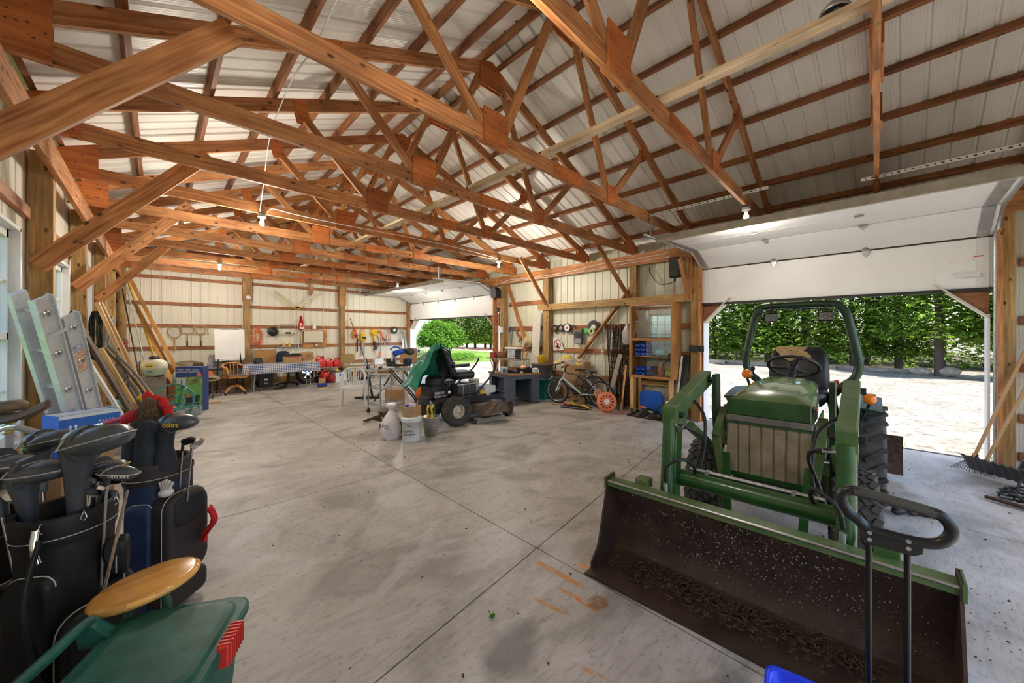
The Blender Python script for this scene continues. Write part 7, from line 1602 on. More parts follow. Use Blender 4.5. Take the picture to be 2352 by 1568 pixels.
t = tool_on('luggage_cart', 'silver folding luggage cart wound with orange cord on wall', 6.40, 1.46); MB().tube([(-.12, 0, -.35), (-.12, 0, .26), (-.08, 0, .30), (.08, 0, .30), (.12, 0, .26), (.12, 0, -.35)], .013, 8).build('frame', GAL, t); MB().box((0, -.04, -.06), (.28, .06, .035), bev=.01).build('crossbar', GRYP, t); MB().tube(bez([(.06 * math.cos(k * 1.57), -.03 - .02 * (k % 2), .03 + .24 * math.sin(k * 1.57 + .4 * (k % 3))) for k in range(30)], 3), .006, 5).build('orange_cord', ORGP, t)
t = tool_on('trolley_wheel', 'small pneumatic wheel hung high on the back wall', 6.68, 1.755); MB().lathe([(.06, -.045), (.11, -.05), (.135, -.03), (.135, .03), (.11, .045), (.06, .04)], 24, 'Y').build('tire', RUB, t); MB().lathe([(0, -.05), (.03, -.05), (.05, -.03), (.065, -.04), (.065, .03), (0, .03)], 20, 'Y').build('hub', WPL, t)
tag(MB().tube(bez([(6.97 + (.13 - .004 * k) * math.cos(k * .52), YW - .05 - .002 * k, 1.50 + (.26 - .003 * k) * math.sin(k * .52)) for k in range(30)], 2), .009, 5).build('grey_hose', GRYP), 'grey hose coil hung at the right end of the back wall', 'hose')
for i, (x, h_, m, nm) in enumerate(((7.0, 1.45, WPL, 'curved white board leaning in the back right corner'), (7.06, 1.30, GRW, 'grey board leaning in the back right corner'), (7.12, 1.5, mat('pale_teal', (0.35, 0.52, 0.55), .5), 'pale teal strip leaning in the back right corner'))):
    tag(MB().beam((x - .16, 13.05, 0.01), (x + .04, YW - .05, h_), .07, .02).build('leaning_board', m), nm, 'board', 'boards in the back right corner')
tag(MB().tube([(5.50, 12.95, .01), (4.96, 13.55, 2.15)], .014, 6).build('thin_pole', DKW), 'thin dark pole leaning on the right back wall post', 'pole')
item('spray_bottle', 'slim red bottle on the wall bench', 'bottle', MB().lathe([(0, 0), (.035, 0), (.036, .16), (.02, .19), (.018, .23), (0, .235)], 14), mat('bottle_red', (0.75, 0.10, 0.06), .4), (5.42, 13.25, .50))
carton('bench_carton', 'white and pink printed carton on the wall bench', (5.85, 13.30, .50), 4, (.34, .26, .20), WPL, open_=False)
# ================================================================== left wall: ladder, lumber, sprayer
ALU = mat('aluminium', (0.72, 0.74, 0.76), .38, .25, var=.15, scale=20)
t = thing('extension_ladder', 'aluminium extension ladder leaning by the first left post', 'ladder', (0, 0, 0))
A, B = Vector((-.60, 4.22, 1.86)), Vector((-.42, 5.40, .01)); up_ = (B - A).normalized(); wv_ = Vector((.55, .83, .2)); wv_ = (wv_ - up_ * wv_.dot(up_)).normalized(); nr_ = up_.cross(wv_).normalized()
for k, (o_, l0, l1) in enumerate(((0.0, 0, 1), (.155, .10, 1.0))):
    p, q_ = A + (B - A) * l0 + wv_ * o_, A + (B - A) * l1 + wv_ * o_
    rail = MB().beam(p, q_, .125, .012, tuple(nr_)).build('rail', ALU, t)
    for s in (-1, 1): MB().beam(p + wv_ * s * .062, q_ + wv_ * s * .062, .010, .045, tuple(nr_)).build('flange', ALU, rail)
    for j in range(6):
        c = p + (q_ - p) * (.06 + .16 * j); MB().lathe([(.014, 0), (.030, 0), (.030, .010), (.014, .012)], 16, M=nr_.to_track_quat('Z', 'Y').to_matrix(), c=c + nr_ * .004).build('rung_end', CHR, rail); MB().cyl(c, c - nr_ * .13, .015, 8).build('rung', ALU, rail)
    MB().beam(p - nr_ * .14, q_ - nr_ * .14, .11, .03, tuple(nr_)).build('far_rail', ALU, rail)
c = A + (B - A) * .30 + wv_ * .155 - nr_ * 0; MB().beam(c - up_ * .10 + nr_ * .009, c + up_ * .10 + nr_ * .009, .085, .002, tuple(nr_)).build('label', mat('orange_label', (0.62, 0.28, 0.12), .5, col2=(.7, .6, .5), scale=40), t); MB().beam(c - up_ * .16 + nr_ * .009, c - up_ * .10 + nr_ * .009, .075, .002, tuple(nr_)).build('label', mat('blue_label', (0.1, 0.2, 0.5), .5, col2=(.7, .7, .7), scale=40), t)
MB().beam(A + (B - A) * .48 + nr_ * .02, A + (B - A) * .62 + wv_ * .2 + nr_ * .02, .03, .012, tuple(nr_)).build('rung_lock', ALU, t); MB().beam(A + (B - A) * .14 - wv_ * .06 + nr_ * .014, A + (B - A) * .14 + wv_ * .09 + nr_ * .014, .03, .02, tuple(nr_)).build('bracket', ALU, t)
BRN = mat('brown_trim', (0.09, 0.055, 0.038), .5)
def lean(nm, lab, a, b_, w, h, m, up=(1, 0, 0), cat='board'): return tag(MB().beam(a, b_, w, h, up).build(nm, m), lab, cat, 'lumber leaning on the left wall')
lean('trim_board', 'long dark brown trim board with a white edge beside the ladder', (-.58, 5.35, 1.80), (.02, 6.30, .02), .10, .03, BRN)
lean('trim_board', 'white trim board tucked under the brown one', (-.62, 5.45, 1.66), (-.05, 6.35, .02), .09, .02, WPL)
lean('stud', 'rough stud leaning against the second left post', (-.58, 7.35, 2.02), (.02, 7.75, .02), .09, .04, PINE)
lean('stud', 'pale stud leaning just right of the rough stud', (-.56, 7.50, 2.03), (.10, 7.90, .02), .12, .035, PINE)
lean('stud', 'short honey coloured board in front of the grey panels', (-.50, 6.75, 1.42), (.02, 7.15, .02), .09, .04, wood('honey', (0.40, 0.22, 0.07), (0.62, 0.38, 0.14), .1))
lean('stud', 'thin cut strip leaning low beside the studs', (-.30, 8.0, 1.1), (.28, 8.15, .02), .05, .03, PINE)
for k in range(4):
    lab = 'grey flexible plank leaning in a bow, %s from the window' % NTH[k]; x0 = -.50 + .05 * k; y0 = 7.0 + .10 * k
    tag(MB().grid(lambda u, v: (x0 - .14 + .50 * (1 - u) + .16 * math.sin(math.pi * u), y0 + .14 * v, 1.42 * u + .01), 10, 1, th=.02).build('flexible_plank', mat('grey_vinyl', (0.10, 0.105, 0.10), .6, var=.4, scale=12) if k % 2 else DST), lab, 'plank', 'grey planks on the left wall')
for k, (a, b_, m) in enumerate((((-.50, 13.2, 3.0), (.60, 11.6, .02), wood('cedar_board', (0.36, 0.16, 0.04), (0.55, 0.29, 0.09), .05)), ((-.42, 13.15, 2.4), (.50, 11.7, .02), wood('cedar_board', (0.36, 0.16, 0.04), (0.55, 0.29, 0.09), .05)), ((-.36, 13.05, 2.2), (.42, 11.6, .02), wood('cedar_board', (0.36, 0.16, 0.04), (0.55, 0.29, 0.09), .05)))):
    lean('long_board', ('longest reddish board leaning into the back left corner', 'middle reddish board leaning into the back left corner', 'lowest reddish board leaning into the back left corner')[k], a, b_, .075, .035, m, (0, 1, .4))
for nm, lab, a, b_, r_, m in (('yellow_pole', 'long yellow pole leaning in the back left corner', (-.58, 13.4, 3.1), (.20, 12.3, .02), .022, YELP), ('pale_pole', 'pale blue pole leaning left of the yellow pole', (-.60, 13.3, 3.05), (-.06, 12.2, .02), .014, mat('pale_pole', (0.42, 0.50, 0.50), .4)), ('dark_pole', 'dark steel pole leaning left of the pale pole', (-.62, 13.1, 2.7), (-.22, 12.0, .02), .013, DST)):
    tag(MB().tube([b_, a], r_, 8).build(nm, m), lab, 'pole', 'poles in the corner')
t = thing('bar_clamps', 'pair of bar clamps with red jaws by the left wall', 'clamp', (-.46, 10.35, 0)); 
for k in range(2): MB().cyl((.06 * k, 0, 0), (.03 * k, 0, 1.5), .009, 6).build('bar', DST, t)
for z in (1.0, 1.22, 1.30, 1.38, 1.44): MB().box((-.01, -.02, z), (.14 if z > 1.4 else .07, .04, .03), bev=.006).build('jaw', REDP, t)
# coils on the posts
for nm, lab, c, rr, m, n in (('cable_coil', 'black cable coil hanging on the second left post', (-.60, 7.45, 1.58), .17, HOSE, 14), ('rope_coil', 'grey wire coil hanging behind the studs', (-.62, 9.9, 1.62), .16, GRYP, 10)):
    pts = [Vector((c[0] + .02 * math.sin(k), c[1] + .03 * math.sin(k * .37), c[2])) + Vector((.3 * math.cos(k * .55), -.25 * math.cos(k * .55), 0)) * rr * (.8 + .2 * math.sin(k * 1.7)) + Vector((0, 0, math.sin(k * .55) * rr * 1.9)) for k in range(n * 11)]
    tag(MB().tube(bez(pts, 2), .007, 5).build(nm, m), lab, 'coil')
# garden hose pile
HGR = mat('green_hose', (0.02, 0.17, 0.14), .4)
pts = []; q = random.Random(31)
for k in range(95):
    a = k * .55; rr = .30 + .14 * math.sin(k * .23) + .05 * q.random(); pts.append(Vector((.18 + rr * math.cos(a) * .9, 9.1 + rr * math.sin(a), .06 + .12 * (1 + math.sin(k * .37)) + (.38 * max(0, math.sin(a * .5 + 1)) if k % 25 > 17 else 0))))
tag(MB().tube(bez(pts, 3), .013, 6).build('garden_hose', HGR), 'tangled green garden hose heaped along the left wall', 'hose')
pts = [Vector((-.36 + .02 * math.sin(k), 6.35 + .22 * math.cos(k * .5) + .02 * k % .1, .55 + .26 * math.sin(k * .5))) for k in range(60)]
tag(MB().tube(bez(pts, 3), .011, 6).build('teal_hose', mat('teal_hose', (0.03, 0.32, 0.36), .4)), 'teal hose coil standing behind the ladder foot', 'hose')
# backpack sprayer on old cupboard
t = thing('old_cupboard', 'low weathered wooden cupboard under the white sprayer', 'cupboard', (-.20, 11.15, 0), 6); MB().box((0, 0, .35), (.62, .46, .70), bev=.01).build('body', GRW, t); MB().box((.0, -.24, .35), (.50, .02, .56), bev=.006).build('door', mat('faded_panel', (0.28, 0.25, 0.19), .7, var=.3), t)
t = thing('backpack_sprayer', 'white tank sprayer with a black cap and yellow label', 'sprayer', (-.05, 11.0, .71), -35)
SPR = mat('milky_tank', (0.72, 0.70, 0.55), .35, var=.1)
def spr(z, w, d): return [Vector((p[0], p[1], z)) for p in rrect(w, d, d * .42, 6)]
MB().loft([spr(0, .20, .12), spr(.04, .34, .20), spr(.16, .44, .26), spr(.22, .45, .26), spr(.30, .42, .24), spr(.34, .28, .18), spr(.36, .20, .14)]).build('tank_top', SPR, t)
MB().loft([spr(-.001, .202, .122), spr(.04, .343, .203), spr(.165, .444, .264)], caps=False).build('liquid_band', mat('green_liquid', (0.45, 0.58, 0.42), .3), t)
MB().lathe([(0, .42), (.06, .42), (.085, .40), (.09, .36), (0, .36)], 20).build('cap', BLK, t)
MB().box((0, -.134, .215), (.16, .006, .12), bev=.002).build('label', mat('yellow_label', (0.72, 0.58, 0.16), .5), t); text('label_text', 'Roundup', .036, T(0, -.139, .22) @ RX(90), JDGD, t); MB().box((0, -.134, .10), (.09, .004, .015)).build('label_strip', BLUP, t)
MB().box((0, .02, -.0), (.24, .16, .03)).build('base', BLK, t)
item('teal_jug', 'pale teal plastic jug beside the sprayer', 'jug', MB().lathe([(0, 0), (.09, 0), (.10, .03), (.10, .22), (.06, .30), (.03, .32), (.03, .36), (0, .365)], 18), mat('teal_jug', (0.42, 0.58, 0.52), .35, var=.15), (.34, 11.35, .45)); 
t = thing('plank_crate', 'old wooden crate under the teal jug', 'crate', (.40, 11.4, 0), 5)
for z in (.06, .17, .28, .39): MB().box((0, -.20, z), (.48, .015, .09)).build('slat', PUR, t); MB().box((-.24, 0, z), (.015, .40, .09)).build('slat', PUR, t)
MB().box((0, 0, .435), (.5, .42, .02)).build('top', PUR, t)
# heap of things behind the wagon carton
item('leather_cushion', 'big cracked brown leather cushion against the back wall', 'cushion', MB().loft([[Vector((x, (.17 * k) * math.cos(a), .24 + .20 * k * math.sin(a) + .04 * x)) for a in [2 * math.pi * j / 16 for j in range(16)]] for x, k in ((-.36, .25), (-.3, .75), (-.1, 1), (.12, 1), (.3, .7), (.36, .2))]), mat('cracked_leather', (0.27, 0.21, 0.13), .5, col2=(.14, .10, .06), scale=9, bump=.4, bscale=20), (.56, 13.15, .45), -6)
t = thing('wooden_chest', 'dark wooden chest under the leather cushion', 'chest', (.55, 13.2, 0)); MB().box((0, 0, .22), (1.0, .50, .44), bev=.012).build('body', DKW, t)
for x in (-.3, .3): MB().box((x, -.252, .22), (.05, .01, .42)).build('strap', IRON, t)
carton('worn_carton', 'worn brown carton beside the leather cushion', (-.12, 13.25, .60), 6, (.42, .34, .30)); t = thing('dark_cabinet', 'low dark cabinet in the back left corner', 'cabinet', (-.2, 13.3, 0)); MB().box((0, 0, .30), (.6, .45, .59), bev=.01).build('body', DKW, t); MB().box((0, -.23, .3), (.5, .02, .48)).build('door', PUR, t)
item('tripod_box', 'grey printed product box leaning at the back wall', 'box', MB().prism([(-.16, 0), (.20, .02), (.05, .40), (-.10, .40)], .12, 'Y'), mat('grey_print', (0.42, 0.40, 0.42), .5, col2=(.15, .16, .2), scale=14), (1.15, 13.35, .62)); t = thing('low_rack', 'dark low rack holding the printed product box', 'rack', (1.30, 13.4, 0)); MB().box((0, 0, .60), (.8, .3, .03)).build('shelf', DKW, t); MB().box((0, 0, .30), (.8, .3, .03)).build('shelf', DKW, t)
for x in (-.38, .38): MB().box((x, 0, .30), (.03, .3, .60)).build('side', DKW, t)
item('dark_toolbox', 'black tool case on the dark low rack', 'case', MB().box((0, 0, .10), (.24, .18, .20), bev=.015), BLK, (1.45, 13.4, .617))
item('orange_strap', 'orange ratchet straps heaped beside the cushion', 'strap', MB().loft([[Vector((.14 * k * math.cos(a), .10 * k * math.sin(a), z)) for a in [2 * math.pi * j / 14 for j in range(14)]] for z, k in ((0, 1), (.06, 1.1), (.14, .7), (.17, .2))]), ORGP, (.98, 13.05, .44))
# wagon carton
t = thing('wagon_carton', 'tall printed carton showing a folding wagon on grass', 'box', (.53, 10.30, 0), -34)
MB().box((0, 0, .46), (.50, .20, .92)).build('carton', mat('carton_blue', (0.015, 0.04, 0.18), .5), t); y = -.1015
MB().box((0, y, .34), (.496, .003, .68)).build('print_grass', mat('print_grass', (0.10, 0.30, 0.05), .6, col2=(.18, .42, .09), scale=40), t)
MB().box((0, y - .001, .63), (.496, .003, .16)).build('print_trees', mat('print_trees', (0.05, 0.09, 0.03), .6, col2=(.35, .42, .08), scale=9), t); MB().box((-.14, y - .003, .62), (.17, .002, .15)).build('print_goal', mat('print_goal', (0.45, 0.47, 0.5), .6), t)
MB().prism([(-.06, .28), (.20, .34), (.19, .20), (-.04, .13)], .003, 'Y', (0, y - .004, 0)).build('print_wagon', mat('print_wagon', (0.03, 0.03, 0.045), .6), t)
for x, m, s in ((-.02, mat('print_cooler', (.7, .1, .12), .6), .05), (.06, WPL, .035), (.11, mat('print_cooler', (.7, .1, .12), .6), .04), (-.06, BLUP, .035)): MB().box((x, y - .005, .33), (s, .002, s * .9)).build('print_items', m, t)
for x in (-.02, .15): MB().cyl((x, y - .004, .14), (x, y - .007, .14), .035, 14).build('print_wheel', BLK, t)
MB().box((-.135, y - .005, .50), (.012, .002, .30)).build('print_handle', BLK, t)
for x, s in ((-.16, 'FOLDING\nWAGON\nWITH BRAKES'), (-.01, 'CHARIOT\nPLIABLE\nAVEC FREINS'), (.12, 'CARRITO\nPLEGABLE\nCON FRENOS')): text('print_text', s, .027, T(x, y - .002, .84) @ RX(90), WPL, t)
MB().lathe([(0, 0), (.042, 0)], 20, 'Y', (.19, y - .006, .755)).build('print_badge', mat('badge_red', (.75, .13, .08), .5), t)
# wooden offcut and scraps on the floor
item('beadboard_offcut', 'short striped pine board propped in front of the planks', 'board', MB().prism([(-.10, 0), (.10, .02), (.13, .26), (-.02, .30)], .02, 'Y'), PINE, (-.13, 6.35, .35), -40)
t = thing('plastic_drum', 'dark plastic drum under the pine offcut', 'drum', (-.13, 6.45, 0)); MB().lathe([(0, 0), (.15, 0), (.16, .02), (.16, .33), (.15, .35), (0, .35)], 20).build('shell', DST, t)
item('floor_offcut', 'small wood offcut on the floor beside the wagon carton', 'wood', MB().box((0, 0, .02), (.24, .08, .04)), PINE, (.95, 11.0, 0), 5)
for k, (x, y, sz, m, lab) in enumerate(((.45, 9.75, (.40, .30, .14), GRYP, 'grey paper sheets piled by the wagon carton'), (.25, 9.55, (.25, .22, .20), mat('clear_box', (.45, .47, .46), .3), 'clear plastic box among the hose loops'), (-.25, 8.3, (.35, .30, .45), DST, 'black plastic crate behind the leaning studs'), (.05, 8.55, (.25, .22, .30), GRYP, 'grey plastic bin behind the garden hose'))):
    item('storage_tub', lab, 'box', MB().loft([[Vector((p[0] * q_, p[1] * q_, z)) for p in rrect(sz[0], sz[1], .03, 3)] for z, q_ in ((0, .9), (sz[2], 1))]), m, (x, y, 0), 15 * k)
# ================================================================== right wall
XW = XR - .045
def wheel(mb, c, R_, ax, n=30, tw=.018): pass
def bike(name, lab, fw, rw, r, m1, m2, fork, tilt, rack=False):
    """bicycle from the front-wheel and rear-wheel ground points"""
    t = thing(name, lab, 'bicycle', ((fw[0] + rw[0]) / 2, (fw[1] + rw[1]) / 2, 0), math.degrees(math.atan2(fw[1] - rw[1], fw[0] - rw[0])), 'bicycles on the right wall')
    L = math.hypot(fw[0] - rw[0], fw[1] - rw[1]) / 2; M = RX(tilt)
    fx, rx = L, -L
    for nm, x in (('front_wheel', fx), ('rear_wheel', rx)):
        wv = MB(M).tube([(x + (r - .022) * math.cos(R(a)), 0, r + (r - .022) * math.sin(R(a))) for a in range(0, 360, 9)], .024, 8, closed=True).build(nm, mat('bike_tire', (0.035, 0.033, 0.03), .8, var=.3), t)
        MB(M).tube([(x + (r - .052) * math.cos(R(a)), 0, r + (r - .052) * math.sin(R(a))) for a in range(0, 360, 9)], .010, 6, closed=True).build('rim', STL, wv)
        sp = MB(M)
        for k in range(24): a = R(15 * k); s = .02 if k % 2 else -.02; sp.tube([(x + .02 * math.cos(a + .5), s, r + .02 * math.sin(a + .5)), (x + (r - .055) * math.cos(a), 0, r + (r - .055) * math.sin(a))], .0013, 3, caps=False)
        sp.build('spokes', STL, wv, kind='stuff'); MB(M).cyl((x, -.04, r), (x, .04, r), .018, 10).build('hub', STL, wv)
    bb = (-.08, 0, .27); st = (-.22, 0, .66); hd, hl = (fx - .22, 0, .74), (fx - .17, 0, .60)
    mb = MB(M); mb.tube([bb, st], .017, 8); mb.tube([st, hd], .016, 8); mb.build('frame', m2, t); mb = MB(M).tube([bb, hl], .022, 8); mb.tube([hd, hl], .022, 8); mb.build('down_tube', m1, t)
    for s in (-1, 1):
        MB(M).tube([(rx, s * .05, r), (bb[0], s * .03, bb[2])], .009, 6).build('chain_stay', m1, t); MB(M).tube([(rx, s * .05, r), (st[0], s * .02, st[2] - .04)], .008, 6).build('seat_stay', m1, t); MB(M).tube([(fx, s * .055, r), (fx - .13, s * .055, .56), hl], .015, 8).build('fork_leg', fork, t)
    MB(M).tube([hd, (hd[0] - .03, 0, .86)], .014, 8).build('stem', BLK, t); hb = MB(M).tube(bez([(hd[0] - .08, -.27, .90), (hd[0] - .02, -.12, .87), (hd[0] - .02, .12, .87), (hd[0] - .08, .27, .90)], 5), .011, 8).build('handlebar', BLK, t)
    for s in (-1, 1): MB(M).cyl((hd[0] - .06, s * .18, .895), (hd[0] - .085, s * .28, .90), .017, 8).build('grip', BLK, hb)
    MB(M).tube([st, (st[0] - .04, 0, .78)], .012, 8).build('seat_post', STL, t)
    MB(M).grid(lambda u, v: (st[0] - .18 + .26 * u, (v - .5) * (.15 * (1 - u) ** 1.1 + .03), .80 + .015 * math.sin(3 * u) - .03 * (2 * v - 1) ** 2), 8, 5, th=.03).build('saddle', BLK, t)
    MB(M).lathe([(.06, -.005), (.085, -.005), (.085, .005), (.06, .005)], 24, 'Y', (bb[0], -.05, bb[2])).build('chain_ring', DST, t)
    for s in (-1, 1): MB(M).tube([(bb[0], s * .06, bb[2]), (bb[0] + s * .09, s * .07, bb[2] - s * .13)], .009, 6).build('crank', STL, t); MB(M).box((bb[0] + s * .09, s * .11, bb[2] - s * .13), (.09, .07, .02)).build('pedal', BLK, t)
    MB(M).box((rx + .10, -.02, r + .20), (.03, .012, .06)).build('reflector', REDP, t)
    if rack:
        MB(M).tube([(rx - .28, -.06, .70), (rx + .18, -.06, .70)], .006, 6).tube([(rx - .28, .06, .70), (rx + .18, .06, .70)], .006, 6).tube([(rx, -.06, .70), (rx, -.06, r)], .005, 6).build('rack', CHR, t); MB(M).tube([(rx + (r + .02) * math.cos(R(a)), 0, r + (r + .02) * math.sin(R(a))) for a in range(0, 150, 10)], .022, 6, sq=.3).build('mudguard', CHR, t)
bike('mountain_bicycle', 'pale blue mountain bike with white fork, nearest of the bicycles', (6.72, 5.52), (6.90, 4.46), .30, mat('pale_blue_paint', (0.45, 0.62, 0.66), .35), mat('dark_frame', (0.10, 0.09, 0.09), .35, .4), WPL, -5)
bike('road_bicycle', 'dark bicycle with chrome rack behind the pale blue bike', (6.93, 5.98), (7.08, 4.72), .335, DST, mat('brown_frame', (0.16, 0.10, 0.07), .4), CHR, -4, True)
t = thing('covered_handlebar', 'yellow foam boomerang wrapped in clear plastic on the bikes', 'foam', (6.72, 5.25, 0), -80)
MB().tube(bez([(-.34, 0, .93), (-.20, 0, .97), (0, 0, 1.09), (.10, 0, 1.0), (.30, 0, .90)], 5), [.02] + [.036] * 19 + [.02], 10).build('foam_tube', mat('foam_yellow', (0.85, 0.56, 0.02), .6), t)
o = MB().grid(lambda u, v: (-.26 + .62 * u, .10 - .26 * v + .02 * math.sin(9 * u), .96 + .16 * math.sin(math.pi * min(1, u * 1.2)) * (1 - .5 * v) - .06 * v + .02 * math.sin(14 * u + 8 * v)), 16, 8, th=.003).build('plastic_wrap', mat('clear_wrap', (0.55, 0.52, 0.46), .25, alpha=.55, bump=.5, bscale=15), t)
t = thing('storage_tote', 'grey storage tote stacked on a teal tote by the post', 'tote', (6.97, 6.22, .50), 90); MB().loft([[Vector((p[0], p[1], z)) for p in rrect(w, w * .72, .04, 4)] for z, w in ((0, .40), (.33, .46), (.335, .50), (.36, .50))]).build('body', mat('tote_grey', (0.13, 0.115, 0.11), .5), t); MB().box((0, .172, .2), (.09, .004, .09)).build('label', WPL, t); MB().box((0, .174, .235), (.09, .004, .02)).build('label_band', mat('violet', (.2, .03, .3), .5), t)
t = thing('storage_tote', 'teal storage tote on the floor under the grey tote', 'tote', (6.97, 6.22, 0), 90); MB().loft([[Vector((p[0], p[1], z)) for p in rrect(w, w * .72, .04, 4)] for z, w in ((0, .42), (.46, .48), (.465, .52), (.495, .52))]).build('body', mat('tote_teal', (0.01, 0.26, 0.27), .45), t)
t = bucket('yellow_bucket', 'small yellow bucket with a brush on the grey tote', (6.98, 6.26, .862), .105, .20, mat('bucket_yellow', (0.85, 0.60, 0.01), .45), .8, rim=False, handle=False); MB().box((.05, .02, .19), (.02, .02, .16), RY(35).to_3x3()).build('brush_handle', PINE, t)
carton('bike_carton', 'large brown carton on the floor behind the bicycles', (7.20, 5.32, 0), 90, (.60, .24, .95), open_=False)
# round things along the girt
def disc(nm, lab, y, z, r, parts, x=XW - .02):
    t = thing(nm, lab, 'wheel', (x, y, z), 0)
    for k, (n_, pr, m) in enumerate(parts): MB().lathe([(a, -b_) for a, b_ in pr], 28, 'X').build(n_, m, t)
TI = lambda r: ('tire', [(r * .55, .0), (r * .62, .035), (r * .92, .04), (r, .025), (r, 0)], RUB)
disc('cart_tire', 'small black wheel with a red hub, leftmost on the right wall', 6.10, 1.745, .095, [TI(.095), ('hub', [(0, .04), (.02, .04), (.055, .02), (.055, 0)], mat('rust_hub', (.4, .1, .05), .5))])
disc('cart_tire', 'small black wheel with a grey hub on the right wall', 5.91, 1.75, .095, [TI(.095), ('hub', [(0, .035), (.03, .03), (.055, .02), (.055, 0)], GRYP)])
disc('hub_cap', 'white plastic hub wheel with red mark on the right wall', 5.71, 1.755, .11, [('rim', [(.09, .03), (.11, .028), (.112, 0)], DST), ('face', [(0, .03), (.05, .032), (.09, .026)], WPL), ('mark', [(0, .036), (.03, .0355)], REDP)])
disc('grinding_disc', 'large dark abrasive disc hung on the right wall', 4.95, 1.76, .16, [('disc', [(0, .02), (.16, .02), (.16, .0), (0, 0)], mat('abrasive', (.07, .075, .085), .9)), ('label', [(0, .023), (.06, .022)], WPL)])
disc('green_roll', 'pale green tape roll hanging over the abrasive disc', 4.97, 1.665, .085, [('roll', [(.035, .0), (.035, .05), (.08, .05), (.085, .04), (.085, 0)], mat('tape_green', (.50, .62, .30), .5))], XW - .045)
disc('green_disc', 'bright green cutting disc in a clear bag on the wall', 5.15, 1.67, .075, [('disc', [(.02, .012), (.075, .012), (.075, 0)], mat('disc_green', (.08, .55, .12), .5))], XW - .02)
tag(MB().tube([(XW - .03, 5.52 + .07 * math.cos(R(a)), 1.70 + .11 * math.sin(R(a))) for a in range(0, 360, 15)], .009, 6, closed=True).build('drive_belt', BLK), 'black drive belt loop hanging beside the white hub wheel', 'belt')
t = thing('product_bag', 'dark printed product bag hanging on the right wall', 'bag', (XW - .03, 5.36, 1.38), 0); MB().box((-.02, 0, .17), (.06, .24, .36), bev=.02).build('pack', mat('pack_dark', (.05, .06, .075), .4, col2=(.02, .02, .02), scale=7), t); MB().box((-.052, 0, .06), (.003, .18, .12)).build('label', GRYP, t); MB().box((-.052, 0, .31), (.003, .22, .07)).build('header', mat('pack_brown', (.22, .15, .10), .6), t)
t = thing('warning_sign', 'white shield sign with red prohibition circle on the wall', 'sign', (XW - .015, 6.0, 1.18), 0)
MB().prism([(.16, 0), (.18, .32), (.06, .34), (-.08, .24), (-.17, .02)], .012, 'X').build('board', WPL, t); MB().tube([(-.012, .10 * math.cos(R(a)) + .03, .16 + .12 * math.sin(R(a))) for a in range(0, 360, 12)], .010, 6, closed=True, sq=.4).build('red_ring', REDP, t); MB().beam((-.014, .10, .25), (-.014, -.04, .07), .02, .006, (1, 0, 0)).build('red_bar', REDP, t); MB().prism([(.10, .10), (.05, .13), (.02, .20), (-.02, .17), (.0, .12), (-.06, .08), (.02, .07)], .005, 'X', (-.011, 0, 0)).build('black_figure', BLK, t)
# chains
CHN = mat('rusty_chain', (0.075, 0.05, 0.038), .7, .5, var=.4, scale=40)
t = thing('tire_chains', 'curtain of rusty tractor tire chains hanging by the cabinet', 'chain', (XW - .06, 4.28, 0), 0)
lk = MB(); lk.tube([(0, .009 * math.cos(R(a)), .02 * math.sin(R(a))) for a in range(0, 360, 45)], .004, 4, closed=True); LK = lk.mesh('link', CHN)
q = random.Random(17)
for k in range(16):
    y = .26 - .033 * k; z1 = 1.80 - .02 * (k % 3); z0 = (1.0, .35, .06, .06, .05, .05, .06, .08)[k % 8]; ch = MB(); z = z1; j = 0
    while z > z0:
        ch.at(T(.02 * math.sin(z * 3 + k) - .02 * (k % 3), y + .012 * math.sin(z * 5 + k), z) @ RZ(90 * (j % 2))); ch.tube([(0,   .013 * math.cos(R(a)), .024 * math.sin(R(a))) for a in range(0, 360, 60)], .0062, 4, closed=True); z -= .033; j += 1
    ch.build('chain_strand', CHN, t)
for k in range(60):
    y = .24 - .045 * q.randrange(11); z = q.uniform(.25, 1.7); MB().tube(bez([(-.015, y, z), (-.03, y - .02, z - .06 - .03 * q.random()), (-.03, y - .045, z - .06), (-.015, y - .058, z - .01)], 4), .008, 5).build('cross_chain', CHN, t)
t = thing('chain_hoist', 'thin grey chain and hook hanging left of the rusty chains', 'chain', (XW - .05, 4.66, 0)); MB().box((0, 0, 1.74), (.02, .035, .16)).build('handle', GRYP, t); MB().tube(bez([(0, 0, 1.66), (0, .015, 1.4), (0, .0, 1.16), (0, -.02, 1.3), (0, -.015, 1.5)], 5), .008, 5).build('chain', GRYP, t)
item('carrier_bag', 'grey plastic carrier bag hanging beside the cabinet', 'bag', MB().loft([[Vector((.06 * k * math.cos(a) * (1 + .2 * math.sin(3 * a + z * 9)), .11 * k * math.sin(a), z)) for a in [2 * math.pi * j / 16 for j in range(16)]] for z, k in ((0, .7), (.06, 1.05), (.25, 1), (.36, .6), (.44, .15))]), mat('bag_grey', (.40, .39, .38), .35, bump=.4, bscale=12), (XW - .22, 3.99, 1.38))
lean('long_plank', 'grey plank leaning on the chains beside the bikes', (XW - .12, 4.20, 1.16), (6.95, 4.36, .02), .10, .035, GRW)
lean('thin_lath', 'thin pale lath standing at the left cabinet leg', (XW - .2, 4.02, .95), (7.0, 4.05, .02), .04, .02, PINE)
t = thing('slotted_strip', 'cream slotted metal strip hanging behind the bikes', 'strip', (XW - .03, 4.72, .70), 0); MB().box((0, -.022, .27), (.01, .012, .55)).build('rail', WPL, t); MB().box((0, .022, .27), (.01, .012, .55)).build('rail', WPL, t)
for k in range(6): MB().box((0, 0, .02 + .1 * k), (.01, .04, .035)).build('web', WPL, t)
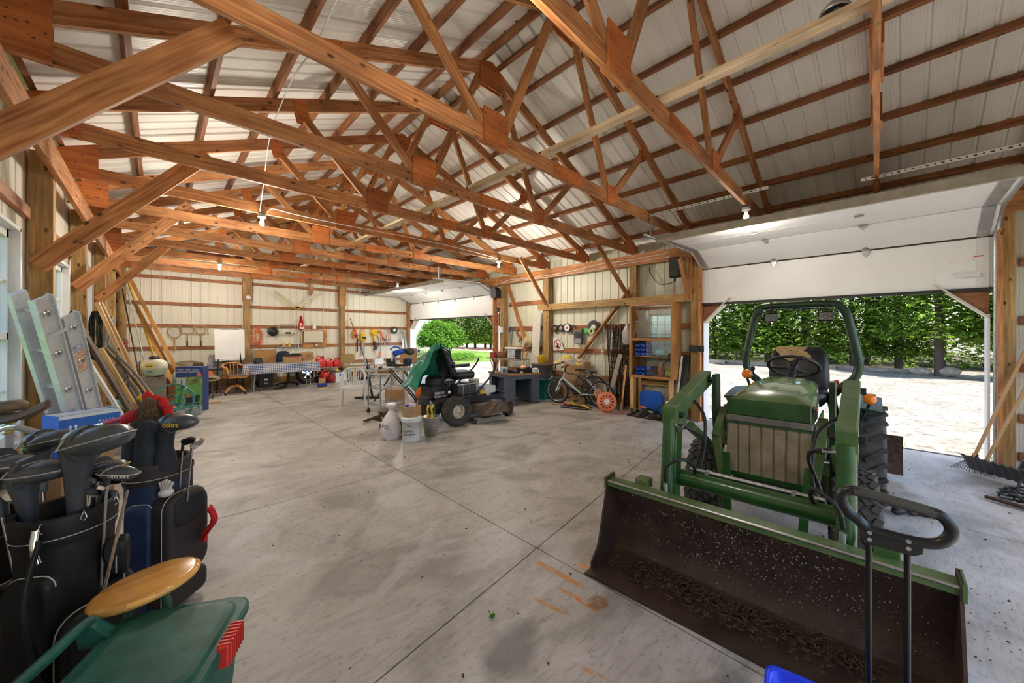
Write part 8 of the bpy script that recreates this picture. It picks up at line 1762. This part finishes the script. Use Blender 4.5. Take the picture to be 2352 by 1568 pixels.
# tall cabinet
GLC = GLS.copy(); GLC.name = 'cabinet_glass'; [setattr(n.inputs[2], 'default_value', .15) for n in GLC.node_tree.nodes if n.type == 'MATH' and n.operation == 'MULTIPLY_ADD']
CBW = wood('cabinet_wood', (0.36, 0.15, 0.04), (0.52, 0.25, 0.08), .0, rough=.4)
t = thing('glass_cabinet', 'wooden cabinet with sliding glass doors on tall legs', 'cabinet', (7.13, 3.385, 0), 0); W_, D_ = .88, .38; z0, z1 = .74, 2.20
for s in (-1, 1): MB().box((0, s * (W_ / 2 - .012), (z0 + z1) / 2), (D_, .024, z1 - z0)).build('side', CBW, t)
for z, h in ((z0 + .02, .04), (1.50, .05), (z1 - .02, .04)): MB().box((0, 0, z), (D_, W_ - .04, h)).build('rail', CBW, t)
for z in (1.16, 1.86): MB().box((.02, 0, z), (D_ - .06, W_ - .05, .018)).build('shelf', CBW, t)
MB().box((D_ / 2 - .008, 0, (z0 + z1) / 2), (.012, W_ - .04, z1 - z0 - .02)).build('back', mat('cabinet_back', (.32, .22, .14), .7), t)
for s in (-1, 1):
    MB().box((-D_ / 2 - .004, s * (W_ / 2 - .02), (z0 + z1) / 2), (.02, .04, z1 - z0)).build('face_frame', CBW, t)
    for x in (-.16, .16): MB().box((x, s * (W_ / 2 - .05), .37), (.06, .07, .74)).build('leg', PINE, t)
for z, h in ((z0 + .02, .05), (1.50, .05), (z1 - .02, .04)): MB().box((-D_ / 2 - .004, 0, z), (.02, W_ - .08, h)).build('face_frame', CBW, t)
for a, b_, zz, hh, xx in ((-.40, .40, 1.845, .62, -.18), (-.40, .10, 1.14, .68, -.17), (-.40, .02, 1.845, .62, -.165)):
    g_ = MB().box((xx, (a + b_) / 2, zz), (.005, b_ - a, hh), RZ(.8).to_3x3()).build('glass_door', GLC, t); MB().box((xx - .006, b_ - .05, zz - .05), (.012, .018, .055), bev=.004).build('finger_pull', BLK, g_)
MB().box((.17, 0, .60), (.04, W_, .09)).build('lower_rail', PST, t)
def in_cab(y, z): return Vector((7.10, 3.385 + y, z))
for lv, n_ in ((1.17, 3), (.785, 2)):
    for r_ in range(n_):
        for k in range(3):
            pos = ('leftmost', 'middle', 'rightmost')[k]; row = ('bottom', 'middle', 'top')[r_] if n_ == 3 else ('bottom', 'top')[r_]
            item('stacking_bin', 'blue stacking bin, %s of the %s row on the cabinet %s shelf' % (pos, row, 'middle' if n_ == 3 else 'lowest'), 'bin', MB().box((0, 0, .004), (.16, .105, .008)).box((.076, 0, .04), (.008, .105, .08)).box((0, .049, .035), (.16, .006, .07)).box((0, -.049, .035), (.16, .006, .07)).box((-.077, 0, .022), (.006, .105, .045)).box((-.085, 0, .05), (.02, .105, .012)), BLUP, in_cab(.31 - .115 * k, lv + .085 * r_), 0, 'blue bins in the cabinet')
for nm, lab, y, z, mb, m in (('spray_can', 'white spray can with blue cap on the upper cabinet shelf', -.10, 1.525, MB().lathe([(0, 0), (.035, 0), (.035, .20), (.02, .23), (0, .235)], 14), WPL), ('cleaner_bottle', 'blue spray cleaner bottle on the upper cabinet shelf', .0, 1.525, MB().lathe([(0, 0), (.045, 0), (.045, .12), (.02, .18), (.02, .22), (0, .22)], 14), BLUP), ('coral_bottle', 'coral plastic bottle on the lowest cabinet shelf', -.14, .785, MB().lathe([(0, 0), (.05, 0), (.05, .17), (.02, .20), (.02, .24), (0, .24)], 14), mat('coral', (.75, .25, .16), .4)), ('lime_jug', 'lime yellow jug on the lowest cabinet shelf', -.30, .785, MB().box((0, 0, .07), (.10, .14, .14), bev=.02).cyl((0, 0, .14), (0, 0, .18), .025, 10), mat('lime', (.60, .66, .08), .4)), ('white_visor', 'white curved visor on the top cabinet shelf', .12, 1.875, MB().box((0, 0, .10), (.12, .09, .20), bev=.03), WPL), ('cardboard_roll', 'tan cardboard pack on the top cabinet shelf', -.03, 1.875, MB().box((0, 0, .10), (.16, .16, .20)), CARD), ('dark_visor', 'dark tilted visor on the top cabinet shelf', -.26, 1.875, MB().prism([(-.10, 0), (.10, 0), (.12, .20), (.0, .22)], .03, 'X'), DST), ('blue_carton', 'pale blue carton on the middle cabinet shelf', -.13, 1.175, MB().box((0, 0, .06), (.12, .15, .12)), mat('pale_blue_card', (.2, .45, .6), .6)), ('power_drill', 'dark power tool on the middle cabinet shelf', -.30, 1.175, MB().cyl((0, .09, .16), (0, -.09, .24), .05, 12).box((0, .06, .08), (.06, .05, .16)), BLK)):
    item(nm, lab, 'container', mb, m, in_cab(y, z))
item('blue_plastic_panel', 'rounded blue plastic seat panel standing under the cabinet', 'seat', MB().prism(rrect(.46, .42, .09, 5), .035, 'X', (0, 0, .27)), mat('seat_blue', (0.006, 0.10, 0.52), .4), (7.05, 3.42, 0))
for k, y in enumerate((3.72, 3.60)): item('cardboard_cone', ('left', 'right')[k] + ' cream cone lying open end out under the cabinet', 'cone', MB().lathe([(.065, 0), (.06, .01), (.02, .2)], 18, 'X'), mat('cream_cone', (.60, .48, .30), .7), (6.82, y, .07))
item('orange_clamp', 'orange handled tool on the black plastic heap', 'tool', MB().tube([(0, -.1, 0), (0, 0, .04), (0, .08, .02)], .02, 8), ORGP, (6.86, 3.50, .14)); 
item('black_plastic_heap', 'crumpled black plastic sheeting heaped under the cabinet', 'plastic', MB().grid(lambda u, v: (-.16 + .34 * v, -.40 + .80 * u, .01 + .10 * math.sin(math.pi * u) * math.sin(math.pi * v) * (1 + .5 * math.sin(17 * u + 9 * v)) + .015 * math.sin(31 * u) * math.sin(23 * v)), 26, 14, th=.01), mat('bin_liner', (.012, .012, .013), .25, bump=.6, bscale=14), (6.84, 3.35, 0))
tag(MB().tube([(6.84 + .02 * math.sin(k), 3.10 + .12 * math.cos(R(30 * k)), .13 + .12 * math.sin(R(30 * k))) for k in range(24)], .016, 6).build('black_coil', HOSE), 'black hose coil standing beside the black sheeting', 'coil')
t = bucket('white_pail', 'white pail with red lettering at the foot of the door post', (6.80, 2.87, 0), .14, .36, WPL); Mq = Matrix.Translation(-CF * .137 + Vector((0, 0, .16))) @ Matrix((CR, -CF, Vector((0, 0, 1)))).transposed().to_4x4(); MB(Mq).box((0, 0, 0), (.11, .012, .13)).build('red_block', REDP, t)
for k in range(6): MB(Mq).box((-.028 + .028 * (k % 3), .006, .025 - .05 * (k // 3)), (.015, .006, .036)).build('white_print', WPL, t)
lean('foam_panel', 'dark panel edge leaning between cabinet and door post', (XW - .08, 2.83, 1.20), (7.0, 2.85, .02), .12, .03, DST); lean('foam_panel', 'white edged strip leaning against the dark panel', (XW - .12, 2.90, 1.18), (6.96, 2.92, .02), .03, .03, WPL)
item('switch_box', 'grey switch plate on the wall beside the near door', 'switch', MB().box((0, 0, 0), (.03, .26, .12), bev=.006), DST, (7.18, 2.62, 1.33))
# cord reel, tray, booster cables
t = thing('cord_reel', 'orange plastic cord reel leaning on the bike wheel', 'reel', (6.66, 4.18, .0), -58); M = T(0, 0, .21) @ RX(-18); CRL = mat('coral_plastic', (.80, .20, .09), .45)
MB(M).lathe([(0, -.05), (.18, -.05), (.20, -.035), (.20, .035), (.18, .05), (0, .05)], 32, 'Y').build('drum', CRL, t)
MB(M).lathe([(0, -.056), (.055, -.055)], 20, 'Y').build('hub_label', WPL, t)
for k in range(12): MB(M @ RY(30 * k) @ T(0, -.052, .12)).box((0, 0, 0), (.022, .006, .05)).build('slot', DST, t)
MB(M).tube([(-.10, 0, .17), (-.16, 0, .24), (-.24, 0, .18), (-.20, 0, .08)], .022, 8).build('handle', CRL, t)
tag(MB().tube(bez([(6.62, 4.30, .012), (6.50, 4.12, .012), (6.58, 3.92, .012), (6.75, 3.82, .012), (6.88, 3.95, .012), (6.80, 4.06, .012)], 6), .008, 6).build('orange_lead', CRL), 'loose orange lead on the floor beside the cord reel', 'cord')
item('rubber_mat', 'black folded rubber tray on the floor under the booster cables', 'tray', MB().box((0, 0, .02), (.26, .62, .04), bev=.008), BLK, (6.55, 4.88, 0), 12)
t = thing('booster_cables', 'yellow booster cables with red clips on the black tray', 'cable', (6.55, 4.88, .04), 0)
for k in range(3): MB().tube(bez([(-.02 + .03 * k, .22, .02), (.02, .12, .05 + .01 * k), (-.02 - .02 * k, 0, .04), (.02 + .02 * k, -.16, .03), (.0, -.34 - .02 * k, .0)], 5), .011, 6).build('cable', YELP, t)
for k in range(2): MB().tube([(-.02 + .04 * k, .22, .02), (-.03 + .05 * k, .34, .03)], .016, 8).build('clip', REDP, t)
item('leaf_litter', 'scrap of tan paper on the floor by the bike tire', 'paper', MB().box((0, 0, .015), (.10, .12, .03), bev=.01), CARD, (6.55, 5.45, 0), 30)
# wall hung hand tools near the far door
t = thing('hand_saw', 'hand saw with blue handle hanging beside the far door', 'saw', (XW - .03, 7.75, 1.30), 0); MB().prism([(-.025, 0), (.03, 0), (.075, .36), (-.06, .36)], .004, 'X').build('blade', STL, t); MB().tube(bez([(0, -.05, .37), (0, -.06, .46), (0, .0, .50), (0, .07, .45), (0, .07, .37), (0, .0, .37)], 4), .014, 8).build('handle', mat('saw_blue', (.03, .12, .4), .4), t)
item('outlet_box', 'white outlet box on the post beside the far door', 'outlet', MB().box((0, 0, 0), (.06, .12, .16), bev=.006), WPL, (XR - .23, 7.98, 1.72))
tag(MB().tube(bez([(XW - .04, 7.5, 1.72), (XW - .06, 7.42, 1.58), (XW - .05, 7.3, 1.50), (XW - .06, 7.38, 1.40)], 4), .03, 8).build('leather_strap', PUR), 'knotted brown strap hanging behind the folding table', 'strap')
t = thing('painted_panel', 'tall chipped white board leaning beside the post', 'board', (7.12, 6.66, .0), 0); MB().prism([(.14, .0), (-.13, .0), (-.13, 2.20), (-.02, 2.20), (-.02, 2.02), (.14, 2.0)], .02, 'X', M=RY(4).to_3x3()).build('board', mat('chipped_white', (.66, .62, .55), .7, var=.12, bump=.2, bscale=12), t)
lean('wooden_stick', 'orange wooden handle standing against the white board', (7.04, 6.92, 1.35), (6.98, 6.95, .95), .03, .03, OAK); lean('wooden_stick', 'pale short handle standing against the white board', (7.04, 6.80, 1.15), (6.98, 6.82, .95), .03, .03, PINE)
# door opener boxes, cords, wiring
t = thing('door_opener', 'black wall mounted opener box beside the near garage door', 'opener', (XR - .28, 2.98, 2.86), 0); MB().box((0, 0, 0), (.16, .20, .38), bev=.02).build('case', BLK, t); MB().cyl((-.02, 0, -.19), (-.02, 0, -.26), .02, 8).build('lever', DST, t); MB().cyl((-.02, 0, -.24), (-.02, 0, -1.32), .004, 5).build('red_cord', REDP, t); MB().lathe([(0, 0), (.014, .01), (.014, .05), (0, .05)], 10, c=(-.02, 0, -1.36)).build('cord_knob', REDP, t)
t = thing('door_opener', 'silver fronted opener box beside the far garage door', 'opener', (XR - .31, 8.12, 2.80), 0); MB().prism([(-.11, -.15), (.11, -.15), (.11, .15), (-.02, .15), (-.11, .06)], .20, 'X').build('case', BLK, t); MB().box((-.0, .115, -.02), (.16, .01, .2)).build('cover', GAL, t)
tag(MB().tube(bez([(XW - .02, 3.6, 2.98), (XW - .03, 3.58, 2.86), (XW - .03, 3.4, 2.62), (XW - .03, 3.2, 2.60), (XW - .05, 3.05, 2.64)], 6), .007, 5).build('black_wire', HOSE), 'black wire looping to the near door opener', 'cable')
XC = XR - .25
tag(MB().tube(bez([(XC, 8.2, 3.02), (XC, 7.6, 3.12), (XC, 7.2, 3.10), (XC, 6.5, 3.08), (XC, 5.5, 3.10), (XC, 4.6, 3.16), (XC, 3.9, 3.14), (XC, 3.1, 3.18)], 6), .008, 5).build('white_cable', WPL), 'upper white cable run along the right carrier beam', 'cable', 'cables on the carrier beam')
tag(MB().tube(bez([(XC - .01, 7.9, 3.06), (XC - .01, 7.0, 3.06), (XC - .01, 6.2, 3.04), (XC - .01, 5.0, 3.05), (XC - .01, 4.2, 3.08), (XC - .01, 3.1, 3.09)], 6), .007, 5).build('white_cable', WPL), 'lower white cable run along the right carrier beam', 'cable', 'cables on the carrier beam')
YT = truss_y(4, 1.05)
tag(MB().tube(bez([(1.1, YT - .03, 3.29), (1.18, YT - .03, 3.36), (1.5, YT - .03, 3.34), (2.4, YT - .02, 3.33), (3.5, YT + .02, 3.35), (4.6, YT + .06, 3.33), (5.5, YT + .10, 3.29)], 6), .006, 5).build('white_cable', WPL), 'white cable strung along the truss between the two middle bulbs', 'cable')
tag(MB().tube(bez([(1.10, 1.1, 4.35), (.95, 2.0, 4.15), (.85, 2.9, 3.75), (.90, 3.9, 3.95), (.92, 4.9, 3.85), (1.0, 5.7, 3.62), (1.02, YT - .03, 3.28)], 6), .006, 5).build('white_cable', WPL), 'white cable sagging from truss to truss on the left', 'cable')
t = thing('tin_reflector', 'round metal lamp pan resting on the stringer near the door', 'pan', (2.83, .27, H0 + .18), 0); MB().lathe([(.02, .06), (.04, .055), (.07, .02), (.075, 0), (.07, .0), (.035, .05)], 24).build('pan', GAL, t)
# debris on the floor
q = random.Random(44); db = MB()
for k in range(420):
    x, y = (q.uniform(.6, 6.6), q.uniform(-.8, 8)) if k < 260 else (q.gauss(3.2, .5), q.gauss(-.15, .35)); s = q.uniform(.002, .008) * (1 if k < 260 else .6); db.at(T(x, y, s * .4) @ RZ(q.uniform(0, 360))).box((0, 0, 0), (s * 2, s, s * .8)).at(I4)
tag(db.build('floor_debris', DIRT, kind='stuff'), 'scattered crumbs of soil on the concrete floor', 'debris')
tag(MB().sph((0, 0, .01), (.02, .012, .009), 8, 6).build('green_leaf', SHRUB), 'single small green leaf on the open floor', 'leaf').location = (1.37, 1.60, 0)
